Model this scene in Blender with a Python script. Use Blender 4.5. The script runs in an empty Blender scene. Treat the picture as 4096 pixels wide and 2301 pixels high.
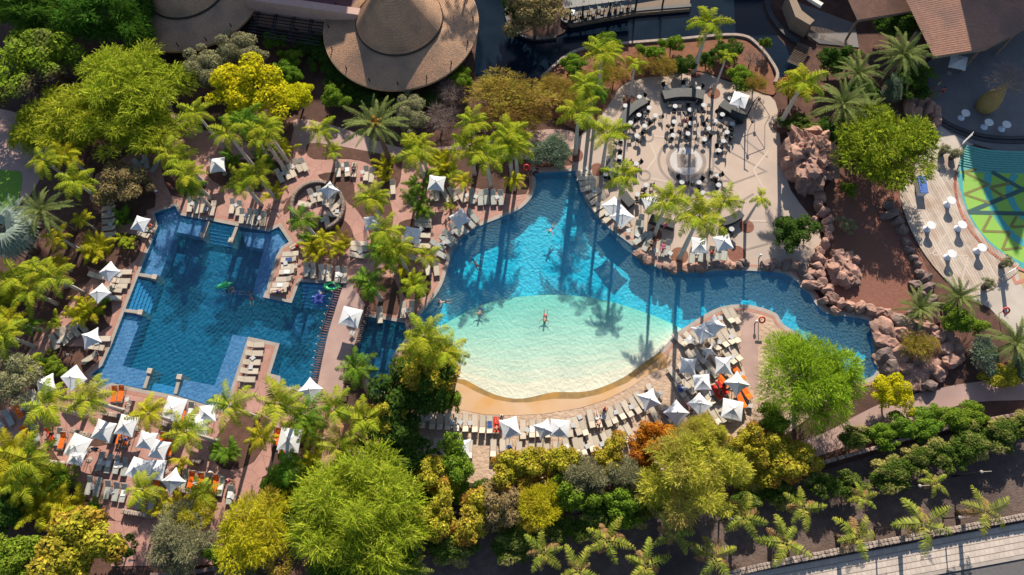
import bpy, bmesh, math, random
import numpy as np
from mathutils import Vector, Matrix, noise
from mathutils.geometry import delaunay_2d_cdt
random.seed(7); RNG = np.random.default_rng(7)
R = math.radians
scene = bpy.context.scene
COL = scene.collection

# ------------------------------------------------------------------ camera, sky, sun, exposure
FOC, HGT, CX, CY = 2731.0, 75.0, 2048.0, 1150.5
NAD = (2187.0, 2172.0)                     # where the plumb line under the drone meets the frame
_n = np.array([NAD[0]-CX, NAD[1]-CY, FOC]); _n /= np.linalg.norm(_n)
_u = np.array([0, -1.0, 0]); _Y = _u - _n*(_u@_n); _Y /= np.linalg.norm(_Y); _X = np.cross(_Y, -_n)
cam = bpy.data.cameras.new('camera'); co = bpy.data.objects.new('camera', cam); COL.objects.link(co)
cam.sensor_width = 36; cam.lens = 36*FOC/4096; cam.clip_start = 1; cam.clip_end = 3000
_r = (_X[0], _Y[0], -_n[0]); _up = (-_X[1], -_Y[1], _n[1]); _b = (-_X[2], -_Y[2], _n[2])
co.matrix_world = Matrix(((_r[0], _up[0], _b[0], 0), (_r[1], _up[1], _b[1], 0), (_r[2], _up[2], _b[2], HGT), (0, 0, 0, 1)))
scene.camera = co
SUN_EL, SUN_AZ = R(30.0), math.atan2(0.115, 1.0)     # azimuth from +Y towards +X
SD = Vector((math.sin(SUN_AZ)*math.cos(SUN_EL), math.cos(SUN_AZ)*math.cos(SUN_EL), math.sin(SUN_EL)))
w = bpy.data.worlds.new('World'); scene.world = w; w.use_nodes = True
nt = w.node_tree; bgn = nt.nodes['Background']
sky = nt.nodes.new('ShaderNodeTexSky'); sky.sky_type = 'NISHITA'; sky.sun_disc = False
sky.sun_elevation = SUN_EL; sky.sun_rotation = SUN_AZ; sky.air_density = 1.0; sky.dust_density = 0.6
nt.links.new(sky.outputs[0], bgn.inputs[0]); bgn.inputs[1].default_value = 0.085
sl = bpy.data.lights.new('sun', 'SUN'); sl.energy = 5.0; sl.angle = R(0.55); sl.color = (1.0, 0.905, 0.755)
so = bpy.data.objects.new('sun', sl); COL.objects.link(so); so.rotation_euler = SD.to_track_quat('Z', 'Y').to_euler()
vs = scene.view_settings; vs.view_transform = 'Standard'; vs.look = 'None'; vs.gamma = 1.0; vs.exposure = 0.78
vs.use_curve_mapping = False
scene.render.engine = 'CYCLES'
scene.cycles.max_bounces = 4; scene.cycles.diffuse_bounces = 2; scene.cycles.glossy_bounces = 1; scene.cycles.transmission_bounces = 2; scene.cycles.transparent_max_bounces = 24; scene.cycles.caustics_reflective = False; scene.cycles.caustics_refractive = False

# ------------------------------------------------------------------ pixel -> ground point
def G(p, z=0.0):
    d = np.array([p[0]-CX, p[1]-CY, FOC]); t = (HGT-z)/(d@_n)
    return Vector((d@_X*t, d@_Y*t, z))
_ro = {1: 0, 2: 560, 3: 1140, 4: 1701}
def A(t, x, y):                                       # a reading in an enlarged section -> photo pixel
    return ((t % 10-1)*1024 + x*.41457, _ro[t//10] + y*.41457)
def D(x, y): return (x*1.5901, y*1.5901)
def PA(t, *pts): return [A(t, x, y) for x, y in pts]
def PD(*pts): return [D(x, y) for x, y in pts]
def WG(pts, z=0): return [G(p, z) for p in pts]
def cat(pts, n=5, closed=True):                       # Catmull-Rom
    out = []; N = len(pts); rng = range(N if closed else N-1)
    for i in rng:
        g = (lambda k: pts[k % N]) if closed else (lambda k: pts[min(max(k, 0), N-1)])
        p0, p1, p2, p3 = g(i-1), g(i), g(i+1), g(i+2)
        for k in range(n):
            t = k/n
            out.append(tuple(.5*(2*b + (c-a)*t + (2*a-5*b+4*c-d)*t*t + (3*b-a-3*c+d)*t**3) for a, b, c, d in zip(p0, p1, p2, p3)))
    if not closed: out.append(tuple(pts[-1]))
    return out
def offset(poly, d):                                  # poly of 2-tuples/vectors in metres, any winding; d>0 grows
    P = [Vector((p[0], p[1])) for p in poly]; N = len(P)
    ar = sum(P[i].x*P[(i+1) % N].y - P[(i+1) % N].x*P[i].y for i in range(N))
    s = 1 if ar > 0 else -1; out = []
    for i in range(N):
        a, b, c = P[i-1], P[i], P[(i+1) % N]
        e1 = (b-a); e2 = (c-b)
        if e1.length < 1e-6 or e2.length < 1e-6: continue
        e1.normalize(); e2.normalize()
        n1 = Vector((e1.y, -e1.x))*s; n2 = Vector((e2.y, -e2.x))*s
        m = n1+n2; l = max(m.length_squared, .6)
        out.append(b + m*(2*d/l))
    return out

# ------------------------------------------------------------------ materials
MATS = {}
def nodes_of(m):
    m.use_nodes = True; t = m.node_tree; t.nodes.clear(); o = t.nodes.new('ShaderNodeOutputMaterial'); return t, o
def mk(name, c1, c2=None, scale=1.0, rough=.8, bump=0.0, bscale=None, detail=4, spec=.3, metallic=0, island=0.0, obrand=0.0, coat=0, stretch=None, c3=None, s3=.15):
    """procedural surface: two colours mixed by noise, optional third by broad noise (wear), bump"""
    if name in MATS: return MATS[name]
    m = bpy.data.materials.new(name); t, o = nodes_of(m); N = t.nodes; L = t.links
    b = N.new('ShaderNodeBsdfPrincipled'); b.inputs['Roughness'].default_value = rough; b.inputs['Metallic'].default_value = metallic
    b.inputs['Specular IOR Level'].default_value = spec
    if coat: b.inputs['Coat Weight'].default_value = coat
    L.new(b.outputs[0], o.inputs[0])
    tc = N.new('ShaderNodeTexCoord'); src = tc.outputs['Object']
    if stretch:
        mp = N.new('ShaderNodeMapping'); mp.inputs['Scale'].default_value = stretch; L.new(src, mp.inputs[0]); src = mp.outputs[0]
    c2 = c2 or tuple(x*.75 for x in c1)
    nz = N.new('ShaderNodeTexNoise'); nz.inputs['Scale'].default_value = scale; nz.inputs['Detail'].default_value = detail; nz.inputs['Roughness'].default_value = .6
    L.new(src, nz.inputs[0])
    rp = N.new('ShaderNodeValToRGB'); rp.color_ramp.elements[0].position = .34; rp.color_ramp.elements[1].position = .66
    rp.color_ramp.elements[0].color = (*c1, 1); rp.color_ramp.elements[1].color = (*c2, 1); L.new(nz.outputs[0], rp.inputs[0])
    col = rp.outputs[0]
    if c3:
        n3 = N.new('ShaderNodeTexNoise'); n3.inputs['Scale'].default_value = s3; n3.inputs['Detail'].default_value = 3; L.new(tc.outputs['Object'], n3.inputs[0])
        r3 = N.new('ShaderNodeValToRGB'); r3.color_ramp.elements[0].position = .45; r3.color_ramp.elements[1].position = .7; L.new(n3.outputs[0], r3.inputs[0])
        mx = N.new('ShaderNodeMix'); mx.data_type = 'RGBA'; L.new(r3.outputs[0], mx.inputs[0]); L.new(col, mx.inputs[6]); mx.inputs[7].default_value = (*c3, 1); col = mx.outputs[2]
    if island or obrand:
        hv = N.new('ShaderNodeHueSaturation'); L.new(col, hv.inputs['Color'])
        if island: ge = N.new('ShaderNodeNewGeometry'); rs = ge.outputs['Random Per Island']; k = island
        else: ge = N.new('ShaderNodeObjectInfo'); rs = ge.outputs['Random']; k = obrand
        mr = N.new('ShaderNodeMapRange'); mr.inputs['To Min'].default_value = 1-k; mr.inputs['To Max'].default_value = 1+k; L.new(rs, mr.inputs[0]); L.new(mr.outputs[0], hv.inputs['Value']); col = hv.outputs[0]
    L.new(col, b.inputs['Base Color'])
    if bump:
        n2 = N.new('ShaderNodeTexNoise'); n2.inputs['Scale'].default_value = bscale or scale*6; n2.inputs['Detail'].default_value = 5; L.new(src, n2.inputs[0])
        bp = N.new('ShaderNodeBump'); bp.inputs['Strength'].default_value = 1; bp.inputs['Distance'].default_value = bump; L.new(n2.outputs[0], bp.inputs['Height']); L.new(bp.outputs[0], b.inputs['Normal'])
    MATS[name] = m; return m
def leafmat(name, c1, c2, trans=.35, island=.35, hue=.03, big=None):
    """leaf: diffuse + translucent, colour varies leaf to leaf and over the crown"""
    if name in MATS: return MATS[name]
    m = bpy.data.materials.new(name); t, o = nodes_of(m); N = t.nodes; L = t.links
    ge = N.new('ShaderNodeNewGeometry'); oi = N.new('ShaderNodeObjectInfo')
    mx = N.new('ShaderNodeMix'); mx.data_type = 'RGBA'; L.new(ge.outputs['Random Per Island'], mx.inputs[0]); mx.inputs[6].default_value = (*c1, 1); mx.inputs[7].default_value = (*c2, 1)
    col = mx.outputs[2]
    if big:
        tc = N.new('ShaderNodeTexCoord'); nz = N.new('ShaderNodeTexNoise'); nz.inputs['Scale'].default_value = .55; nz.inputs['Detail'].default_value = 3; L.new(tc.outputs['Object'], nz.inputs[0])
        rp = N.new('ShaderNodeValToRGB'); rp.color_ramp.elements[0].position = .48; rp.color_ramp.elements[1].position = .62; L.new(nz.outputs[0], rp.inputs[0])
        m2 = N.new('ShaderNodeMix'); m2.data_type = 'RGBA'; L.new(rp.outputs[0], m2.inputs[0]); L.new(col, m2.inputs[6]); m2.inputs[7].default_value = (*big, 1); col = m2.outputs[2]
    hv = N.new('ShaderNodeHueSaturation'); L.new(col, hv.inputs['Color'])
    mr = N.new('ShaderNodeMapRange'); mr.inputs['To Min'].default_value = 1-island; mr.inputs['To Max'].default_value = 1+island
    ad = N.new('ShaderNodeMath'); ad.operation = 'MULTIPLY'; ad.inputs[1].default_value = 7.31; L.new(ge.outputs['Random Per Island'], ad.inputs[0])
    fr = N.new('ShaderNodeMath'); fr.operation = 'FRACT'; L.new(ad.outputs[0], fr.inputs[0]); L.new(fr.outputs[0], mr.inputs[0]); L.new(mr.outputs[0], hv.inputs['Value'])
    mh = N.new('ShaderNodeMapRange'); mh.inputs['To Min'].default_value = .5-hue; mh.inputs['To Max'].default_value = .5+hue; L.new(oi.outputs['Random'], mh.inputs[0]); L.new(mh.outputs[0], hv.inputs['Hue'])
    df = N.new('ShaderNodeBsdfDiffuse'); L.new(hv.outputs[0], df.inputs[0])
    tr = N.new('ShaderNodeBsdfTranslucent'); L.new(hv.outputs[0], tr.inputs[0])
    ms = N.new('ShaderNodeMixShader'); ms.inputs[0].default_value = trans; L.new(df.outputs[0], ms.inputs[1]); L.new(tr.outputs[0], ms.inputs[2]); L.new(ms.outputs[0], o.inputs[0])
    MATS[name] = m; return m
def crackmat(name, c1, c2, cell, gap, cg, rough=.75, mode='vor'):
    """flagstones / stamped concrete: noise colour with thin joints that are recessed by bump"""
    m = mk(name, c1, c2, scale=.7, rough=rough, bump=.01, bscale=9, c3=tuple(x*.8 for x in c1), s3=.25)
    t = m.node_tree; N = t.nodes; L = t.links; b = [n for n in N if n.type == 'BSDF_PRINCIPLED'][0]
    tc = N.new('ShaderNodeTexCoord'); vo = N.new('ShaderNodeTexVoronoi'); vo.feature = 'DISTANCE_TO_EDGE'; vo.inputs['Scale'].default_value = 1/cell; L.new(tc.outputs['Object'], vo.inputs[0])
    lt = N.new('ShaderNodeMath'); lt.operation = 'LESS_THAN'; lt.inputs[1].default_value = gap/cell; L.new(vo.outputs[0], lt.inputs[0])
    lk = [l for l in L if l.to_socket == b.inputs['Base Color']][0]; src = lk.from_socket
    mx = N.new('ShaderNodeMix'); mx.data_type = 'RGBA'; L.new(lt.outputs[0], mx.inputs[0]); L.new(src, mx.inputs[6]); mx.inputs[7].default_value = (*cg, 1); L.new(mx.outputs[2], b.inputs['Base Color'])
    return m
def ripple_relief(m, dist, sc=1.9):
    t = m.node_tree; N = t.nodes; L = t.links; b = [n for n in N if n.type == 'BSDF_PRINCIPLED'][0]
    tc = N.new('ShaderNodeTexCoord'); n0 = N.new('ShaderNodeTexNoise'); n0.inputs['Scale'].default_value = .7; n0.inputs['Detail'].default_value = 2; L.new(tc.outputs['Object'], n0.inputs[0])
    wp = N.new('ShaderNodeVectorMath'); wp.operation = 'MULTIPLY_ADD'; wp.inputs[1].default_value = (1.3,)*3; L.new(n0.outputs['Color'], wp.inputs[0]); L.new(tc.outputs['Object'], wp.inputs[2])
    vo = N.new('ShaderNodeTexVoronoi'); vo.feature = 'F1'; vo.inputs['Scale'].default_value = sc; L.new(wp.outputs[0], vo.inputs[0])
    bp = N.new('ShaderNodeBump'); bp.inputs['Strength'].default_value = 1; bp.inputs['Distance'].default_value = dist; L.new(vo.outputs[0], bp.inputs['Height']); L.new(bp.outputs[0], b.inputs['Normal']); return m
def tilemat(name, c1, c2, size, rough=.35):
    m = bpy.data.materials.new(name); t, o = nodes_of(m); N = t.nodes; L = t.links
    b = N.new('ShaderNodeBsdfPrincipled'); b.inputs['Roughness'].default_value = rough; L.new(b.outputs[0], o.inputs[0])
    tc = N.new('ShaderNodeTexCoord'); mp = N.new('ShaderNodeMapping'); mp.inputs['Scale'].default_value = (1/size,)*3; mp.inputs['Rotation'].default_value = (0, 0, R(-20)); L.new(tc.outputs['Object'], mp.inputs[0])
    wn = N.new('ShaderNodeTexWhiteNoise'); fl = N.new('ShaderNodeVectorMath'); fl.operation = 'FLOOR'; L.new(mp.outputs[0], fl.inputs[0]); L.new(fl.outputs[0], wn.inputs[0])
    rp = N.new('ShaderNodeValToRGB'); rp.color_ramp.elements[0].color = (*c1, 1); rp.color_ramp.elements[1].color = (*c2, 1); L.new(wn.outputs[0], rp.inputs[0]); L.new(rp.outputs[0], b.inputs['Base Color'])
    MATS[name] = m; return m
def watermat(name, absorb, ripple=.5, milk=.12, milkcol=(.5, .8, .85), rscale=1.0, wscale=(1,1,1), centre=(0, 0), rings=.5):
    m = bpy.data.materials.new(name); t, o = nodes_of(m); N = t.nodes; L = t.links
    tc = N.new('ShaderNodeTexCoord'); mp = N.new('ShaderNodeMapping'); mp.inputs['Scale'].default_value = wscale; L.new(tc.outputs['Object'], mp.inputs[0])
    n0 = N.new('ShaderNodeTexNoise'); n0.inputs['Scale'].default_value = .45*rscale; n0.inputs['Detail'].default_value = 2; L.new(mp.outputs[0], n0.inputs[0])
    wp = N.new('ShaderNodeVectorMath'); wp.operation = 'MULTIPLY_ADD'; wp.inputs[1].default_value = (1.6,)*3; L.new(n0.outputs['Color'], wp.inputs[0]); L.new(mp.outputs[0], wp.inputs[2])
    vo = N.new('ShaderNodeTexVoronoi'); vo.feature = 'F1'; vo.inputs['Scale'].default_value = 1.5*rscale; L.new(wp.outputs[0], vo.inputs[0])
    nz = N.new('ShaderNodeTexNoise'); nz.inputs['Scale'].default_value = 2.6*rscale; nz.inputs['Detail'].default_value = 3; L.new(wp.outputs[0], nz.inputs[0])
    wv = N.new('ShaderNodeTexWave'); wv.wave_type = 'RINGS'; wv.rings_direction = 'SPHERICAL'; wv.inputs['Scale'].default_value = .42*rscale; wv.inputs['Distortion'].default_value = 7.5; wv.inputs['Detail'].default_value = 2; wv.inputs['Detail Scale'].default_value = .5
    ms = N.new('ShaderNodeVectorMath'); ms.operation = 'SUBTRACT'; ms.inputs[1].default_value = (*centre, 0); L.new(mp.outputs[0], ms.inputs[0]); L.new(ms.outputs[0], wv.inputs[0])
    a0 = N.new('ShaderNodeMath'); a0.operation = 'MULTIPLY_ADD'; a0.inputs[1].default_value = rings; L.new(wv.outputs[1], a0.inputs[0]); L.new(vo.outputs[0], a0.inputs[2])
    ad = N.new('ShaderNodeMath'); ad.operation = 'ADD'; L.new(a0.outputs[0], ad.inputs[0]); L.new(nz.outputs[0], ad.inputs[1])
    bp = N.new('ShaderNodeBump'); bp.inputs['Strength'].default_value = 1; bp.inputs['Distance'].default_value = .35*ripple; L.new(ad.outputs[0], bp.inputs['Height'])
    bp2 = N.new('ShaderNodeBump'); bp2.inputs['Strength'].default_value = 1; bp2.inputs['Distance'].default_value = .05*ripple; L.new(ad.outputs[0], bp2.inputs['Height'])
    tr = N.new('ShaderNodeBsdfTransparent'); tr.inputs[0].default_value = (*absorb, 1)
    df = N.new('ShaderNodeBsdfDiffuse'); df.inputs[0].default_value = (*milkcol, 1); L.new(bp.outputs[0], df.inputs['Normal'])
    m1 = N.new('ShaderNodeMixShader'); m1.inputs[0].default_value = milk; L.new(tr.outputs[0], m1.inputs[1]); L.new(df.outputs[0], m1.inputs[2])
    gl = N.new('ShaderNodeBsdfGlossy'); gl.inputs['Roughness'].default_value = .08; L.new(bp2.outputs[0], gl.inputs['Normal'])
    m2 = N.new('ShaderNodeMixShader'); m2.inputs[0].default_value = .04; L.new(m1.outputs[0], m2.inputs[1]); L.new(gl.outputs[0], m2.inputs[2]); L.new(m2.outputs[0], o.inputs[0])
    MATS[name] = m; return m

# ------------------------------------------------------------------ mesh helpers
class MB:
    def __init__(s): s.v = []; s.f = []
    def add(s, v, f):
        k = len(s.v); s.v += [tuple(x) for x in v]; s.f += [tuple(i+k for i in q) for q in f]; return s
    def box(s, cx, cy, cz, sx, sy, sz, rz=0, bev=0):
        c, n = math.cos(rz), math.sin(rz); P = []
        if bev:
            for z, k in ((-sz/2, 1), (sz/2-bev, 1), (sz/2, 0)):
                ix, iy = (sx/2-(0 if k else bev)), (sy/2-(0 if k else bev))
                P += [(-ix, -iy, z), (ix, -iy, z), (ix, iy, z), (-ix, iy, z)]
            F = [(3, 2, 1, 0), (8, 9, 10, 11)] + [(i+4*j, (i+1) % 4+4*j, (i+1) % 4+4*j+4, i+4*j+4) for j in (0, 1) for i in range(4)]
        else:
            P = [(x*sx/2, y*sy/2, z*sz/2) for z in (-1, 1) for x, y in ((-1, -1), (1, -1), (1, 1), (-1, 1))]
            F = [(3, 2, 1, 0), (4, 5, 6, 7)] + [(i, (i+1) % 4, (i+1) % 4+4, i+4) for i in range(4)]
        return s.add([(cx+x*c-y*n, cy+x*n+y*c, cz+z) for x, y, z in P], F)
    def tube(s, pts, rad, seg=8, cap=True):
        P = [Vector(p) for p in pts]; rs = rad if isinstance(rad, (list, tuple)) else [rad]*len(P); V = []; F = []
        for i, p in enumerate(P):
            d = (P[min(i+1, len(P)-1)]-P[max(i-1, 0)]).normalized(); a = d.orthogonal().normalized() if abs(d.z) < .9 else Vector((1, 0, 0)); a = (a-d*a.dot(d)).normalized(); b = d.cross(a)
            for k in range(seg): t = 2*math.pi*k/seg; V.append(p+(a*math.cos(t)+b*math.sin(t))*rs[i])
        for i in range(len(P)-1):
            for k in range(seg): F.append((i*seg+k, i*seg+(k+1) % seg, (i+1)*seg+(k+1) % seg, (i+1)*seg+k))
        if cap: F.append(tuple(range(seg))[::-1]); F.append(tuple(range((len(P)-1)*seg, len(P)*seg)))
        return s.add(V, F)
    def lathe(s, prof, seg=32, c=(0, 0, 0), a0=0, a1=2*math.pi):
        full = abs(a1-a0-2*math.pi) < 1e-6; n = seg if full else seg+1; V = []; F = []
        for r, z in prof:
            for k in range(n): t = a0+(a1-a0)*k/seg; V.append((c[0]+r*math.cos(t), c[1]+r*math.sin(t), c[2]+z))
        for i in range(len(prof)-1):
            for k in range(seg):
                k2 = (k+1) % n; F.append((i*n+k, i*n+k2, (i+1)*n+k2, (i+1)*n+k))
        return s.add(V, F)
    def prism(s, poly, z0, z1):
        n = len(poly); ar = sum(poly[i][0]*poly[(i+1) % n][1]-poly[(i+1) % n][0]*poly[i][1] for i in range(n))
        if ar < 0: poly = poly[::-1]
        V = [(p[0], p[1], z0) for p in poly]+[(p[0], p[1], z1) for p in poly]
        return s.add(V, [tuple(range(n))[::-1], tuple(range(n, 2*n))]+[(i, (i+1) % n, (i+1) % n+n, i+n) for i in range(n)])
    def mesh(s, name, mat=None, smooth=False):
        m = bpy.data.meshes.new(name); m.from_pydata(s.v, [], s.f)
        if mat: m.materials.append(mat)
        if smooth: m.shade_smooth()
        return m
def link(name, data, parent=None, loc=None, rot=None, scale=None):
    o = bpy.data.objects.new(name, data); COL.objects.link(o)
    if parent: o.parent = parent
    if loc is not None: o.location = loc
    if rot is not None: o.rotation_euler = rot
    if scale is not None: o.scale = scale if hasattr(scale, '__len__') else (scale,)*3
    return o
def tag(o, label=None, cat_=None, group=None, kind=None):
    if label: o['label'] = label
    if cat_: o['category'] = cat_
    if group: o['group'] = group
    if kind: o['kind'] = kind
    return o
def thing(name, label, cat_, loc=(0, 0, 0), rz=0, group=None, scale=None):
    return tag(link(name, None, None, loc, (0, 0, rz), scale), label, cat_, group)
def npmesh(name, V, F, mat, smooth=False):
    V = np.asarray(V, np.float32); F = np.asarray(F, np.int32); m = bpy.data.meshes.new(name)
    m.vertices.add(len(V)); m.vertices.foreach_set('co', V.ravel())
    k = F.shape[1]; m.loops.add(F.size); m.loops.foreach_set('vertex_index', F.ravel())
    m.polygons.add(len(F)); m.polygons.foreach_set('loop_start', np.arange(0, F.size, k, dtype=np.int32))
    m.update(calc_edges=True); m.materials.append(mat)
    if smooth: m.shade_smooth()
    return m
ORD = 'first second third fourth fifth sixth seventh eighth ninth tenth eleventh twelfth thirteenth fourteenth fifteenth sixteenth seventeenth eighteenth nineteenth twentieth'.split()
ORD += ['twenty-'+x for x in ORD[:9]]+['thirtieth']+['thirty-'+x for x in ORD[:9]]
def ordl(i, n):
    if n == 1: return ''
    if i == 0: return 'leftmost'
    if i == n-1: return 'rightmost'
    return ORD[i]+' from left'
# ------------------------------------------------------------------ surface materials
M_soil = mk('soil_brown', (.085, .042, .032), (.13, .065, .048), scale=1.2, rough=.95, bump=.05, bscale=8, c3=(.055, .032, .027), s3=.12)
M_redgravel = mk('red_gravel', (.19, .08, .058), (.24, .105, .076), scale=2.5, rough=.95, bump=.06, bscale=9, c3=(.2, .095, .06), s3=.1)
M_orangesoil = mk('orange_soil', (.24, .1, .055), (.17, .075, .045), scale=1.1, rough=.95, bump=.05, bscale=7)
M_patio = crackmat('stamped_pink_concrete', (.46, .25, .205), (.37, .2, .165), 1.5, .02, (.25, .13, .11))
M_path = mk('pink_grey_path', (.43, .29, .25), (.36, .24, .21), scale=.6, rough=.85, bump=.01, bscale=10, c3=(.3, .2, .18), s3=.2)
M_terracotta = mk('terracotta_slab', (.5, .24, .15), (.42, .2, .13), scale=.8, rough=.8)
M_coping = mk('coping_terracotta', (.42, .21, .155), (.33, .17, .13), scale=1.5, rough=.6, obrand=.2)
M_coping2 = mk('coping_red_tile', (.5, .2, .14), (.4, .17, .12), scale=3, rough=.5, obrand=.25)
M_kerbgrey = mk('kerb_concrete', (.36, .31, .27), (.29, .25, .22), scale=1.2, rough=.8, obrand=.1)
M_plaza = mk('plaza_concrete', (.48, .37, .3), (.42, .32, .26), scale=.35, rough=.8, bump=.006, bscale=14, c3=(.37, .3, .26), s3=.13)
M_plazaline = mk('plaza_dark_band', (.29, .235, .2), (.25, .2, .17), scale=1, rough=.8)
M_plazalight = mk('plaza_pale_band', (.53, .435, .36), (.49, .4, .33), scale=1, rough=.8)
M_disc = mk('pale_medallion', (.5, .46, .44), (.45, .41, .39), scale=.6, rough=.7)
M_dark = mk('dark_slate', (.035, .035, .04), (.05, .05, .055), scale=2, rough=.6)
M_sand = mk('beach_sand', (.53, .385, .285), (.43, .305, .22), scale=1.6, rough=.95, bump=.13, bscale=2.4, c3=(.42, .29, .2), s3=.3)
M_apron = mk('wet_apron', (.56, .375, .23), (.52, .34, .21), scale=.35, rough=.6, bump=.004, stretch=(.5, 1.2, 1), c3=(.54, .29, .1), s3=.25)
M_stain = mk('waterline_stain', (.34, .2, .06), (.22, .15, .07), scale=1.2, rough=.45, c3=(.42, .22, .05), s3=.5)
M_asphalt = mk('asphalt', (.13, .12, .12), (.105, .1, .1), scale=3, rough=.9, bump=.01, bscale=30)
M_volcanic = mk('volcanic_soil', (.1, .07, .06), (.15, .105, .088), scale=1.4, rough=.97, bump=.09, bscale=4.5, c3=(.055, .04, .037), s3=.12)
M_darkplaza = mk('grey_plaza', (.17, .16, .165), (.14, .135, .14), scale=.6, rough=.75)
M_palepath = mk('pale_concrete', (.48, .42, .36), (.42, .36, .31), scale=.5, rough=.8, c3=(.38, .33, .29), s3=.2)
M_lawn = mk('lawn', (.12, .26, .03), (.17, .3, .04), scale=2.5, rough=.9, bump=.06, bscale=20)
M_green = mk('green_rubber_floor', (.2, .42, .06), (.26, .46, .08), scale=9, rough=.85, c3=(.24, .38, .09), s3=.15)
M_teal = mk('teal_band', (.06, .3, .3), (.07, .34, .33), scale=4, rough=.8)
M_tealstep = mk('teal_step', (.12, .36, .32), (.1, .31, .28), scale=3, rough=.75)
M_brownline = mk('brown_line', (.2, .19, .06), (.17, .16, .05), scale=4, rough=.85)
M_ochre = mk('ochre_band', (.45, .32, .17), (.4, .28, .15), scale=2, rough=.85)
M_deckbase = mk('deck_joist', (.12, .09, .07), scale=3)
M_tile = tilemat('blue_mosaic', (.075, .145, .29), (.14, .225, .39), .25)
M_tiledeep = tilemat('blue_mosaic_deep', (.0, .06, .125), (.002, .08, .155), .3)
M_tilestep = tilemat('blue_mosaic_step', (.03, .17, .34), (.05, .22, .42), .3)
M_poolpaint = mk('pool_paint', (.03, .5, .7), (.02, .44, .64), scale=.25, rough=.6)
M_poolsand = mk('pool_pale_floor', (.76, .64, .49), (.7, .59, .445), scale=.3, rough=.7, c3=(.64, .57, .44), s3=.15)
M_poolwall = mk('pool_wall_tile', (.05, .2, .35), (.04, .16, .3), scale=3, rough=.4)
M_waterA = watermat('pool_water', (.8, .94, 1.0), ripple=.45, milk=.08, milkcol=(.04, .5, .75), rscale=1.5, centre=(-52, 33), rings=.55)
M_waterB = watermat('lagoon_water', (.96, .99, .985), ripple=.4, milk=.09, milkcol=(.4, .75, .8), rscale=2.0, centre=(-8, 22), rings=.35)
M_waterC = mk('canal_water', (.004, .01, .02), (.007, .015, .026), scale=.4, rough=.05, bump=.012, bscale=5, spec=.2)

for m_, d_, c_ in ((M_poolpaint, .1, 2.0), (M_poolsand, .05, 2.2), (M_tiledeep, .1, 1.6), (M_tile, .03, 2.5)): ripple_relief(m_, d_, c_)
# ------------------------------------------------------------------ outlines (photo readings)
poolA_px = (PA(21, (1690, 635), (1735, 725), (2010, 775), (2285, 830)) + PA(22, (125, 885), (220, 838), (318, 985), (245, 1030), (190, 1130), (100, 1440))
    + PA(32, (65, 120), (345, 175), (410, 0)) + PA(22, (428, 1368), (852, 1400)) + PA(32, (790, 170), (705, 450), (640, 720), (588, 985), (242, 985), (235, 880), (140, 855), (230, 565), (0, 515))
    + PA(31, (2395, 500), (2235, 980), (2180, 1200), (2000, 1160), (1690, 1065), (1390, 1010), (1075, 945), (960, 990), (885, 865), (985, 780), (1080, 570), (1230, 180)) + PA(21, (1300, 1400), (1525, 830), (1490, 710)))
poolB_px = cat(PD((1347, 437), (1348, 436), (1400, 433), (1449, 430), (1450, 431)) + PA(23, (640, 400), (680, 510), (750, 650), (850, 780), (1000, 900), (1200, 1055), (1270, 1160), (1400, 1230), (1540, 1265), (1770, 1280), (1990, 1265), (2280, 1262), (2470, 1275))
    + PA(24, (150, 1290), (270, 1360), (330, 1440)) + PA(34, (400, 90), (470, 200), (560, 275), (720, 300), (930, 335), (1010, 400), (1000, 560), (1050, 700), (1050, 820), (990, 890), (860, 910), (700, 860), (500, 700), (390, 560), (290, 465), (150, 380), (90, 285), (0, 240))
    + PA(33, (2380, 212), (2240, 188), (2050, 203), (1900, 262), (1700, 385), (1560, 485), (1430, 640), (1250, 765), (1080, 890), (830, 1000), (640, 1035), (400, 1035), (150, 1090), (0, 1095))
    + PA(32, (2300, 1055), (2150, 985), (2020, 915), (1925, 895), (1975, 780), (1940, 640), (1840, 520), (1700, 450), (1580, 440), (1560, 330), (1700, 150), (1790, 10))
    + PA(22, (1850, 1230), (1900, 1060), (2000, 930), (2150, 835), (2470, 705)) + PA(23, (110, 640), (190, 550), (228, 440), (222, 330)), 3)
poolC_px = cat(PA(32, (1045, 300), (1047, 302), (1440, 368), (1442, 372), (1440, 520), (1320, 680), (1265, 940), (1215, 1025), (1140, 1030), (1090, 950), (1080, 800), (960, 660), (1000, 450)), 3)
pA = WG(poolA_px); pB = WG(poolB_px); pC = WG(poolC_px)
copA = offset(pA, .42); copA2 = offset(pA, .85); copB = offset(pB, .45); copC = offset(pC, .4)
apron_px = PA(33, (1430, 640), (1520, 700), (1500, 790), (1330, 850), (1150, 985), (900, 1110), (650, 1190), (300, 1245), (0, 1260)) + PA(32, (2200, 1250), (1900, 1190), (1830, 1050), (1890, 900), (2000, 850)) + PA(33, (200, 900), (1000, 700))
stain_px = PA(33, (1430, 640), (1465, 680), (1290, 815), (1110, 945), (850, 1055), (640, 1100), (400, 1100), (150, 1135), (0, 1135)) + PA(32, (2300, 1105), (2120, 1030), (1990, 960), (1880, 930), (1900, 890), (2100, 800)) + PA(33, (700, 800))
def ell(cx, cy, rx, ry, n=28, rot=0):
    return [(cx+rx*math.cos(t)*math.cos(rot)-ry*math.sin(t)*math.sin(rot), cy+rx*math.cos(t)*math.sin(rot)+ry*math.sin(t)*math.cos(rot)) for t in [2*math.pi*k/n for k in range(n)]]
def gcirc(c, r, n=40): return [(c.x+r*math.cos(2*math.pi*k/n), c.y+r*math.sin(2*math.pi*k/n)) for k in range(n)]
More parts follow.
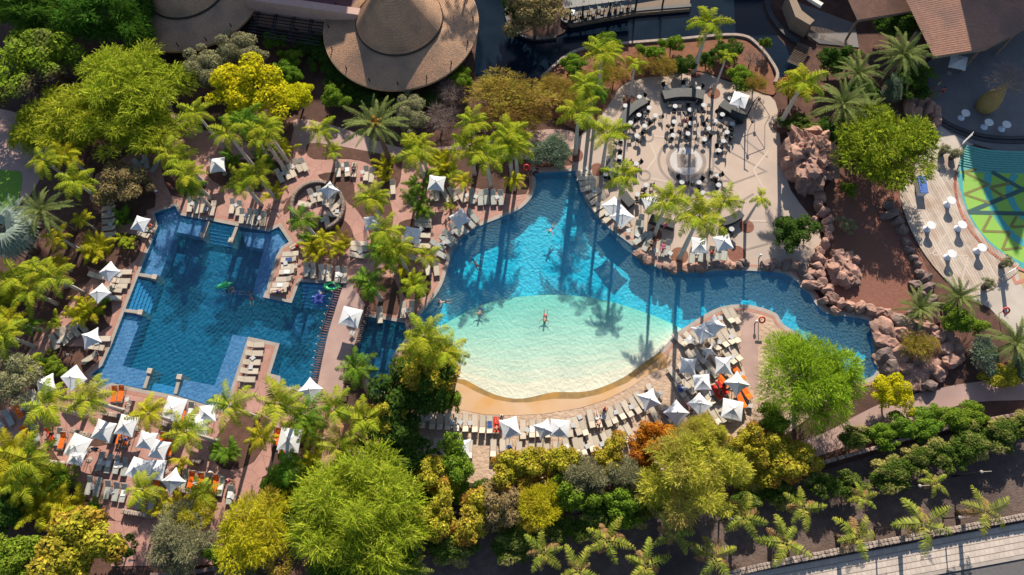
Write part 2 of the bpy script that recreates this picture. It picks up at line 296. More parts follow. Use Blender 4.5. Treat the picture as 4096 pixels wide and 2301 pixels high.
def band(px, wd, smooth=True):                        # a strip of constant width along a photo line
    P = [Vector((g.x, g.y)) for g in WG(cat(px, 5, False) if smooth else px)]; Lf, Rt = [], []
    for i, p in enumerate(P):
        d = (P[min(i+1, len(P)-1)]-P[max(i-1, 0)]).normalized(); n = Vector((-d.y, d.x))
        Lf.append(p+n*wd/2); Rt.append(p-n*wd/2)
    return Lf+Rt[::-1]
plc = G(A(23, 1680, 205)); PLC = plc
decks_px = cat(PD((2262, 478), (2300, 430), (2340, 398), (2400, 392), (2404, 420), (2415, 480), (2440, 550), (2490, 615), (2560, 665), (2540, 700), (2440, 748), (2380, 705), (2325, 640), (2285, 565)), 4)
green_px = cat(PD((2412, 432), (2409, 470), (2425, 535), (2465, 598), (2530, 650), (2640, 700)), 5, False)+PD((2700, 700), (2700, 440), (2560, 437))
steps_px = PD((2426, 366), (2500, 383), (2580, 390), (2700, 392), (2700, 442), (2560, 437), (2480, 435), (2410, 432))
S = []          # (key, polygon in metres, height, material)
def sf(key, poly, z, mat): S.append((key, [(p[0], p[1]) for p in poly], z, mat))
sf('garden_soil', [(-700, -500), (700, -500), (700, 900), (-700, 900)], -.06, M_soil)
sf('volcanic_ground', WG(PD((900, 1470), (1090, 1390), (1200, 1340), (1500, 1285), (1900, 1262), (2080, 1180), (2330, 1105), (2640, 1035), (2700, 1320), (1900, 1500), (1000, 1560))), -.03, M_volcanic)
sf('sand_beach', WG(cat(PD((1040, 1030), (1150, 940), (1400, 950), (1690, 800), (1870, 740), (2010, 800), (2100, 900), (2080, 1010), (1950, 1110), (1880, 1150), (1500, 1215), (1060, 1195)), 3)), 0, M_sand)
sf('patio', WG(PD((240, 440), (330, 385), (400, 390), (455, 350), (530, 325), (640, 345), (745, 300), (880, 330), (1000, 372), (1160, 388), (1320, 436), (1360, 470), (1330, 560), (1150, 600), (1130, 760), (1010, 830), (1010, 930), (960, 960), (900, 1010), (870, 1060),
    (830, 1190), (700, 1180), (600, 1230), (560, 1330), (440, 1330), (290, 1310), (200, 1240), (130, 1130), (-40, 1130), (-40, 1050), (110, 990), (60, 900), (140, 800), (230, 700), (200, 620), (270, 560), (225, 500))), 0, M_patio)
sf('patio', WG(PD((270, 1310), (560, 1330), (600, 1230), (660, 1200), (600, 1420), (280, 1425))), -.01, M_patio)
sf('garden_path', WG(cat(PD((-40, 290), (60, 290), (140, 330), (90, 470), (30, 520), (-40, 520)), 3)), -.02, M_path)
sf('garden_path', WG(PD((365, 205), (400, 180), (440, 290), (520, 330), (470, 350))), -.02, M_path)
sf('garden_path', WG(cat(PD((745, 300), (880, 328), (1010, 372), (1180, 362), (1330, 330), (1440, 330), (1460, 380), (1330, 400), (1180, 400), (1000, 400), (860, 372), (760, 370)), 3)), .004, M_path)
sf('garden_path', WG(cat(PD((1940, 1140), (2080, 1086), (2150, 1048), (2235, 1008), (2330, 985), (2440, 963), (2640, 945), (2640, 1000), (2450, 1012), (2330, 1046), (2240, 1076), (2160, 1112), (2050, 1150), (1960, 1175)), 4)), -.01, M_path)
sf('plaza', WG(cat(PD((1440, 405), (1425, 390), (1470, 330), (1530, 262), (1575, 200), (1690, 185), (1745, 175), (1830, 205), (1900, 225), (1950, 255), (1960, 330), (1970, 400), (1990, 480), (2060, 580), (2060, 680), (1970, 700), (1800, 705), (1640, 690), (1560, 620), (1500, 560), (1440, 440)), 3)), 0, M_plaza)
sf('grey_plaza', WG(cat(PD((2335, 200), (2330, 160), (2480, 60), (2720, 40), (2720, 400), (2560, 388), (2450, 362), (2390, 335), (2345, 300), (2330, 250)), 3)), 0, M_darkplaza)
sf('grey_plaza', WG(PD((1990, 0), (2150, 60), (2160, 120), (2060, 110), (1990, 60))), .05, M_darkplaza)
sf('pale_walk', WG(PD((2318, 310), (2345, 300), (2390, 335), (2450, 364), (2426, 368), (2405, 432), (2400, 395), (2340, 400), (2300, 430))), -.01, M_palepath)
sf('pale_walk', WG(PD((2440, 748), (2545, 690), (2640, 660), (2660, 880), (2560, 850), (2490, 775))), -.01, M_palepath)
sf('ochre_walk', WG(cat(PD((2565, 664), (2640, 690), (2680, 800), (2580, 735)), 3)), .0, M_ochre)
sf('red_gravel_bed', WG(cat(PD((2075, 470), (2160, 440), (2260, 470), (2270, 560), (2320, 650), (2345, 730), (2310, 800), (2250, 815), (2150, 790), (2090, 740), (2070, 640), (2085, 550)), 3)), .0, M_redgravel)
sf('deck_bed', WG(decks_px), -.02, M_deckbase)
sf('play_floor', WG(green_px), .01, M_green)
sf('stair_bed', WG(steps_px), -.03, M_tealstep)
sf('lawn', WG(cat(PD((-60, 440), (30, 430), (55, 440), (50, 490), (35, 540), (-60, 580)), 3)), .0, M_lawn)
canal_px = cat(PD((1205, -60), (1205, 40), (1196, 190), (1260, 192), (1350, 195), (1385, 175), (1430, 135), (1500, 117), (1570, 110), (1700, 100), (1850, 88), (1910, 115), (1955, 185), (1985, 200), (2010, 160), (1985, 125), (1945, 75), (1915, 10), (1905, -60)), 3)
sf('canal', WG(canal_px), -.05, M_waterC)
sf('canal_island', WG(cat(PD((1290, -50), (1278, 40), (1300, 80), (1345, 97), (1400, 92), (1430, 60), (1420, -60)), 4)), .12, M_soil)
sf('planter_soil', WG(cat(PD((1365, 192), (1440, 140), (1510, 121), (1580, 116), (1700, 106), (1845, 96), (1900, 122), (1940, 175), (1945, 240), (1830, 200), (1745, 178), (1690, 188), (1575, 206), (1530, 265), (1470, 330), (1400, 300), (1340, 250)), 4)), .1, M_orangesoil)
# planting beds let into the patios
for px in (PD((770, 375), (800, 360), (990, 395), (1010, 420), (1000, 470), (960, 480), (940, 420), (880, 400), (790, 400)), PD((715, 520), (735, 490), (735, 520), (715, 540)), PD((885, 500), (960, 480), (985, 520), (985, 580), (950, 640), (920, 560)),
    PD((800, 440), (880, 440), (890, 520), (840, 470)), PD((1095, 380), (1200, 385), (1330, 430), (1340, 470), (1300, 490), (1150, 460), (1095, 430)), PD((1005, 560), (1060, 550), (1085, 575), (1060, 595), (1010, 590)),
    ell(*D(825, 595), 100, 85, 24), PD((470, 300), (560, 340), (700, 380), (735, 340), (710, 300)), PD((520, 420), (560, 470), (690, 480), (720, 420), (640, 400)), PD((410, 400), (520, 470), (500, 490), (430, 490)),
    PD((275, 440), (370, 440), (390, 520), (330, 560), (300, 560), (270, 500)), PD((215, 600), (340, 590), (350, 640), (300, 680), (220, 670)), PD((190, 760), (270, 740), (275, 820), (200, 840)), PD((120, 880), (240, 880), (230, 950), (110, 970)),
    PD((535, 1120), (600, 1040), (680, 1060), (640, 1160), (560, 1180)), PD((690, 1080), (790, 1080), (800, 1180), (700, 1210)), PD((225, 1120), (300, 1060), (350, 1090), (310, 1110)), PD((860, 880), (960, 960), (950, 1060), (880, 1100), (840, 1010)),
    PD((900, 720), (990, 700), (1000, 790), (925, 800)), PD((1010, 690), (1075, 690), (1080, 740), (1020, 750))):
    sf('planting_bed', WG(cat(px, 3)), .03, M_soil)
sf('terrace_slab', WG(PD((850, 1050), (960, 1055), (950, 1120), (840, 1110))), .02, M_terracotta)
sf('island_path', WG(cat(PA(33, (2215, 285), (2360, 305), (2372, 640), (2378, 1000), (2330, 1020), (2255, 850), (2200, 650), (2212, 450)), 3)), .012, M_path)
sf('pool_coping', copA2, .012, M_coping); sf('pool_coping_inner', copA, .016, M_kerbgrey)
sf('lagoon_coping', offset(pB, .8), .012, M_coping); sf('lagoon_coping_inner', copB, .016, M_kerbgrey)
sf('pool_coping', offset(pC, .75), .012, M_coping); sf('pool_coping_inner', copC, .016, M_kerbgrey)
sf('beach_apron', WG(apron_px), .02, M_apron); sf('waterline_band', WG(stain_px), .014, M_stain)
sf('poolA', pA, -9, None); sf('poolB', pB, -9, None); sf('poolC', pC, -9, None)

def arrange(SS):
    vc, fs = [], []
    for key, poly, z, mat in SS:
        n = len(poly); ar = sum(poly[i][0]*poly[(i+1) % n][1]-poly[(i+1) % n][0]*poly[i][1] for i in range(n))
        if ar < 0: poly = poly[::-1]
        k = len(vc); vc += [Vector(p) for p in poly]; fs.append(list(range(k, k+n)))
    v, e, f, ov, oe, of = delaunay_2d_cdt(vc, [], fs, 0, 1e-4)
    f = [t if (v[t[1]]-v[t[0]]).cross(v[t[2]]-v[t[0]]) > 0 else t[::-1] for t in f]
    ct = np.array([[sum(v[a].x for a in t)/3, sum(v[a].y for a in t)/3] for t in f]); own = np.full(len(f), -1)
    for k, (key, poly, z, mat) in enumerate(SS):
        P = np.array(poly); ins_ = np.zeros(len(ct), bool); j = len(P)-1
        for i in range(len(P)):
            xi, yi = P[i]; xj, yj = P[j]; j = i
            if yi == yj: continue
            ins_ ^= ((yi > ct[:, 1]) != (yj > ct[:, 1])) & (ct[:, 0] < (xj-xi)*(ct[:, 1]-yi)/(yj-yi)+xi)
        own[ins_] = k
    own = own.tolist()
    em = {}
    for i, t in enumerate(f):
        for k in range(len(t)): em.setdefault(frozenset((t[k], t[(k+1) % len(t)])), []).append(i)
    return v, f, own, em
V2, F2, OWN, EM = arrange(S)
GO = {}; pool_tris = {'poolA': [], 'poolB': [], 'poolC': []}; meshes = {}; pwall = {'poolA': MB(), 'poolB': MB(), 'poolC': MB()}
for i, t in enumerate(F2):
    k = OWN[i]
    if k < 0: continue
    key, _, z, mat = S[k]
    if key.startswith('pool') and mat is None: pool_tris[key].append(t); continue
    mb = meshes.setdefault((key, mat.name), MB())
    mb.add([(V2[a].x, V2[a].y, z) for a in t], [tuple(range(len(t)))])
    for q in range(len(t)):
        a, b = t[q], t[(q+1) % len(t)]
        nb = [x for x in EM[frozenset((a, b))] if x != i]
        if not nb or OWN[nb[0]] < 0: continue
        kn = OWN[nb[0]]
        if S[kn][3] is None:
            pwall[S[kn][0]].add([(V2[a].x, V2[a].y, z), (V2[a].x, V2[a].y, -2.6), (V2[b].x, V2[b].y, -2.6), (V2[b].x, V2[b].y, z)], [(0, 1, 2, 3)])
        elif S[kn][2] < z-1e-6:
            mb.add([(V2[a].x, V2[a].y, z), (V2[a].x, V2[a].y, S[kn][2]), (V2[b].x, V2[b].y, S[kn][2]), (V2[b].x, V2[b].y, z)], [(0, 1, 2, 3)])
for (key, mn), mb in meshes.items():
    GO[key] = tag(link(key, mb.mesh(key, MATS[mn])), kind='structure')
pool_names = {'poolA': 'swimming_pool_wall', 'poolB': 'lagoon_wall', 'poolC': 'plunge_pool_wall'}
for k, mb in pwall.items(): tag(link(pool_names[k], mb.mesh(k, M_poolwall)), kind='structure')
def water(name, tris, mat, z=-.1):
    mb = MB()
    for t in tris: mb.add([(V2[a].x, V2[a].y, z) for a in t], [tuple(range(len(t)))])
    return tag(link(name, mb.mesh(name, mat)), kind='structure')
water('swimming_pool_water', pool_tris['poolA'], M_waterA); lagoon = water('lagoon_water', pool_tris['poolB'], M_waterB); water('plunge_pool_water', pool_tris['poolC'], M_waterA)
# the body of the water: thin tinting layers, so that deeper floor is seen (and lit) through more of them
M_tint = bpy.data.materials.new('water_body_tint'); _t, _o = nodes_of(M_tint); _tr = _t.nodes.new('ShaderNodeBsdfTransparent'); _tr.inputs[0].default_value = (.915, .985, .99, 1); _t.links.new(_tr.outputs[0], _o.inputs[0])
for k in range(9):
    mb = MB()
    for t in pool_tris['poolB']: mb.add([(V2[a].x, V2[a].y, -.25-.062*k) for a in t], [tuple(range(len(t)))])
    link('water_layer', mb.mesh('water_layer', M_tint), lagoon)


# ---- left pool: floor, shallow ledges and steps as solid blocks under water
def shelf(name, px, z, mat, zb=-2.0, world=None):
    P = world or WG(px); mb = MB(); mb.prism([(p[0], p[1]) for p in P], zb, z)
    return tag(link(name, mb.mesh(name, mat)), kind='structure')
def floor_of(name, tris, z, mat):
    mb = MB()
    for t in tris: mb.add([(V2[a].x, V2[a].y, z) for a in t], [(0, 1, 2)])
    return tag(link(name, mb.mesh(name, mat)), kind='structure')
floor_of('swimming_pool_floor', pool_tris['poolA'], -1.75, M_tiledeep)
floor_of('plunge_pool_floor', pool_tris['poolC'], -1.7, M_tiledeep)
ins = lambda px: [(p[0], p[1]) for p in WG(px)]
shelf('pool_ledge', PA(21, (1497, 716), (1687, 645), (1732, 733), (2005, 783), (1960, 930), (1690, 875), (1520, 1320), (1352, 1297), (1530, 838)), -.42, M_tile)
shelf('pool_ledge', PA(22, (-150, 870), (122, 892), (215, 848), (308, 985), (238, 1030), (182, 1130), (95, 1430), (70, 1540), (-45, 1470), (60, 1040), (-110, 1010)), -.42, M_tile)
shelf('pool_ledge', PA(31, (1208, 262), (1360, 285), (1165, 775), (1438, 835), (1395, 1003), (1080, 938), (968, 980), (893, 868), (993, 783), (1088, 572)), -.36, M_tile)
shelf('pool_ledge', PA(31, (1745, 905), (2055, 965), (2232, 472), (2388, 500), (2228, 980), (2175, 1190), (2000, 1152), (1700, 1060)), -.36, M_tile)
shelf('pool_ledge', PA(31, (1455, 930), (1720, 985), (1690, 1058), (1400, 1002)), -.75, M_tilestep)
for i in range(6):                                     # steps on the left flank, one riser each
    x0 = (i*27)
    shelf('pool_step', PA(21, (1335+x0-5, 1335+x0*.1), (1362+x0-5, 1340+x0*.1))+PA(31, (1258+x0-12, 252+x0*.1), (1231+x0-12, 248+x0*.1)), -.3-.19*i, M_tilestep)
for i in range(6):
    y0 = i*27
    shelf('pool_step', PA(21, (2012-y0*.28, 790+y0), (2282-y0*.28, 838+y0), (2273-y0*.28, 863+y0), (2004-y0*.28, 815+y0)), -.3-.19*i, M_tilestep)
for i in range(7):
    y0 = i*29
    shelf('pool_step', PA(22, (440-y0*.12, 1382+y0), (842-y0*.25, 1408+y0), (836-y0*.25, 1434+y0), (436-y0*.12, 1408+y0)), -.26-.18*i, M_tilestep)
def barwall(px0, px1, wd=.42, ht=.12, pillar=True):
    a, b = G(px0), G(px1); d = (b-a); L_ = d.length; an = math.atan2(d.y, d.x); c = (a+b)/2
    o = thing('pool_divider', 'low brown concrete divider wall in the left pool ', 'pool wall', (c.x, c.y, 0), an)
    mb = MB().box(0, 0, (ht-1.85)/2, L_, wd, ht+1.85, bev=.03); link('wall', mb.mesh('divider', M_kerbgrey), o)
    if pillar:
        mb = MB().box(L_/2, 0, (.3-1.8)/2, .62, .62, 2.1, bev=.04); link('end_block', mb.mesh('divider_block', mk('pale_block', (.5, .42, .34), scale=3)), o)
    return o
bw = [barwall(A(21, 1345, 1302), A(21, 1500, 1328)), barwall(A(21, 2012, 790), A(21, 1962, 925)), barwall(A(21, 2287, 842), A(21, 2236, 975)), barwall(A(31, 1208, 248), A(31, 1362, 270)), barwall(A(31, 1395, 1000), A(31, 1452, 835)), barwall(A(31, 1692, 1055), A(31, 1738, 892))]
for o, l in zip(bw, ('low concrete divider above the left-hand steps of the angular blue pool', 'low concrete divider left of the top steps in the angular blue pool', 'low concrete divider right of the top steps in the angular blue pool', 'low concrete divider below the left-hand steps of the angular blue pool', 'left one of two short dividers at the bottom edge of the angular blue pool', 'right one of two short dividers at the bottom edge of the angular blue pool')): o['label'] = l; o['group'] = 'dividers in the angular pool'
# ---- lagoon floor: shallow pale beach, a step, then blue
stepx = WG(PD((1040, 850), (1130, 802), (1200, 766), (1290, 743), (1400, 736), (1500, 745), (1600, 772), (1700, 812), (1760, 850)))
shx = [(p.x, p.y) for p in WG(cat(PD((1040, 850), (1130, 802), (1200, 766), (1290, 743), (1400, 736), (1500, 745), (1600, 772), (1700, 812), (1760, 850)), 5, False))]
shore = [(p.x, p.y) for p in WG(PA(32, (1700, 700), (1925, 895), (2150, 985), (2300, 1055))+PA(33, (0, 1095), (150, 1090), (400, 1035), (640, 1035), (830, 1000), (1080, 890), (1250, 765), (1430, 640), (1560, 485), (1800, 300)))]
def interp(tab, x):
    return float(np.interp(x, [t[0] for t in tab], [t[1] for t in tab]))
mb = MB(); nx, ny = 60, 14; V = []; F = []; x0, x1 = shx[0][0], shx[-1][0]
for i in range(nx+1):
    x = x0+(x1-x0)*i/nx; ya = interp(shx, x); yb = min(interp(shore, x), ya-.2)-.4
    for j in range(ny+1):
        t = j/ny; V.append((x, ya+(yb-ya)*t, -.82+(.66)*t**.8))
    V.append((x, ya+.002, -2.6))
for i in range(nx):
    for j in range(ny): a = i*(ny+2)+j; F.append((a, a+1, a+ny+3, a+ny+2))
    a = i*(ny+2); F.append((a, a+ny+2, a+2*ny+3, a+ny+1))
tag(link('lagoon_shallow_floor', mb.add(V, F).mesh('lagoon_shallow_floor', M_poolsand)), kind='structure')
floor_of('lagoon_floor', pool_tris['poolB'], -1.75, M_poolpaint)
# ------------------------------------------------------------------ buildings and large structures
M_thatch = mk('thatch', (.54, .33, .205), (.37, .23, .15), scale=5, rough=.95, bump=.12, bscale=9, c3=(.3, .2, .14), s3=.35)
M_rim = mk('dark_thatch_rim', (.06, .05, .045), scale=4)
M_blackwood = mk('black_timber', (.02, .018, .017), (.03, .026, .024), scale=5, rough=.7)
M_shingle = mk('brown_shingle', (.38, .2, .14), (.29, .15, .105), scale=3, rough=.9, bump=.03, bscale=14, c3=(.19, .12, .1), s3=.2)
M_pinkwall = mk('pink_stucco', (.5, .33, .28), (.44, .28, .24), scale=1, rough=.85)
M_plumroof = mk('plum_roof', (.1, .045, .055), (.13, .06, .065), scale=.7, rough=.85)
M_timber = mk('weathered_deck', (.2, .145, .105), (.26, .19, .14), scale=2, rough=.85, obrand=.2, stretch=(1, 8, 1))
M_whitewall = mk('white_plaster', (.7, .68, .64), scale=1, rough=.8)
M_stone = mk('wall_stone', (.38, .3, .25), (.25, .2, .17), scale=2.5, rough=.95, bump=.04, bscale=9, obrand=.25)
M_rock = mk('pink_rock', (.4, .235, .18), (.29, .165, .13), scale=.9, rough=.95, bump=.09, bscale=3.5, c3=(.2, .13, .11), s3=.35)
M_rockdark = mk('grey_rock', (.23, .165, .145), (.15, .11, .1), scale=.9, rough=.95, bump=.09, bscale=3.5)
M_plank = mk('pale_deck_plank', (.5, .42, .35), (.42, .345, .285), scale=1.6, rough=.8, obrand=.16, stretch=(.6, .6, 1), c3=(.36, .25, .19), s3=.35)
M_paver = mk('pale_paver', (.5, .42, .36), (.45, .38, .33), scale=2, rough=.85, obrand=.1)
M_glasspanel = mk('smoky_roof_panel', (.05, .05, .055), (.07, .07, .075), scale=2, rough=.3)
M_white = mk('white_fabric', (.66, .66, .66), (.58, .58, .6), scale=1.2, rough=.85, bump=.006, bscale=8)
M_steel = mk('dark_steel', (.04, .045, .05), scale=4, rough=.45, metallic=.5)
M_paleblue = mk('pale_blue_cloth', (.68, .73, .85), (.62, .68, .8), scale=2, rough=.8)  # plain pale blue colour for the table cloths

def courses(r0, z0, r1, z1, n, lip):                  # thatch laid in rings, each with a butt edge
    pr = []
    for i in range(n):
        a, b = i/n, (i+1)/n
        pr += [(r0+(r1-r0)*a, z0+(z1-z0)*a-(lip if i else 0)*0), (r0+(r1-r0)*b, z0+(z1-z0)*b+lip)]
    return pr
def pavilion(cpx, label):
    zc = 3.2; c = G(cpx, zc); c0 = G((1603, 108), zc)
    Ro = (G((1603+312, 108), zc)-c0).length; Rc = (G((1601+173, 100), 4.3)-G((1601, 100), 4.3)).length
    t = thing('thatched_pavilion', label, 'pavilion', (c.x, c.y, 0), 0, 'round thatched pavilions')
    link('roof_skirt', MB().lathe(courses(Ro, 3.2, Rc-.6, 4.0, 26, .07)[::-1]+[(Ro, 2.9), (Ro-.7, 2.85)], 72).mesh('roof_skirt', M_thatch), t)
    link('roof_cone', MB().lathe([(.02, 12.0)]+courses(Rc, 4.3, .15, 11.9, 26, .09)[::-1], 64).mesh('roof_cone', M_thatch), t)
    link('cone_rim', MB().lathe([(Rc+.06, 4.33), (Rc+.1, 4.0), (Rc-.5, 3.95)], 64).mesh('cone_rim', M_rim), t)
    link('wall', MB().lathe([(Ro-2.6, 3.6), (Ro-2.6, 0)], 48).mesh('pav_wall', M_blackwood), t)
    pm = MB().tube([(0, 0, 0), (0, 0, 3.3)], .14, 8).mesh('pavilion_post', M_blackwood)
    sm = MB().tube([(0, 0, -.2), (.05, .02, .75)], [.09, .07], 6).mesh('eave_spike', M_blackwood)
    for k in range(16):
        a = 2*math.pi*(k+.35)/16; link('post', pm, t, ((Ro-1)*math.cos(a), (Ro-1)*math.sin(a), 0))
        a = 2*math.pi*(k+.1)/16; link('eave_spike', sm, t, ((Ro-.75)*math.cos(a), (Ro-.75)*math.sin(a), 3.2))
    return t, Ro
pv, RO = pavilion((1603, 100), 'sunlit round thatched pavilion with a big cone at top centre')
pavilion((757, -38), 'shaded round thatched pavilion cut off by the top edge, left of the sunlit one')
# flat link building with pink parapet between the pavilions, pergola in front of it
t = thing('link_building', 'flat plum roofed building with pink parapet between the two thatched pavilions', 'building', (0, 0, 0))
zt = 4.0
wl = WG(PA(12, (-60, -20), (1010, 150), (1080, 120), (1200, -200), (-100, -260)), zt)
link('roof', MB().prism([(p.x, p.y) for p in wl], 0, 3.7).mesh('link_roof', M_plumroof), t)
P0, P1 = G(A(12, -90, -5), zt+.3), G(A(12, 1010, 150), zt+.3); dv = P1-P0
link('parapet', MB().box(*((P0+P1)/2).to_tuple()[:2], 2.5, dv.length, 1.15, 5.0, math.atan2(dv.y, dv.x), bev=.05).mesh('parapet', M_pinkwall), t)
t = thing('pergola', 'dark steel pergola over tables between the two thatched pavilions', 'pergola', (0, 0, 0))
Z = 3.0; a, b, c_, d_ = [G(A(12, *p), Z) for p in ((-20, 70), (665, 165), (610, 440), (-90, 330))]
mbm = MB().box(0, 0, 0, 1, .07, .14).mesh('rail', M_steel)
for i in range(10):
    p, q = a.lerp(d_, i/9), b.lerp(c_, i/9); v = q-p; link('rail', mbm, t, (p+q)/2, (0, 0, math.atan2(v.y, v.x)), (v.length, 1, 1))
for i in range(4):
    for s in (-.16, .16):
        p, q = a.lerp(b, (i+.3)/4), d_.lerp(c_, (i+.3)/4); v = q-p; m_ = (p+q)/2; an = math.atan2(v.y, v.x)
        link('cross_beam', mbm, t, (m_.x-math.sin(an)*s, m_.y+math.cos(an)*s, Z-.14), (0, 0, an), (v.length, 1.3, 1.2))
    for e in (a.lerp(b, (i+.3)/4), d_.lerp(c_, (i+.3)/4)): link('post', MB().tube([(0, 0, 0), (0, 0, Z-.2)], .07, 6).mesh('pergola_post', M_steel), t, (e.x, e.y, 0))
# shingle roofed halls at the upper right
def slopes(name, label, faces, post, th=.3):
    t = thing(name, label, 'building', (0, 0, 0))
    for f in faces:
        E0, E1, T1, T0 = f; mb = MB(); n = 44
        for i in range(n):                              # each course overlaps the one below
            p0, p1 = E0.lerp(T0, i/n), E1.lerp(T1, i/n); q0, q1 = E0.lerp(T0, (i+1)/n), E1.lerp(T1, (i+1)/n); u = Vector((0, 0, .022))
            mb.add([p0+u, p1+u, q1, q0, p0-u, p1-u], [(0, 1, 2, 3), (4, 5, 1, 0)])
        link('roof_slope', mb.mesh('roof_slope', M_shingle), t)
        v = E1-E0; link('eave_board', MB().box(0, 0, -.2, v.length, .18, .34).mesh('eave_board', M_timber), t, (E0+E1)/2, (0, 0, math.atan2(v.y, v.x)))
    for p in post: link('post', MB().tube([(0, 0, 0), (0, 0, p.z-.2)], .16, 8).mesh('hall_post', M_timber), t, (p.x, p.y, 0))
    return t
e = lambda x, y, z: G(A(14, x, y), z)
slopes('shingle_hall', 'brown shingle roofed hall in the upper right corner, partly sunlit', [(e(1595, 545, 5), e(2112, 465, 5), e(1740, -420, 7.4), e(1190, -290, 7.4)), (e(2112, 465, 5), e(2950, 20, 5), e(2700, -560, 7.4), e(1740, -420, 7.4))], [e(1560, 500, 5), e(2080, 440, 5), e(1440, 300, 5), e(2440, 260, 5)])
slopes('shingle_hall', 'shaded grey shingle roof left of the sunlit hall roof, upper right', [(e(860, 192, 4.3), e(1420, 100, 4.3), e(1500, -320, 6.4), e(660, -240, 6.4))], [e(880, 170, 4.3), e(1370, 100, 4.3)])
# the tall thatched tower hall beyond the top edge (only its pointed shadow reaches the picture)
tip = G(A(24, 2400, 1110)); hh = 25.0; L_ = hh/math.tan(SUN_EL); base = Vector((tip.x+math.sin(SUN_AZ)*L_, tip.y+math.cos(SUN_AZ)*L_, 0))
t = thing('tower_hall', 'tall pointed thatched hall beyond the upper right corner', 'building', base)
link('roof', MB().lathe([(.02, hh)]+courses(11, 5.5, .2, hh-.2, 30, .06)[::-1]+[(11, 5.2), (10, 5.0)], 40).mesh('tower_roof', M_thatch), t)
link('wall', MB().lathe([(9, 5.4), (9, 0)], 40).mesh('tower_wall', M_pinkwall), t)
# hotel wing beyond the top left, whose shade lies over the left pavilion
YB = 94.0; _pa, _pb, _pc = G(A(12, 860, 262), 3.7), G(A(11, 1850, 495), 3.3), G(A(12, -40, 200), 3)
_hx = lambda p: p.z+(YB-p.y)*math.tan(SUN_EL)/math.cos(SUN_AZ); _xx = lambda p: p.x+(YB-p.y)*math.tan(SUN_AZ)
t = thing('hotel_wing', 'terraced hotel wing beyond the top left edge', 'building', (0, 101, 0))
for k, (x0, x1, hgt) in enumerate(((-118, _xx(_pb)-9, _hx(_pb)-2.5), (_xx(_pb)-9, _xx(_pc), _hx(_pb)), (_xx(_pc), _xx(_pa), _hx(_pa)))):
    link('wall', MB().box((x0+x1)/2, 6, hgt/2, x1-x0-.02*k, 26+k, hgt).mesh('hotel_wall', M_pinkwall), t)
    link('roof', MB().box((x0+x1)/2, 6, hgt+.25, x1-x0+.5, 27+k, .5).mesh('hotel_roof', M_thatch), t)
    wm = MB().box(0, 0, 0, 1.6, .12, 1.5).mesh('hotel_window', M_glasspanel)
    for x in np.arange(x0+2, x1-1, 3.2):
        for z in np.arange(2.2, hgt-1, 3.2): link('window', wm, t, (x, 6-13-k/2-.03, z))
t = thing('shade_house', 'unseen timber building added beyond the top edge to shade the canal lodge', 'building', (0, 0, 0)); bq = G(D(2075, -95), 0)  # unseen building added so its shadow darkens the lodge and paving beside the canal
link('wall', MB().box(bq.x, bq.y+4, 3.5, 22, 8, 7).mesh('shade_house_wall', M_timber), t); link('roof', MB().add([(bq.x-11.5, bq.y-.5, 6.8), (bq.x+11.5, bq.y-.5, 6.8), (bq.x+11.5, bq.y+4, 9.5), (bq.x-11.5, bq.y+4, 9.5), (bq.x+11.5, bq.y+8.5, 6.8), (bq.x-11.5, bq.y+8.5, 6.8)], [(0, 1, 2, 3), (3, 2, 4, 5), (0, 3, 5), (1, 4, 2)]).mesh('shade_house_roof', M_shingle), t)
# canal-side restaurant
t = thing('canal_restaurant', 'timber restaurant deck beside the dark canal at the top edge', 'terrace', (0, 0, 0))
dk = WG(PA(13, (470, 120), (1100, 45), (1720, -60), (1720, 75), (1200, 118), (570, 232), (480, 190)), .7)
link('deck', MB().prism([(p.x, p.y) for p in dk], -.3, .5).mesh('rest_deck', M_timber), t)
link('edge', MB().prism([(p[0], p[1]) for p in band(PA(13, (480, 205), (570, 240), (900, 180), (1200, 125), (1720, 82)), .5)], -.3, .62).mesh('rest_edge', M_dark), t)
Z = 3.4; q = [G(A(13, *p), Z) for p in ((500, 85), (700, 55), (1000, 15), (1180, -10), (1180, -220), (500, -150))]
link('canopy', MB().prism([(p.x, p.y) for p in q], Z-.05, Z).mesh('rest_canopy', M_glasspanel), t)
for i in range(12):
    p, r_ = q[0].lerp(q[3], i/11), q[5].lerp(q[4], i/11); v = r_-p; link('rafter', MB().box(0, 0, 0, 1, .08, .12).mesh('rafter', M_kerbgrey), t, (p+r_)/2+Vector((0, 0, .08)), (0, 0, math.atan2(v.y, v.x)), (v.length, 1, 1))
for x, y in ((560, 190), (680, 165), (940, 130), (1190, 95), (1450, 60)):
    p = G(A(13, x, y), .5); link('post', MB().tube([(0, 0, 0), (0, 0, 3)], .13, 6).mesh('rest_post', M_blackwood), t, (p.x, p.y, .5))
# curved timber building and walkway upper right of the canal
t = thing('timber_walkway', 'shaded timber boardwalk between the canal and the date palms', 'boardwalk', (0, 0, 0))
pl_i = 0
for px, wd in ((PA(14, (380, 300), (560, 330), (800, 420)), 1.9), (PA(14, (360, 430), (250, 620)), 2.2)):
    P = [Vector((g.x, g.y)) for g in WG(cat(px, 9, False), .6)]
    for i in range(len(P)-1):
        d = P[i+1]-P[i]; nseg = max(2, int(d.length/.42))
        for k in range(nseg):
            c = P[i]+d*((k+.5)/nseg); link('plank', MB().box(0, 0, 0, d.length/nseg-.04, wd, .08).mesh('walk_plank', M_timber) if pl_i == 0 else plm, t, (c.x, c.y, .5), (0, 0, math.atan2(d.y, d.x)))
            if pl_i == 0: plm = t.children[0].data
            pl_i += 1
t = thing('canal_lodge', 'low brown lodge with pale parapet edge above the boardwalk', 'building', (0, 0, 0))
q = WG(PA(14, (190, -60), (270, 150), (410, 230), (455, 185), (330, 90), (260, -60)), 2.6)
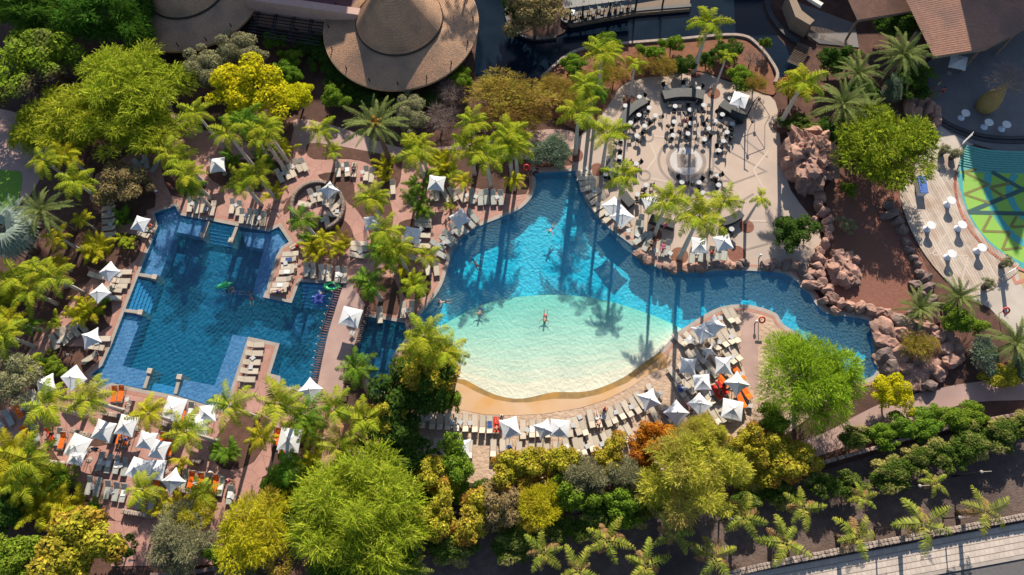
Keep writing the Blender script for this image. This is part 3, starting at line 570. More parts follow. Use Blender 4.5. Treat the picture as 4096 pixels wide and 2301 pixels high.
link('wall', MB().prism([(p.x, p.y) for p in q], 0, 2.4).mesh('lodge_wall', M_timber), t)
link('parapet', MB().prism([(p[0], p[1]) for p in band(PA(14, (250, -40), (310, 105), (450, 190)), .55, False)], 2.3, 2.75).mesh('lodge_parapet', M_whitewall), t)
t = tag(link('rim_wall', MB().prism([(p[0], p[1]) for p in band(PA(14, (-20, 20), (30, 170), (160, 330), (290, 420)), .7)], -.3, .35).mesh('canal_rim', M_dark)), 'dark curved rim wall along the right bank of the canal', 'kerb')
tag(link('rim_wall', MB().prism([(p[0], p[1]) for p in band(PD((1362, 198), (1430, 140), (1500, 119), (1570, 112), (1700, 102), (1850, 91), (1905, 116), (1952, 180), (1948, 210)), .38)], -.3, .35).mesh('canal_rim', M_stone)), 'pale stone rim along the planted bank above the round plaza', 'kerb')
tag(link('rim_wall', MB().prism([(p[0], p[1]) for p in band(PD((1286, -20), (1275, 40), (1298, 82), (1345, 100), (1400, 96)), .5)], -.3, .35).mesh('canal_rim', M_dark)), 'dark rim of the planted island in the canal', 'kerb')

# ------------------------------------------------------------------ plaza inlays
def flat(name, poly, z, mat, parent=None):
    o = link(name, MB().add([(p[0], p[1], z) for p in poly], [tuple(range(len(poly)))]).mesh(name, mat), parent)
    if not parent: tag(o, kind='structure')
    return o
def ring(name, c, r0, r1, z, mat, n=64, parent=None):
    V = []
    for k in range(n): a = 2*math.pi*k/n; V += [(c.x+r0*math.cos(a), c.y+r0*math.sin(a), z), (c.x+r1*math.cos(a), c.y+r1*math.sin(a), z)]
    F = [(2*k, 2*k+1, (2*k+3) % (2*n), (2*k+2) % (2*n)) for k in range(n)]
    o = link(name, MB().add(V, F).mesh(name, mat), parent)
    return o if parent else tag(o, kind='structure')
ZI = [.0085]; pz = GO['plaza']; r1 = (G(A(23, 1835, 205))-PLC).length
flat('medallion', gcirc(PLC, r1, 48), .006, M_disc, pz); ring('inlay_ring', PLC, r1+.05, r1+.5, .007, M_plazaline, parent=pz)
ring('inlay_ring', PLC, r1*1.62, r1*1.62+.35, .007, M_plazaline, parent=pz)
flat('drain_cover', [(PLC.x-1.1+x, PLC.y-.9+y) for x, y in ((0, 0), (2.2, 0), (2.2, 1.9), (0, 1.9))], .012, M_plazaline, pz)
for px, m_ in ((PA(23, (1960, 250), (2130, 420), (2460, 300)), M_plazaline), (PA(23, (2060, 90), (2460, 310)), M_plazaline), (PA(23, (2250, 0), (2470, 170)), M_plazaline), (PA(23, (2470, 110), (2330, 290), (2430, 470)), M_plazalight), (PA(23, (1300, 290), (1390, 165), (1330, 30)), M_plazalight), (PA(23, (1330, 370), (1480, 400), (1560, 430)), M_plazalight), (PA(23, (1240, 740), (1245, 560), (1300, 490)), M_plazaline),
    (PA(13, (1750, 1240), (1830, 1330)), M_plazalight), (PA(13, (1500, 1330), (1350, 1310)), M_plazalight), (PA(13, (1680, 770), (1720, 740), (1830, 870)), M_plazalight), (PA(23, (2120, 1090), (2250, 1060), (2470, 1000)), M_plazaline), (PA(23, (2230, 780), (2470, 785)), M_plazalight), (PA(23, (2215, 700), (2230, 580), (2330, 520)), M_plazaline)):
    for a, b in zip(px, px[1:]): ZI[0] += .0006; flat('inlay_strip', band([a, b], .22, False), ZI[0], m_, pz)
for x, y, t_ in ((1280, 345, 23), (2060, 440, 23), (1310, 1320, 13), (2060, 30, 23)):
    ring('inlay_ring', G(A(t_, x, y)), .55, .8, .022, M_plazaline, 28, parent=pz)
# ------------------------------------------------------------------ play floor pattern
ZJ = [.02]; pf = GO['play_floor']; M_tealdark = mk('dark_teal_line', (.04, .09, .09), (.05, .11, .1), scale=3)
for r_, px in ((.95, PD((2414, 436), (2412, 475), (2428, 535), (2468, 598), (2535, 652), (2640, 698))), (.85, PA(24, (2130, 320), (2115, 450), (2150, 600), (2240, 780), (2380, 940), (2600, 1080))), (.8, PA(24, (2390, 330), (2330, 440), (2345, 570), (2420, 700), (2600, 850)))):
    flat('teal_band', band(px, r_), .0155+r_*.002, M_teal, pf)
for px, wd, m_ in ((PA(24, (2600, 420), (1930, 700), (2600, 715)), .55, M_tealdark), (PA(24, (2160, 310), (2600, 560)), .55, M_tealdark), (PA(24, (2010, 280), (1890, 310), (2130, 430), (1890, 525), (2140, 610)), .32, M_brownline), (PA(24, (2290, 560), (2140, 460), (2330, 420)), .4, M_brownline), (PA(24, (2150, 730), (2070, 880), (2330, 890), (2260, 1060), (2450, 1040)), .32, M_brownline), (PA(24, (2400, 730), (2340, 840), (2600, 830)), .32, M_brownline)):
    for a, b in zip(px, px[1:]): ZJ[0] += .0008; flat('zigzag_line', band([a, b], wd, False), ZJ[0], m_, pf)
flat('ochre_zigzag', band(PA(24, (2330, 1240), (2390, 1380), (2560, 1330)), .5, False), .012, M_coping2, GO['ochre_walk'])
t = thing('brick_kerb', 'narrow red brick kerb curving round the green play floor', 'kerb', (0, 0, 0))
P = [Vector((g.x, g.y)) for g in WG(cat(PD((2406, 434), (2402, 475), (2418, 538), (2459, 603), (2528, 660), (2640, 706)), 14, False))]
bmh = MB().box(0, 0, .03, .42, .34, .12, bev=.02).mesh('brick', M_coping2)
for i in range(len(P)-1):
    d = P[i+1]-P[i]; n = max(1, round(d.length/.46))
    for k in range(n): c = P[i]+d*((k+.5)/n); link('brick', bmh, t, (c.x, c.y, .0), (0, 0, math.atan2(d.y, d.x)))
t = thing('amphitheatre_stair', 'curved flight of teal steps above the green play floor', 'steps', (0, 0, 0))
lo = [Vector((g.x, g.y)) for g in WG(cat(PA(24, (1838, 240), (2100, 290), (2470, 300), (2800, 290)), 6, False))]; hi = [Vector((g.x, g.y)) for g in WG(cat(PA(24, (1895, 72), (2100, 118), (2470, 135), (2800, 120)), 6, False))]
for k in range(9):
    A_ = [l.lerp(h, k/9) for l, h in zip(lo, hi)]; B_ = [l.lerp(h, (k+.93)/9) for l, h in zip(lo, hi)]
    link('step', MB().prism([(p.x, p.y) for p in A_+B_[::-1]], -.1, .05+.07*k).mesh('teal_step', M_tealstep), t)
t = thing('plaza_steps', 'two dark curved steps along the edge of the shaded grey plaza', 'steps', (0, 0, 0))
for k in range(2):
    link('step', MB().prism([(p[0], p[1]) for p in band(PA(14, (1625, 1165-k*35), (1800, 1265-k*35), (2050, 1345-k*35), (2300, 1370-k*35), (2600, 1365-k*35)), .45)], -.1, .1+.1*k).mesh('dark_step', M_dark), t)
# ------------------------------------------------------------------ timber deck beside the play floor, board by board
def boards(name, poly, ang, wd, gap, z0, z1, mat, parent, jitter=0):
    u = Vector((math.cos(ang), math.sin(ang))); v = Vector((-u.y, u.x)); Q = [(Vector((p[0], p[1])).dot(u), Vector((p[0], p[1])).dot(v)) for p in poly]
    def cuts(vv):
        out = []
        for (a, b), (c, d) in zip(Q, Q[1:]+Q[:1]):
            if (b > vv) != (d > vv): out.append(a+(c-a)*(vv-b)/(d-b))
        return sorted(out)
    v0 = min(q[1] for q in Q)+.05; n = 0
    while v0 < max(q[1] for q in Q)-.05:
        a, b, m_ = cuts(v0+gap), cuts(v0+wd-gap), cuts(v0+wd/2)
        if not (len(a) == len(b) == len(m_)): a = b = m_
        for i in range(0, len(a)-1, 2):
            if m_[i+1]-m_[i] < .3: continue
            pts = [u*a[i]+v*(v0+gap), u*a[i+1]+v*(v0+gap), u*b[i+1]+v*(v0+wd-gap), u*b[i]+v*(v0+wd-gap)]
            link(name, MB().prism([(p.x, p.y) for p in pts], z0, z1+random.uniform(0, jitter)).mesh(name, mat), parent); n += 1
        v0 += wd
dkp = [(p.x, p.y) for p in WG(decks_px)]; g0, g1 = G(A(24, 1480, 600)), G(A(24, 1830, 1250)); dd = g1-g0
boards('plank', dkp, math.atan2(dd.y, dd.x), .3, .012, -.02, .06, M_plank, GO['deck_bed'], .008)
for px in (PA(24, (1575, 1112), (1735, 880)), PA(24, (1575, 1112), (1930, 1120)), PA(24, (1930, 1120), (1850, 1420))):
    flat('inlay_strip', band(px, .16, False), .074, M_plazalight, GO['deck_bed'])
# ------------------------------------------------------------------ street edge: stone retaining wall, pavement of slabs, road
def stonewall(label, px, wd, ht, step, mat=M_stone, cat_='wall', core=None, name='stone_wall', rnd=.25, z0=0):
    t = thing(name, label, cat_, (0, 0, 0)); P = [Vector((g.x, g.y)) for g in WG(cat(px, 8, False))]
    link('core', MB().prism([(p[0], p[1]) for p in band(px, wd*.8)], z0-.3, ht-.12).mesh('wall_core', core or M_rockdark), t)
    ms = []
    for k in range(5):
        bm = bmesh.new(); bmesh.ops.create_cube(bm, size=1); bmesh.ops.bevel(bm, geom=bm.edges[:], offset=.16, segments=1, affect='EDGES')
        for v in bm.verts: v.co += Vector([random.uniform(-.06, .06) for _ in range(3)])
        m = bpy.data.meshes.new('stone'); bm.to_mesh(m); bm.free(); m.materials.append(mat); ms.append(m)
    rows = max(1, round(wd/step)) if wd > .5 else 1
    for i in range(len(P)-1):
        d = P[i+1]-P[i]; n = max(1, round(d.length/step)); an = math.atan2(d.y, d.x); nn = Vector((-d.y, d.x)).normalized()
        for k in range(n):
            for r_ in range(rows):
                c = P[i]+d*((k+.5+random.uniform(-.1, .1))/n)+nn*((r_+.5)/rows-.5)*wd
                link('stone', random.choice(ms), t, (c.x, c.y, ht-.1+random.uniform(0, .06)), (0, 0, an+random.uniform(-rnd, rnd)), (d.length/n*.95, wd/rows*.95, .26))
    return t
stonewall('long rubble stone wall between the dark soil strip and the pale pavement', PA(43, (2030, 1447), (2470, 1345))+PA(44, (600, 1225), (1200, 1110), (1800, 1000), (2470, 875), (2700, 830)), .62, .8, .36)
stonewall('long thin garden wall above the clipped hedge at lower right', PD((2050, 1170), (2190, 1130), (2330, 1090), (2460, 1063), (2640, 1030)), .4, 1.5, .55, mk('wall_cap', (.3, .2, .16), (.24, .16, .13), scale=3, obrand=.15), rnd=.03)
stonewall('short dark garden wall under the trees at the bottom centre', PD((1310, 1330), (1400, 1305), (1500, 1272), (1600, 1250)), .4, 1.3, .6, M_rockdark, rnd=.03)
stonewall('dark wall at the bottom edge beside the olive trees', PD((390, 1446), (480, 1440), (600, 1420), (700, 1400)), .4, 1.0, .6, M_rockdark, rnd=.03)
sa, sb = G(A(44, -560, 1475)), G(A(44, 2800, 853)); sdir = (sb-sa); sl_ = sdir.length; su = Vector((sdir.x, sdir.y)).normalized(); sn = Vector((su.y, -su.x)); s0 = Vector((sa.x, sa.y))
swid = (Vector(G(A(44, 2470, 1247))[:2])-s0).dot(sn)
def sq(u0, u1, v0, v1): return [s0+su*u0+sn*v0, s0+su*u0+sn*v1, s0+su*u1+sn*v1, s0+su*u1+sn*v0]
def sprism(name, q, z0, z1, m): return MB().prism([(p.x, p.y) for p in q], z0, z1).mesh(name, m)
pav = tag(link('pavement', sprism('pavement', sq(-20, sl_+40, .2, swid), -.2, .06, M_plazaline)), kind='structure')
tag(link('road', sprism('road', sq(-40, sl_+80, swid+.35, swid+30), -.25, -.02, M_asphalt)), kind='structure')
tag(link('kerb', sprism('kerb', sq(-20, sl_+40, swid+.01, swid+.34), -.25, .1, M_kerbgrey)), kind='structure')
ps = .5; slab = MB().box(0, 0, 0, ps-.014, ps-.014, .06).mesh('paver', M_paver); rest = MB(); cand = []
nu, nv = int((sl_+6)/ps), int((swid-.2)/ps)
an = math.atan2(su.y, su.x)
for i in range(nu):
    for j in range(nv):
        c = s0+su*((i+.5+(.5 if j % 2 else 0))*ps)+sn*(.22+(j+.5)*(swid-.22)/nv); cand.append((i, c))
cand.sort(key=lambda q: -q[0])
mid = [q for q in cand if 8 < q[0]]
for k, (i, c) in enumerate(mid[10:310]): link('paver', slab, pav, (c.x, c.y, .05), (0, 0, an))
for i, c in mid[:10]+mid[310:]+[q for q in cand if q[0] <= 8]: rest.box(c.x, c.y, .05, ps-.014, ps-.014, .06, an)
tag(link('paver_field', rest.mesh('paver_field', M_paver), pav), kind='stuff')

# ------------------------------------------------------------------ rocks
def rockmesh(seed, sub=3, amp=.16, flat_=.75, mat=M_rock, freq=1.0, ridge=.08, planes=13, lo=.55, strata=0):
    """boulder: a ball hewn by random planes, then roughened; strata adds bedding ledges"""
    rg = random.Random(seed*77+5); bm = bmesh.new(); bmesh.ops.create_icosphere(bm, subdivisions=sub, radius=1); off = Vector((seed*3.7, seed*1.3, seed*5.1)); pl = []
    for k in range(planes):
        n = Vector((rg.gauss(0, 1), rg.gauss(0, 1), rg.gauss(.2, .8))).normalized(); pl.append((n, rg.uniform(lo, .88)))
    for v in bm.verts:
        p = v.co.copy()
        for n, d in pl:
            e_ = p.dot(n)-d
            if e_ > 0: p -= n*e_
        p *= 1+noise.noise(p*freq*1.6+off)*amp-abs(noise.noise(p*freq*2.6+off))*ridge*2+noise.noise(p*6+off)*.035
        if strata: q = (p.z*strata+noise.noise(p*.9+off)*1.2); fr_ = q-math.floor(q); p.x *= 1+.07*(fr_-.5); p.y *= 1+.09*(fr_-.5); p.z += (.5-fr_)*.35/strata
        v.co = p; v.co.z *= flat_
    m = bpy.data.meshes.new('rock'); bm.to_mesh(m); bm.free(); m.materials.append(mat); return m
RK = [rockmesh(k) for k in range(8)]; RKD = [rockmesh(k+10, mat=M_rockdark) for k in range(6)]
def rock(px, sx, sy, h, parent, rz=None, dark=False, z=None):
    g = G(px); return link('stone', random.choice(RKD if dark else RK), parent, (g.x, g.y, (h*.25 if z is None else z)), (random.uniform(-.2, .2), random.uniform(-.2, .2), random.uniform(0, 6.28) if rz is None else rz), (sx, sy, h))
t = thing('rock_formation', 'large layered pink rock outcrop beside the round plaza', 'rock', (0, 0, 0))
g = G(D(2030, 408))
link('main_rock', rockmesh(31, 5, .3, .7, freq=1.6, ridge=.25, planes=16, lo=.6, strata=5), t, (g.x, g.y, 1.0), (0, 0, .3), (3.9, 4.9, 4.2))
for x, y, s, h in ((1990, 380, 1.8, 2.4), (2060, 370, 1.7, 3), (2075, 420, 1.6, 2.6), (2000, 440, 1.7, 2), (2045, 455, 1.9, 2.2), (1985, 420, 1.4, 1.8), (2080, 390, 1.3, 2), (2030, 350, 1.6, 3), (2005, 350, 1.2, 2)): rock(D(x, y), s, s*.85, h, t)
t = thing('rock_wall', 'chain of pink boulders between the red gravel bed and the lagoon', 'rock wall', (0, 0, 0))
for x, y, s in ((2052, 480, 1.3), (2062, 500, 1.2), (2058, 520, 1.2), (2068, 540, 1.3), (2078, 560, 1.2), (2082, 578, 1.2), (2082, 600, 1.1), (2072, 618, 1.2), (2062, 636, 1.1), (2055, 655, 1.1), (2052, 675, 1.2), (2056, 695, 1.2), (2062, 715, 1.3), (2074, 732, 1.3), (2090, 750, 1.3), (2110, 765, 1.2), (2135, 772, 1.1), (2160, 776, 1.1), (2185, 782, 1.1), (2205, 788, 1.1), (2228, 795, 1.2), (2044, 560, 1.0), (2040, 690, 1.0), (2040, 715, 1.1), (2070, 760, 1.0), (2100, 785, 1.0)): rock(D(x, y), s*random.uniform(.68, .92), s*random.uniform(.6, .85), s*1.0, t)
t = thing('rock_formation', 'round pale pink boulder cluster standing on the red gravel bed', 'rock', (0, 0, 0))
g = G(D(2118, 675)); link('main_rock', rockmesh(44, 5, .25, .6, freq=1.5, ridge=.2, planes=14, lo=.55, strata=3), t, (g.x, g.y, .3), (0, 0, .4), (2.4, 2.8, 1.9))
for x, y, s in ((2105, 645, 1.1), (2150, 655, .8), (2095, 680, 1.0), (2140, 690, 1.1), (2115, 705, 1.1), (2125, 650, .7)): rock(D(x, y), s, s*.9, s*1.4, t)
t = thing('rock_formation', 'dark stepped rock cliff at the right end of the lagoon', 'rock', (0, 0, 0))
for x, y, s, h in ((2225, 830, 2.0, 1.8), (2260, 815, 1.8, 1.7), (2225, 860, 2.1, 1.6), (2260, 850, 2.0, 2), (2225, 895, 2.0, 1.5), (2255, 890, 1.9, 1.7), (2240, 925, 1.9, 1.4), (2290, 830, 1.7, 1.8), (2330, 830, 1.6, 1.6), (2275, 930, 1.5, 1.3), (2300, 900, 1.6, 1.5), (2330, 880, 1.7, 1.6), (2350, 850, 1.6, 1.8), (2370, 880, 1.5, 1.8), (2385, 910, 1.5, 1.6), (2350, 940, 1.5, 1.3), (2330, 970, 1.4, 1.2), (2300, 790, 1.3, 1.3), (2345, 800, 1.5, 1.5), (2380, 850, 1.3, 1.4), (2400, 880, 1.2, 1.3)): rock(D(x, y), s*.8, s*.68, h*.9, t, dark=(x+y) % 3 == 0)
for x, y, sx, sy, h_ in ((2238, 850, 2.6, 2.9, 1.5), (2250, 905, 2.5, 2.2, 1.2), (2305, 840, 2.7, 2.2, 1.3), (2330, 900, 2.6, 2.4, 1.2), (2375, 880, 2.0, 2.4, 1.3), (2300, 950, 2.2, 1.8, 1.0)):
    g = G(D(x, y)); link('stone', rockmesh(x % 17, 4, .25, .7, M_rock, 1.5, .2, 14, .6, 4), t, (g.x, g.y, .1), (0, 0, x*.1), (sx, sy, h_))
t = thing('rock_formation', 'grey angular boulders between the red gravel bed and the timber deck', 'rock', (0, 0, 0))
for x, y, s in ((2310, 690, 1.0), (2325, 705, 1.1), (2300, 720, 1.0), (2330, 730, 1.2), (2310, 745, 1.0), (2340, 755, 1.0), (2350, 775, 1.1), (2235, 520, 1.0), (2245, 540, 1.1), (2255, 560, 1.0), (2265, 580, 1.0), (2225, 545, .9), (2275, 610, .7), (2285, 630, .7), (2295, 650, .7), (2305, 670, .8)): rock(D(x, y), s*.85, s*.8, s*1.1, t, dark=True)
t = thing('rock_formation', 'pink rocks at the edge of the shaded grey plaza', 'rock', (0, 0, 0))
for x, y, s in ((2285, 275, 1.3), (2310, 262, 1.4), (2330, 280, 1.2), (2345, 290, 1.2), (2350, 310, 1.0), (2340, 325, .9), (2300, 290, 1.1), (2300, 240, 1.0), (2320, 230, .9)): rock(D(x, y), s, s*.8, s*1.3, t)
t = thing('rock_edging', 'row of dark boulders along the lagoon below the round plaza', 'rock wall', (0, 0, 0))
for x, y, s in ((1230, 1095, .9), (1270, 1130, .9), (1320, 1165, .9), (1420, 1215, .6), (1480, 1225, .7), (1560, 1230, .9), (1610, 1225, .8), (1680, 1225, .9), (1740, 1225, .9), (1800, 1240, .9), (1850, 1225, .8), (1900, 1200, .9), (1960, 1190, .9), (2010, 1190, .8), (2070, 1200, .8), (2130, 1205, .8), (2180, 1195, .8), (2230, 1170, .8), (2440, 1210, 1.0)): rock(A(23, x, y+12), s, s*.7, s*.9, t, dark=x % 3 > 0)
t = thing('rock_edging', 'boulders along the lagoon edge left of the big boulder chain', 'rock wall', (0, 0, 0))
for x, y, s in ((20, 1215, .9), (60, 1190, .7), (180, 1210, 1.0), (240, 1210, .9), (300, 1230, 1.0), (340, 1280, 1.0), (370, 1340, 1.1), (400, 1400, 1.1)): rock(A(24, x, y), s, s*.8, s, t, dark=x % 40 > 0)

# ------------------------------------------------------------------ footbridge between the pools
t = thing('footbridge', 'long pink footbridge with slatted timber sides between the two pools', 'bridge', (0, 0, 0))
Lf = WG(cat(PA(22, (885, 1330))+PA(32, (838, 20), (700, 460), (640, 740), (590, 1000), (560, 1130)), 4, False)); Rt = WG(cat(PA(32, (1050, 190), (985, 420), (915, 660), (870, 850), (830, 1050), (815, 1120)), 4, False))
link('deck', MB().prism([(p.x, p.y) for p in Lf]+[(p.x, p.y) for p in Rt[::-1]], -.4, .06).mesh('bridge_deck', M_path), t)
slm = MB().box(0, 0, 0, 1.0, .1, .07).mesh('bridge_slat', mk('bridge_timber', (.2, .1, .07), (.14, .07, .05), scale=3, obrand=.3)); knob = MB().lathe([(.01, .98), (.06, .95), (.085, .88), (.06, .81), (.045, .78), (.045, -.2)], 8).mesh('rail_post', mk('post_pale', (.5, .46, .42), scale=4))
for side, P in ((-1, Lf), (1, Rt)):
    acc = 0
    for a, b in zip(P, P[1:]):
        d = b-a; n = max(1, round(d.length/.3)); an = math.atan2(d.y, d.x)
        for k in range(n):
            c = a+d*((k+.5)/n); nn = Vector((-math.sin(an), math.cos(an), 0))*(-.42*side if side < 0 else .42)
            nn = Vector((-d.y, d.x, 0)).normalized(); nn = nn*(-.45) if side < 0 else nn*.45
            link('slat', slm, t, (c.x+nn.x, c.y+nn.y, .12), (0, 0, an+math.pi/2), (.85 if side < 0 else .6, 1, 1)); acc += 1
            if acc % 3 == 0: link('rail_post', knob, t, (c.x+nn.x*1.7, c.y+nn.y*1.7, .1))
# low planter walls of the lower-left terrace
for px, lab in ((PA(31, (1000, 1240), (1270, 1290)), 'low stone planter wall beside the orange towelled loungers, lower left'), (PA(41, (715, 60), (900, 110)), 'low stone planter wall under the umbrellas at lower left'), (PA(41, (1200, 830), (1510, 880)), 'stone terrace wall above the dark stairwell at lower left'),
    (PA(41, (1690, 610), (1870, 650)), 'short stone block wall below the star umbrella, lower left'), (PA(41, (1880, 340), (1960, 360)), 'small stone planter corner near the agave bushes, lower left'), (PA(31, (1290, 1120), (1230, 1290)), 'sloping stone planter side near the white parasols, lower left'), (PA(31, (1560, 1330), (1700, 1380)), 'stone planter beside the white lantern, lower left')):
    stonewall(lab, [px[0], tuple((a+b)/2 for a, b in zip(*px)), px[1]], .55, .6, .5, name='planter_wall')
stonewall('curved rubble wall round the circular lounger terrace', [A(22, 610+235*math.cos(R(a))*1.05, 650+225*math.sin(R(a))) for a in range(-215, 75, 15)], .45, .7, .45, name='planter_wall')
# ------------------------------------------------------------------ vegetation
M_trunk = mk('palm_trunk', (.5, .46, .41), (.38, .34, .3), scale=3, rough=.9, stretch=(1, 1, 5), bump=.01)
M_trunkbr = mk('rough_trunk', (.16, .11, .075), (.1, .07, .05), scale=5, rough=.95, bump=.03)
M_shaft = mk('crownshaft', (.16, .28, .06), (.22, .33, .09), scale=3, rough=.5)
M_bark = mk('bark', (.13, .09, .065), (.18, .13, .1), scale=4, rough=.95, bump=.02)
M_fr = leafmat('royal_frond', (.2, .29, .02), (.48, .48, .04), .4, .25, .018)
M_fry = leafmat('yellow_frond', (.38, .4, .02), (.5, .42, .03), .4, .25, .015)
M_frd = leafmat('date_frond', (.15, .2, .055), (.24, .27, .09), .3, .2, .012)
M_frdry = leafmat('dry_frond', (.3, .17, .07), (.36, .24, .11), .3, .25, .01)
M_frblue = leafmat('blue_frond', (.2, .26, .22), (.28, .33, .27), .25, .2, .01)
M_frdark = leafmat('green_frond', (.09, .2, .02), (.19, .3, .03), .4, .25, .015)
def frond(name, L, wid, n, arch, droop, mat, stiff=.35, width=.078, rise=.3, seed=0, seg=9, irr=.2):
    """one feather leaf along +X: rachis with two rows of narrow leaflets in several planes"""
    rg = random.Random(seed); mb = MB(); ax = []; x = z = y = 0.0; an = rise; sw_ = rg.uniform(-.3, .3)
    for i in range(seg+1):
        ax.append(Vector((x, y, z))); an2 = an-arch*(i/seg)**1.3; x += math.cos(an2)*L/seg; z += math.sin(an2)*L/seg; y += sw_*(i/seg)*L/seg*.6
    mb.tube(ax, [.04*(1-i/seg*.8) for i in range(seg+1)], 4, False)
    for i in range(n):
        t = .1+.9*(i+.5)/n; k = min(int(t*seg), seg-1); p = ax[k].lerp(ax[k+1], t*seg-k); d = (ax[k+1]-ax[k]).normalized()
        ln = wid*(math.sin(math.pi*(.12+.85*t)**.8)**.7+.08)
        for s in (-1, 1):
            if rg.random() < .06: continue
            l_ = ln*rg.uniform(1-irr, 1+irr); sw = stiff+rg.uniform(-.12, .16); dr = -droop*rg.uniform(.45, 1.35)+(.12 if i % 3 == 0 else 0)
            v = Vector((d.x*sw, s*.9, d.z*sw+dr)).normalized(); q = p+v*l_*.5; e_ = q+Vector((v.x, v.y, v.z-.45*droop)).normalized()*l_*.5
            w_ = d*width*.5; mb.add([p-w_*.6, p+w_*.6, q+w_, q-w_, e_], [(0, 1, 2, 3), (3, 2, 4)])
    return mb.mesh(name, mat)
def fset(name, k, **kw):
    return [frond(name, seed=i, **{**kw, 'L': kw['L']*(1+.1*math.sin(i*2.1)), 'arch': kw['arch']*(1+.25*math.cos(i*1.7))}) for i in range(k)]
F_roy = fset('frond', 5, L=3.1, wid=.78, n=40, arch=1.35, droop=.45, mat=M_fr, rise=.55)
F_royy = fset('frond', 4, L=2.9, wid=.72, n=38, arch=1.3, droop=.45, mat=M_fry, rise=.5)
F_rdk = fset('frond', 4, L=2.9, wid=.8, n=38, arch=1.45, droop=.55, mat=M_frdark, rise=.5)
F_dry = fset('frond', 3, L=2.4, wid=.55, n=26, arch=1.4, droop=.5, mat=M_frdry, rise=.2)
F_str = fset('frond', 4, L=2.85, wid=.62, n=26, arch=1.25, droop=.4, mat=leafmat('street_frond', (.2, .28, .03), (.42, .4, .07), .35, .35, .015), rise=.4)
F_date = fset('frond', 4, L=3.6, wid=.42, n=46, arch=.9, droop=.12, mat=M_frd, rise=.75, stiff=.75, width=.06)
F_blue = fset('frond', 4, L=3.4, wid=.45, n=44, arch=.9, droop=.15, mat=M_frblue, rise=.7, stiff=.7, width=.05)
F_short = fset('frond', 4, L=2.1, wid=.5, n=28, arch=1.25, droop=.3, mat=M_fr, rise=.5)
def fanleaf(seed, mat):
    mb = MB(); rg = random.Random(seed); mb.tube([(0, 0, 0), (.9, 0, .35)], .04, 4, False); c = Vector((.9, 0, .35))
    for i in range(17):
        a = R(-125+250*i/16); d = Vector((math.cos(a), math.sin(a), -.05)); q = c+d*.75+Vector((0, 0, .05)); e_ = c+d*rg.uniform(1.25, 1.45)+Vector((0, 0, -.25)); n = Vector((-d.y, d.x, .15))*.1
        mb.add([c, q-n, e_, q+n], [(0, 1, 2, 3)])
    return mb.mesh('fan_leaf', mat)
F_fan = [fanleaf(k, M_frblue) for k in range(3)]; F_fang = [fanleaf(k, leafmat('fan_green', (.12, .2, .03), (.2, .27, .05), .3)) for k in range(3)]
TR_roy = []; 
def trunkmesh(h, r0, r1, mat, bulge=.0, seg=8, lean=(0, 0)):
    n = 7; pts = []; rs = []
    for i in range(n+1):
        t = i/n; pts.append((lean[0]*(1-t)**1.5, lean[1]*(1-t)**1.5, -h*(1-t))); rs.append((r0+(r1-r0)*t)*(1+bulge*math.sin(math.pi*min(1, t*1.3)))*(1.35 if i == 0 else 1))
    return MB().tube(pts, rs, seg).mesh('trunk', mat, True)
SHAFT = MB().lathe([(.02, .35), (.1, .2), (.13, -.4), (.17, -1.0)], 8).mesh('crownshaft', M_shaft)
def palm(px, h, label, kind='royal', sc=1.0, n=None, group='palms of the garden', base=None, name='palm_tree'):
    c = G(px, h); rg = random
    t = thing(name, label, 'palm', (c.x, c.y, 0), 0, group)
    lean = (0, 0)
    if base is not None: b = G(base); lean = ((b.x-c.x), (b.y-c.y))
    if math.hypot(*lean) > 1.6: k = 1.6/math.hypot(*lean); lean = (lean[0]*k, lean[1]*k)
    if kind in ('royal', 'dark', 'young', 'street', 'sprout'):
        link('trunk', trunkmesh(h-.8*sc, .23*sc, .15*sc, M_trunk if kind != 'street' else M_trunkbr, .15, lean=lean), t, (0, 0, h-.8*sc))
        if kind != 'street': link('crownshaft', SHAFT, t, (0, 0, h), None, sc)
    else: link('trunk', trunkmesh(h, .3*sc, .26*sc, M_trunkbr, lean=lean), t, (0, 0, h))
    F, nn, tilt = {'royal': (F_roy, 15, .25), 'dark': (F_rdk, 14, .2), 'young': (F_royy, 11, .25), 'street': (F_str, 8, .1), 'date': (F_date, 34, .9), 'blue': (F_blue, 32, .9), 'short': (F_short, 14, .5), 'sprout': (F_short, 6, -.3), 'fan': (F_fan, 24, .9), 'fang': (F_fang, 20, .8)}[kind]
    nn = n or nn; ph = rg.uniform(0, 6.28)
    if kind in ('royal', 'dark', 'young'): sc *= .87*rg.uniform(.9, 1.1); nn = rg.choice((10, 11, 12, 13))
    for i in range(nn):
        lv = i/nn; az = ph+i*2.39996+rg.uniform(-.15, .15)
        el = -tilt*.9+(tilt*1.6)*lv**1.2+rg.uniform(-.12, .12) if kind in ('date', 'blue', 'fan', 'fang', 'short') else -.35+.8*lv**1.6+rg.uniform(-.14, .14)
        ms = F
        if kind == 'street' and i < 3: ms = F_dry
        if kind in ('royal', 'young') and i < 2 and rg.random() < .3: ms = F_dry; el -= .3
        link('frond', rg.choice(ms), t, (0, 0, h+(.1 if kind != 'date' else .25)*sc), (rg.uniform(-.25, .25), -el, az), sc*rg.uniform(.85, 1.08)*(1 if kind not in ('date', 'blue') else (1-.35*lv**3)))
    return t
PALMS = []   # (zone, px, h, kind, scale)
def pz_(zone, t_, lst, kind='royal', h=7, sc=1.0):
    for it in lst:
        x, y = it[:2]; PALMS.append((zone, A(t_, x, y), it[2] if len(it) > 2 else h, it[3] if len(it) > 3 else kind, it[4] if len(it) > 4 else sc))
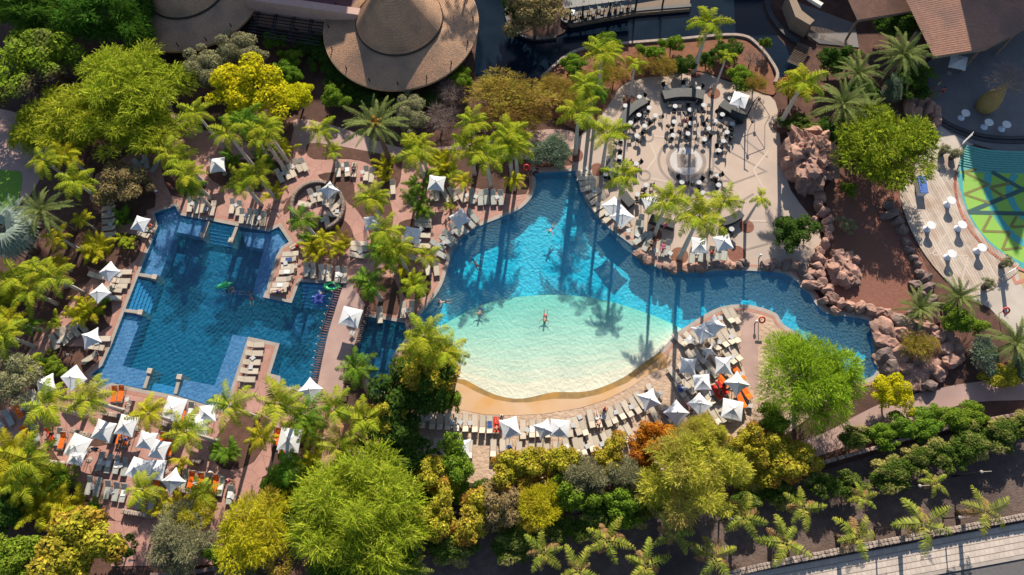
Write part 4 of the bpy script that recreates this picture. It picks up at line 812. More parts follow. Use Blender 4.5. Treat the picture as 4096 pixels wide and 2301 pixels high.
pz_('on the far left of the angular pool', 21, [(430, 200, 6), (640, 150, 5, 'young'), (730, 400, 5.6), (790, 770, 3, 'young', .6), (560, 930, 4, 'young', .9), (430, 700, 5.5, 'date', 1.05), (60, 900, 5, 'fan', 1.6), (370, 1270, 5), (540, 1330, 5), (150, 720, 4, 'blue', .8), (170, 1330, 4.5), (560, 1190, 2.5, 'young', .7)])
pz_('left of the angular pool by the white parasols', 31, [(40, 480, 5), (290, 380, 3, 'dark', .7), (290, 760, 3, 'royal', .7), (100, 330, 4, 'young', .8), (300, 60, 4.5)])
pz_('along the top side of the angular pool', 21, [(1750, 190, 6), (1810, 340, 6), (1640, 130, 5.5, 'royal', .9), (2330, 400, 6), (2470, 330, 6.3), (1860, 470, 5, 'dark', .8)])
pz_('between the yellow tree and the angular pool', 11, [(1890, 1090, 8, 'royal', .9), (2200, 1290, 9.5), (2350, 1180, 8, 'dark')])
pz_('along the path below the sunlit pavilion', 12, [(90, 1240, 8), (60, 1320, 7.5), (640, 1260, 6), (2080, 1190, 8.5), (2430, 1290, 7.5), (1570, 1400, 7, 'royal', .9)])
pz_('between the two pools', 22, [(1540, 120, 7), (2220, 150, 7.5), (2060, 60, 6.5), (2440, 40, 7.5), (1110, 560, 7), (450, 770, 6, 'dark', 1.0), (1240, 880, 9), (1350, 1050, 7), (1240, 1080, 6.5, 'dark'), (1660, 1120, 3.2, 'royal', .65), (1490, 540, 3, 'dark', .7), (650, 950, 3.6, 'young', .6), (1090, 1370, 6, 'dark', 1.1), (1530, 1400, 2.5, 'short', 1.0), (2000, 400, 2.5, 'young', .55), (740, 120, 3, 'royal', .6)])
pz_('on the terrace at lower left', 31, [(470, 1170, 6.2, 'royal', 1.1), (850, 1110, 6.5, 'royal', 1.1), (1440, 1240, 6, 'young', 1.05), (2230, 1170, 7, 'royal', 1.1), (1800, 1420, 6.9, 'royal', 1.05)])
pz_('on the terrace at lower left', 41, [(300, 330, 5, 'royal', 1.3), (130, 260, 4.5, 'young', 1.2), (1380, 620, 4.4, 'royal', .95), (1960, 660, 3, 'short'), (240, 560, 4, 'royal')])
pz_('around the lower end of the footbridge', 32, [(230, 1150, 7, 'royal', 1.15), (760, 1200, 5), (1060, 1300, 5), (470, 1260, 6, 'dark'), (970, 800, 3.5, 'dark', .95)])
pz_('around the lower end of the footbridge', 42, [(800, 220, 4), (310, 420, 4, 'dark'), (60, 110, 4, 'young', .8), (540, 90, 4, 'royal', .7)])
pz_('on the small island between pools', 32, [(1620, 500, 9.5, 'royal', 1.15), (1830, 640, 8.5, 'royal', 1.05), (1560, 620, 8, 'royal', .9)])
pz_('at the canal bank above the plaza', 13, [(1900, 230, 9, 'royal', 1.15), (2070, 545, 7.4, 'sprout', .7), (870, 520, 8, 'royal', 1.1), (700, 810, 8.8), (640, 1090, 8.8, 'royal', 1.1), (920, 1290, 8.1), (1190, 620, 7, 'sprout', .8), (780, 860, 7.5, 'dark', 1.05)])
pz_('on the plaza beside the lagoon', 23, [(1080, 350, 7.6), (1490, 590, 8.6), (1800, 750, 10.8, 'royal', 1.25), (2040, 600, 9), (2400, 555, 6.4, 'sprout', .75)])
pz_('left of the lagoon head', 23, [(30, 50, 7, 'royal', .95), (20, 390, 2.5, 'young', .6)])
pz_('right of the plaza below the halls', 14, [(340, 800, 8.6, 'royal', 1.2), (1290, 540, 6, 'date', 1.05), (860, 720, 4, 'date', .95), (710, 1020, 5, 'date', 1.05), (950, 1090, 4, 'date', .8)])
pz_('among the rocks at the right edge', 34, [(1830, 120, 2.6, 'date', .75), (1450, 230, 2.2, 'date', .75), (2370, 560, 3, 'date', .95)])
pz_('in the street soil strip', 43, [(300, 1230, 4.2), (640, 1400, 4.2), (920, 1110, 4.5), (1290, 1360, 4.3), (1560, 1020, 4.6), (1950, 1260, 4.6), (2230, 880, 4.6)], 'street', sc=.95)
pz_('in the street soil strip', 44, [(340, 800, 4.5, 'street', .85), (160, 1130, 4.6, 'street', 1.0), (860, 1080, 4.6, 'street', 1.0), (1490, 950, 4.8, 'street', 1.1), (2090, 830, 4.6, 'street', 1.0), (1610, 560, 3.2, 'street', .6), (910, 700, 3.2, 'street', .6)])
pz_('in the street soil strip', 42, [(1480, 1400, 3.2, 'street', .8)])
PALMS.append(('below the sunlit pavilion', A(12, 1160, 1225), 8.0, 'date', 1.15))
BASES = {}
KD = {'royal': 'green feathery royal palm', 'dark': 'dark green feathery palm', 'young': 'yellowish young palm', 'street': 'windblown palm', 'date': 'grey green date palm', 'blue': 'silvery date palm', 'short': 'low bushy palm', 'sprout': 'thin crowned palm on a bare pale trunk', 'fan': 'silvery blue fan palm', 'fang': 'ragged fan palm'}
byz = {}
for p in PALMS: byz.setdefault((p[0], p[3]), []).append(p)
for (zone, kind), L_ in byz.items():
    L_.sort(key=lambda p: p[1][0])
    for i, p in enumerate(L_):
        o_ = ordl(i, len(L_)); pt_ = palm(p[1], p[2], (o_+' ' if o_ in ('leftmost', 'rightmost') else '')+KD[kind]+' '+(o_+' ' if 'from' in o_ else '')+zone, kind, p[4])
        if zone == 'below the sunlit pavilion':
            for k in range(5): link('fruit_cluster', MB().tube([(0, 0, .3), (.5, 0, .75), (.85, 0, .55)], [.06, .16, .2], 7).mesh('fruit_cluster', mk('orange_fruit', (.5, .22, .02), (.42, .15, .02), scale=9, bump=.03)), pt_, (0, 0, p[2]+.3), (0, 0, k*1.3+.5))
# tall palms standing beyond the top edge; their shadows fall on the thatch
for i, (x, y, h) in enumerate(((-3.5, 88, 17), (2.5, 86, 16), (8, 90, 15))):
    t = thing('palm_tree', ('left', 'middle', 'right')[i]+' tall royal palm beyond the top edge behind the sunlit pavilion', 'palm', (x-5, y, 0), 0, 'tall palms beyond the top edge')
    link('trunk', trunkmesh(h, .25, .17, M_trunk, .15), t, (0, 0, h)); link('crownshaft', SHAFT, t, (0, 0, h+.6))
    for k in range(15): link('frond', random.choice(F_roy), t, (0, 0, h+.7), (0, .28-.75*(k/15)**2, k*2.4), 1.1)

# ---- crowns
def lumps(rng, m, lr, wf=.2, lowcut=-.25):
    out = [(0, 0, 0, .55)]
    while len(out) < m:
        v = rng.normal(size=3); v /= np.linalg.norm(v)
        if v[2] < lowcut: continue
        k = rng.uniform(.45, 1.0); out.append((*(v*k), lr*rng.uniform(.55, 1.3)))
    o = np.array(out); a = np.arctan2(o[:, 1], o[:, 0]); f = 1+wf*np.sin(2*a+rng.uniform(0, 6))+wf*.7*np.sin(3*a+rng.uniform(0, 6)); o[:, 0] *= f; o[:, 1] *= f
    return o
def unit(V):                                           # bring the outline to radius one
    r = np.percentile(np.hypot(V[:, 0], V[:, 1]), 96); V[:, :2] /= r; return V
def crown_broad(seed, n, leaf, m=34, lr=.3, asp=.55, mat=None, tuft=0, up=.35):
    """leafy crown of unit radius (scaled by the object), many small folded leaves on clumps"""
    rng = np.random.default_rng(seed); Lp = lumps(rng, m, lr, .24)
    w_ = Lp[:, 3]**2; idx = rng.choice(len(Lp), n, p=w_/w_.sum()); v = rng.normal(size=(n, 3)); v[:, 2] = np.where(v[:, 2] < -.3, -v[:, 2], v[:, 2]); v /= np.linalg.norm(v, axis=1)[:, None]
    P = Lp[idx, :3]+v*(Lp[idx, 3]*rng.uniform(.72, 1.08, n))[:, None]
    keep = P[:, 2] > -.55; P = P[keep]; v = v[keep]; n = len(P)
    nrm = v+rng.normal(scale=.55, size=(n, 3))+np.array([0, 0, up]); nrm /= np.linalg.norm(nrm, axis=1)[:, None]
    a = np.cross(nrm, rng.normal(size=(n, 3))); a /= np.linalg.norm(a, axis=1)[:, None]; b = np.cross(nrm, a); s = (leaf*rng.uniform(.6, 1.4, n))[:, None]
    V = np.stack([P-a*s, P+b*s*asp-nrm*s*.12, P+a*s, P-b*s*asp-nrm*s*.12], 1).reshape(-1, 3); F = np.arange(n*4).reshape(-1, 4)
    return npmesh('crown', unit(V), F, mat)
def crown_feather(seed, n, ln, wd, m=30, lr=.33, mat=None, k=7, hang=.5):
    """crown of long plume-like twigs, each a curved spray with short needles to both sides"""
    rng = np.random.default_rng(seed); Lp = lumps(rng, m, lr, .08); w_ = Lp[:, 3]**2; idx = rng.choice(len(Lp), n, p=w_/w_.sum())
    v = rng.normal(size=(n, 3)); v[:, 2] = np.where(v[:, 2] < -.2, -v[:, 2], v[:, 2]); v /= np.linalg.norm(v, axis=1)[:, None]
    P0 = Lp[idx, :3]+v*(Lp[idx, 3]*rng.uniform(.6, .95, n))[:, None]
    rad = P0/np.maximum(np.linalg.norm(P0, axis=1), .05)[:, None]
    d = rad*.35+v*.8+rng.normal(scale=.55, size=(n, 3)); d[:, 2] = d[:, 2]*.6+.15; d /= np.linalg.norm(d, axis=1)[:, None]
    L_ = ln*rng.uniform(.55, 1.35, n); C = [P0]; S = []; P = P0
    side = np.cross(d, rng.normal(size=(n, 3))); side /= np.linalg.norm(side, axis=1)[:, None]
    for j in range(k):
        t = j/k; dj = d-np.array([0, 0, 1.0])*(hang*t*t)+rng.normal(scale=.07, size=(n, 3)); dj = dj/np.linalg.norm(dj, axis=1)[:, None]; st = (L_/k)[:, None]; Q = P+dj*st
        ww = wd*(1-.55*t)
        for sg in (-1, 1):
            sd = side*sg+rng.normal(scale=.55, size=(n, 3)); S.append(P+dj*st*1.1+sd*(ww*rng.uniform(.6, 1.3, n))[:, None])
        C.append(Q); P = Q
    V = np.concatenate([np.stack(C, 1), np.stack(S, 1)], 1); nv = V.shape[1]; base_ = (np.arange(n)*nv)[:, None]; fl = []
    for j in range(k): fl += [(j, k+1+2*j, j+1), (j, j+1, k+2+2*j)]
    F = (base_[:, :, None]+np.array(fl)[None]).reshape(-1, 3); V = unit(V.reshape(-1, 3)); return npmesh('crown', V, F, mat)
def limbs(seed, h, mat, spread=.75, n=9, r=.06, thin=False):
    rg = random.Random(seed); mb = MB(); mb.tube([(0, 0, -1.4), (.02, 0, -.8), (0, .02, -.25)], [r*1.3, r, r*.8], 7)
    for i in range(n):
        a = 2*math.pi*i/n+rg.uniform(-.3, .3); e_ = rg.uniform(.2, 1.2); d = Vector((math.cos(a)*math.cos(e_), math.sin(a)*math.cos(e_), math.sin(e_)*.7)); p = Vector((0, 0, -.35)); m_ = p+d*spread*.5+Vector((0, 0, .08)); q = p+d*spread*1.1
        mb.tube([p, m_, q], [r*.6, r*.38, r*.12], 5)
        for k in range(3): s = m_.lerp(q, .3*k); mb.tube([s, s+(d+Vector((rg.uniform(-.7, .7), rg.uniform(-.7, .7), rg.uniform(-.1, .6))))*spread*.35], [r*.28, r*.07], 4)
    return mb.mesh('trunk', mat)
M_lime = leafmat('lime_needles', (.25, .34, .015), (.46, .48, .05), .4, .4, .01)
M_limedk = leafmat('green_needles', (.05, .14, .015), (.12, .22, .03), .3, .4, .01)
M_yel = leafmat('yellow_leaf', (.6, .54, .015), (.46, .48, .02), .35, .35, .01)
M_yelfine = leafmat('yellow_fine', (.58, .5, .02), (.46, .46, .03), .4, .3, .01, big=(.5, .36, .06))
M_yg = leafmat('yellowgreen_fine', (.46, .5, .04), (.55, .52, .09), .4, .3, .01, big=(.42, .34, .1))
M_olive = leafmat('olive_leaf', (.21, .21, .1), (.3, .29, .16), .25, .35, .01)
M_oliveb = leafmat('olive_brown', (.23, .17, .08), (.3, .24, .1), .3, .35, .01)
M_leaf = leafmat('green_leaf', (.09, .19, .02), (.22, .3, .03), .35, .45, .015)
M_leafy = leafmat('mixed_leaf', (.24, .27, .02), (.54, .42, .05), .35, .45, .01, big=(.4, .2, .04))
M_leafdk = leafmat('dark_leaf', (.03, .075, .015), (.08, .13, .02), .3, .4, .015)
M_hedge = leafmat('hedge_leaf', (.05, .1, .015), (.1, .14, .025), .3, .4, .01, big=(.33, .3, .09))
M_orange = leafmat('rust_leaf', (.42, .13, .015), (.5, .24, .02), .35, .4, .01, big=(.35, .05, .01))
M_twig = leafmat('dry_twig', (.2, .15, .13), (.28, .21, .19), .1, .3, .005)
M_mixbr = leafmat('sparse_green', (.14, .23, .02), (.27, .35, .03), .35, .4, .01, big=(.13, .085, .075))
M_dry = leafmat('dry_bush', (.33, .2, .05), (.38, .33, .05), .3, .4, .01, big=(.24, .1, .05))
M_bluegr = leafmat('bluegreen_succulent', (.14, .2, .14), (.22, .28, .18), .2, .3, .01)
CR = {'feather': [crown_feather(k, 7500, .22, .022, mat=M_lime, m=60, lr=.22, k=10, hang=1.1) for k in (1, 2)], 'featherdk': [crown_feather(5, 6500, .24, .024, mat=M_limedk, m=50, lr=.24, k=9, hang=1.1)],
 'dome': [crown_feather(8, 15000, .14, .016, mat=leafmat('dome_needles', (.2, .34, .015), (.4, .5, .04), .4, .4, .01), m=70, lr=.3, k=9, hang=1.0)],
 'bigfeather': [crown_feather(7, 11000, .19, .017, mat=M_lime, m=85, lr=.19, k=11, hang=1.1)],
 'yellow': [crown_broad(11, 9000, .045, mat=M_yel)], 'yfine': [crown_feather(12, 8000, .13, .022, mat=M_yelfine, k=6, lr=.27, m=40)], 'yg': [crown_feather(14, 13000, .14, .018, mat=M_yg, k=7, m=54, lr=.24)],
 'olive': [crown_broad(15, 9000, .05, mat=M_olive, asp=.3)], 'oliveb': [crown_broad(16, 8000, .05, mat=M_oliveb)], 'olivefine': [crown_feather(17, 8000, .14, .022, mat=M_olive, k=6, m=40, lr=.27)],
 'leaf': [crown_broad(k, 7000, .06, mat=M_leaf) for k in (18, 19)], 'mixed': [crown_broad(k, 6500, .062, mat=M_leafy) for k in (20, 21)], 'dark': [crown_broad(k, 6500, .06, mat=M_leafdk) for k in (22, 23)],
 'hedge': [crown_broad(k, 6000, .07, mat=M_hedge, lr=.34) for k in (24, 25)], 'orange': [crown_broad(26, 7500, .05, mat=M_orange)], 'twig': [crown_feather(27, 1500, .35, .008, mat=M_twig, k=5)],
 'sparse': [crown_broad(28, 12000, .04, mat=M_mixbr, m=50, lr=.24)], 'dry': [crown_feather(29, 5000, .16, .02, mat=M_dry, k=4, m=40)], 'blue': [crown_feather(30, 3500, .24, .035, mat=M_bluegr, k=3, hang=.2)], 'green12': [crown_feather(32, 7500, .13, .028, mat=leafmat('green12', (.14, .25, .02), (.34, .38, .03), .35, .4, .01), k=4, m=48, lr=.27)]}
LB = [limbs(k, 1, M_bark) for k in range(3)]
def plant(name, label, cat_, px, rx, ry, h, kind, group=None, hz=None, trunk=True):
    """px: crown centre in the photo, rx, ry: half sizes in photo pixels, h: height of the crown's top"""
    zc = h*.6; c = G(px, zc); s = (G((px[0]+20, px[1]), zc)-c).length/20
    ax, ay = rx*s, ry*s/.9; az = hz or max(h*.45, .35)
    t = thing(name, label, cat_, (c.x, c.y, 0), 0, group)
    rz = random.uniform(0, 6.28); k = abs(math.cos(rz)); k2 = abs(math.sin(rz))
    # choose a rotation near 0 or 180 so the given half sizes hold
    rz = random.choice((0, math.pi))+random.uniform(-.25, .25)
    link('crown', random.choice(CR[kind]), t, (0, 0, zc), (0, 0, rz), (ax*1.06, ay*1.06, az*.95))
    if trunk: link('trunk', random.choice(LB), t, (0, 0, zc), (0, 0, random.uniform(0, 6)), (ax*.85, ay*.85, zc/1.4))
    return t
def tr(label, x, y, rx, ry, h, kind, name='tree', cat_='tree', **kw): return plant(name, label, cat_, D(x, y), rx*1.59, ry*1.59, h, kind, **kw)
tr('big lime green feathery tree at upper left beside the dark trees', 325, 235, 125, 100, 8, 'feather')
tr('lime green feathery tree left below the big feathery one, upper left', 190, 300, 110, 75, 6.5, 'feather')
tr('lower lobe of lime feathery foliage above the left patio', 350, 330, 110, 70, 6, 'feather')
tr('small lime feathery shrub at the left edge near the shaded roof', 85, 330, 50, 55, 4, 'feather')
tr('wide patchy green and brown tree near the top left corner', 105, 150, 125, 115, 8, 'sparse')
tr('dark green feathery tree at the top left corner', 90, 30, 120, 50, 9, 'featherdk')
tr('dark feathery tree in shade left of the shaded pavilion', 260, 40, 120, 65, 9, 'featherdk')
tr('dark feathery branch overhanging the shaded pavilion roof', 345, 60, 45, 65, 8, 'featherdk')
tr('grey olive tree below the shaded pavilion', 520, 175, 62, 48, 6, 'olive'); tr('grey olive tree right beside the other olive tree, below the pergola', 605, 130, 62, 45, 6, 'olive')
tr('bright yellow green round tree below the pergola', 625, 225, 90, 78, 7, 'yellow'); tr('small yellow green tree touching the round yellow tree', 748, 245, 42, 42, 4, 'yellow')
for i, (x, y, r_) in enumerate(((690, 105, 28), (735, 145, 40), (715, 185, 30), (845, 250, 26), (740, 195, 38))): tr(ORD[i]+' from left small leafy green bush between yellow tree and pavilion' if i else 'leftmost small leafy green bush between yellow tree and pavilion', sorted((690, 735, 715, 845, 740))[i], {690: 105, 735: 145, 715: 185, 845: 250, 740: 195}[sorted((690, 735, 715, 845, 740))[i]], r_, r_*.85, 2.6, 'leaf', 'bush', 'bush')
tr('grey green round bush right of the big date palm', 1035, 275, 45, 42, 3.5, 'olive', 'bush', 'bush'); tr('dusty green bush below the grey green round bush', 1030, 310, 40, 30, 3, 'olive', 'bush', 'bush')
tr('leafless grey bush below the sunlit pavilion, lower one', 1110, 300, 45, 38, 2.5, 'twig', 'bush', 'bush'); tr('leafless grey bush below the sunlit pavilion, upper one', 1135, 235, 42, 32, 2.5, 'twig', 'bush', 'bush')
tr('large ochre dry bush beside the canal', 1285, 245, 105, 62, 4, 'dry', 'bush', 'bush'); tr('green ochre bush below the large dry bush', 1290, 300, 85, 40, 3.5, 'dry', 'bush', 'bush')
tr('small bright green bush at the pavilion edge by the canal', 1165, 200, 34, 28, 2.5, 'leaf', 'bush', 'bush')
for i, (x, y, rx, ry) in enumerate(((1352, 388, 30, 26), (1390, 375, 38, 30), (1412, 395, 30, 28))): tr(('leftmost', 'middle', 'rightmost')[i]+' of three grey green rosette bushes at the lagoon head', x, y, rx, ry, 2.2, 'blue', 'bush', 'bush', group='rosette bushes')
tr('brown olive tree on the canal island at the top', 1345, 45, 75, 55, 6, 'oliveb'); tr('darker tree behind the brown tree on the canal island', 1300, 15, 40, 40, 5, 'dark')
tr('large dense green tree right of the pink rock outcrop', 2225, 370, 112, 108, 7, 'green12')
tr('huge lime green feathery tree beside the sand beach', 2035, 955, 118, 110, 7.5, 'dome')
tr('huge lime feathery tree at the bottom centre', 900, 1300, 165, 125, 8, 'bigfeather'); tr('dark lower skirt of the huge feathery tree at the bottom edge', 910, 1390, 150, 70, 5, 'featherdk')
tr('bright yellow fine leaved tree at the bottom, left of the huge feathery tree', 655, 1350, 95, 90, 6, 'yfine'); tr('greyish fine leaved tree left of the yellow tree at the bottom', 470, 1355, 80, 75, 5, 'olivefine'); tr('small grey tree at the bottom edge beside the yellow tree', 610, 1435, 60, 30, 4, 'olivefine'); tr('yellow fringe of fine foliage above the greyish tree at lower left', 480, 1300, 60, 40, 4, 'yfine')
tr('big yellow green leafy tree at the bottom left', 185, 1375, 110, 85, 6, 'mixed'); tr('green leafy tree in the bottom left corner', 40, 1400, 75, 65, 6, 'leaf')
tr('huge pale yellow fine leaved tree below the sand beach', 1745, 1185, 128, 105, 8, 'yg'); tr('lime top of fine foliage touching the beach parasols', 1760, 1100, 60, 50, 7, 'yg')
tr('rust orange tree at the lower edge of the beach', 1640, 1108, 62, 55, 5, 'orange')
for i, (x, y, rx, ry, k) in enumerate(((1090, 1195, 48, 45, 'mixed'), (1150, 1165, 50, 55, 'leaf'), (1275, 1180, 58, 42, 'mixed'), (1345, 1170, 50, 42, 'mixed'), (1420, 1165, 45, 38, 'mixed'), (1475, 1195, 70, 50, 'olivefine'), (1540, 1150, 45, 50, 'mixed'), (1565, 1200, 55, 50, 'olivefine'))):
    tr(('leftmost' if i == 0 else ORD[i]+' from left')+' leafy tree in the row below the beach loungers', x, y, rx, ry, 4.5, k, group='trees below the beach')
for i, (x, y, rx, ry, k) in enumerate(((1110, 1290, 60, 65, 'mixed'), (1200, 1290, 70, 60, 'mixed'), (1260, 1280, 55, 60, 'oliveb'), (1355, 1265, 62, 55, 'yfine'), (1440, 1250, 60, 50, 'leaf'), (1560, 1270, 60, 40, 'leaf'))):
    tr(('leftmost' if i == 0 else ORD[i]+' from left')+' tree in the second row below the beach', x, y, rx, ry, 4.5, k, group='trees below the beach')
for i, (x, y, rx, ry, k) in enumerate(((1880, 1115, 50, 40, 'mixed'), (1930, 1130, 55, 50, 'mixed'), (1985, 1165, 75, 52, 'mixed'), (1945, 1060, 40, 35, 'leaf'))):
    tr(('small ochre tree right of the pale yellow tree', 'ochre green tree second right of the pale yellow tree', 'wide ochre tree at the start of the long garden wall', 'dark green bush under the huge feathery tree by the beach')[i], x, y, rx, ry, 4.5, k)
for i, (x, y, rx, ry) in enumerate(((1140, 1370, 70, 45), (1290, 1360, 60, 40), (1400, 1330, 70, 38), (1500, 1305, 60, 36), (1590, 1290, 60, 34), (1880, 1260, 45, 30), (1960, 1235, 55, 36), (2060, 1225, 45, 35), (2130, 1215, 55, 36), (2240, 1190, 62, 36), (2300, 1155, 40, 30), (2370, 1155, 55, 42), (2440, 1115, 55, 42), (2510, 1090, 50, 38), (2575, 1085, 45, 35))):
    tr(ordl(i, 15)+' dark hedge bush in the long hedge by the street soil' if i in (0, 14) else ORD[i]+' from left hedge bush in the long hedge by the street soil', x, y, rx, ry, 2.6, 'hedge', 'hedge_bush', 'bush', group='hedge along the street soil')
tr('large dark green tree under palms on the small island', 1060, 960, 88, 95, 6, 'dark'); tr('yellowish leafy crown above the dark island tree', 1075, 930, 70, 60, 6.8, 'mixed'); tr('small leafy branch tree hanging over the beach apron', 1125, 1000, 32, 50, 4, 'leaf')
tr('dark tree at the lower end of the small island', 995, 1080, 75, 75, 5, 'dark'); tr('yellow green tree top beside the footbridge end', 970, 1050, 50, 45, 5.5, 'mixed'); tr('dark bush below the yellow tree by the footbridge', 1010, 1150, 80, 45, 4, 'dark')
tr('bright yellow green round bush by the right hand path', 2240, 985, 50, 45, 3.5, 'yellow', 'bush', 'bush'); tr('reddish brown bush on the dark rocks', 2310, 870, 46, 36, 2.5, 'dry', 'bush', 'bush')
tr('green bush below the small date palm at right', 2415, 810, 55, 42, 3, 'leaf', 'bush', 'bush'); tr('round silvery blue bush near the right edge', 2475, 895, 38, 42, 2.5, 'blue', 'bush', 'bush'); tr('ochre green bush below the silvery blue bush', 2520, 945, 50, 32, 2.2, 'mixed', 'bush', 'bush'); tr('silvery bush at the far right edge below the date palm', 2572, 920, 35, 30, 2.2, 'blue', 'bush', 'bush')
for i, (x, y, rx, ry, k) in enumerate(((2150, 1105, 45, 25, 'hedge'), (2215, 1095, 45, 30, 'leaf'), (2275, 1080, 55, 35, 'leaf'), (2330, 1065, 50, 32, 'leaf'), (2395, 1050, 55, 38, 'leaf'), (2450, 1045, 40, 28, 'leaf'))): tr(ORD[i]+' bush from left in the row along the right hand path', x, y, rx, ry, 2.4, k, 'bush', 'bush', group='bushes along the path')
tr('brown olive round bush right of the left pool parasol', 312, 470, 62, 60, 4, 'oliveb', 'bush', 'bush'); tr('wide grey green bush at the left edge above the terrace', 45, 955, 65, 65, 5, 'olive'); tr('green bush left of the terrace loungers', 140, 930, 30, 28, 1.8, 'leaf', 'bush', 'bush')
for i, (x, y, rx, ry, k) in enumerate(((860, 190, 35, 45, 'dark'), (880, 225, 40, 30, 'dark'), (920, 245, 40, 25, 'dark'), (960, 262, 40, 25, 'dark'), (1075, 255, 40, 25, 'dark'), (820, 140, 35, 45, 'dark'), (780, 115, 40, 30, 'dark'), (1010, 268, 35, 22, 'dark'))): tr(('leftmost ' if x == 780 else '')+'dark clipped bush hugging the sunlit pavilion'+('' if x == 780 else ', number '+ORD[sorted([780, 820, 860, 880, 920, 960, 1010, 1075]).index(x)]+' from left'), x, y, rx, ry, 1.6, k, 'bush', 'bush', group='clipped bushes round the pavilion', trunk=False)
tr('dark round bush beside the plaza edge and boulder chain', 1990, 585, 50, 50, 3, 'dark', 'bush', 'bush'); tr('leafless pale bush beside the dark plaza bush', 2030, 575, 26, 24, 2, 'twig', 'bush', 'bush'); tr('small grey green bush on the red gravel bed', 2130, 570, 28, 20, 1.8, 'olive', 'bush', 'bush'); tr('tiny green bush at the foot of the big dense tree', 2135, 475, 20, 22, 1.6, 'leaf', 'bush', 'bush')
tr('dark green bush below the boardwalk', 2100, 155, 48, 40, 4, 'dark', 'bush', 'bush'); tr('dark tree between boardwalk and shaded hall', 2260, 60, 70, 40, 4, 'dark'); tr('round grey cactus like bush between the date palms', 2240, 225, 28, 34, 3, 'blue', 'bush', 'bush'); tr('dark bush right of the round grey bush', 2300, 210, 40, 45, 3, 'dark', 'bush', 'bush'); tr('dark undergrowth below the left date palm', 2170, 230, 50, 30, 2, 'dark', 'bush', 'bush')
tr('bush behind the big palm right of the plaza', 2000, 215, 42, 45, 4, 'mixed', 'bush', 'bush'); tr('dark bush at the foot of the palm right of the plaza', 2010, 310, 50, 25, 2, 'hedge', 'bush', 'bush'); tr('dark undergrowth between the date palms and the dense tree', 2090, 330, 45, 35, 2, 'dark', 'bush', 'bush')
for i, (x, y, rx, ry, k) in enumerate(((1395, 215, 40, 30, 'dry'), (1440, 165, 40, 28, 'leaf'), (1440, 245, 45, 35, 'dry'), (1490, 205, 40, 30, 'dry'), (1535, 110, 35, 28, 'leaf'), (1545, 190, 40, 30, 'dry'), (1600, 165, 30, 25, 'dry'), (1640, 135, 38, 28, 'leaf'), (1665, 170, 40, 30, 'dry'), (1690, 110, 32, 25, 'leaf'), (1720, 165, 30, 25, 'dark'), (1830, 130, 35, 30, 'dark'), (1860, 195, 40, 30, 'leaf'), (1890, 150, 32, 28, 'twig'), (1900, 215, 30, 25, 'dry'), (1925, 110, 16, 14, 'leaf'), (1780, 150, 32, 25, 'dark'))):
    tr(ordl(i, 17)+' scrubby bush on the planted canal bank', x, y, rx, ry, 2.2, k, 'bush', 'bush', group='scrub on the canal bank')
for i, (x, y, rx, ry, k) in enumerate(((1075, 1250, 55, 40, 'dark'), (1165, 1245, 50, 38, 'leaf'), (1230, 1235, 45, 36, 'dark'), (1320, 1215, 48, 36, 'leaf'), (1400, 1215, 45, 34, 'mixed'), (1490, 1250, 50, 34, 'leaf'), (1620, 1200, 45, 40, 'mixed'), (1640, 1250, 50, 34, 'hedge'), (1840, 1180, 45, 40, 'leaf'), (1890, 1200, 50, 34, 'mixed'))):
    tr(ordl(i, 10)+' low undergrowth bush filling the tree belt below the beach', x, y, rx, ry, 2.6, k, 'bush', 'bush', group='undergrowth of the tree belt')
for i, (x, y, rx, ry, k) in enumerate(((20, 1290, 50, 40, 'dark'), (60, 1240, 45, 40, 'leaf'), (300, 1380, 40, 30, 'dark'), (560, 1400, 40, 34, 'leaf'), (700, 1230, 50, 45, 'leaf'), (730, 1290, 40, 40, 'dark'))):
    tr(ordl(i, 6)+' shrub among the trees along the bottom left edge', x, y, rx, ry, 3, k, 'bush', 'bush', group='shrubs at the bottom left')
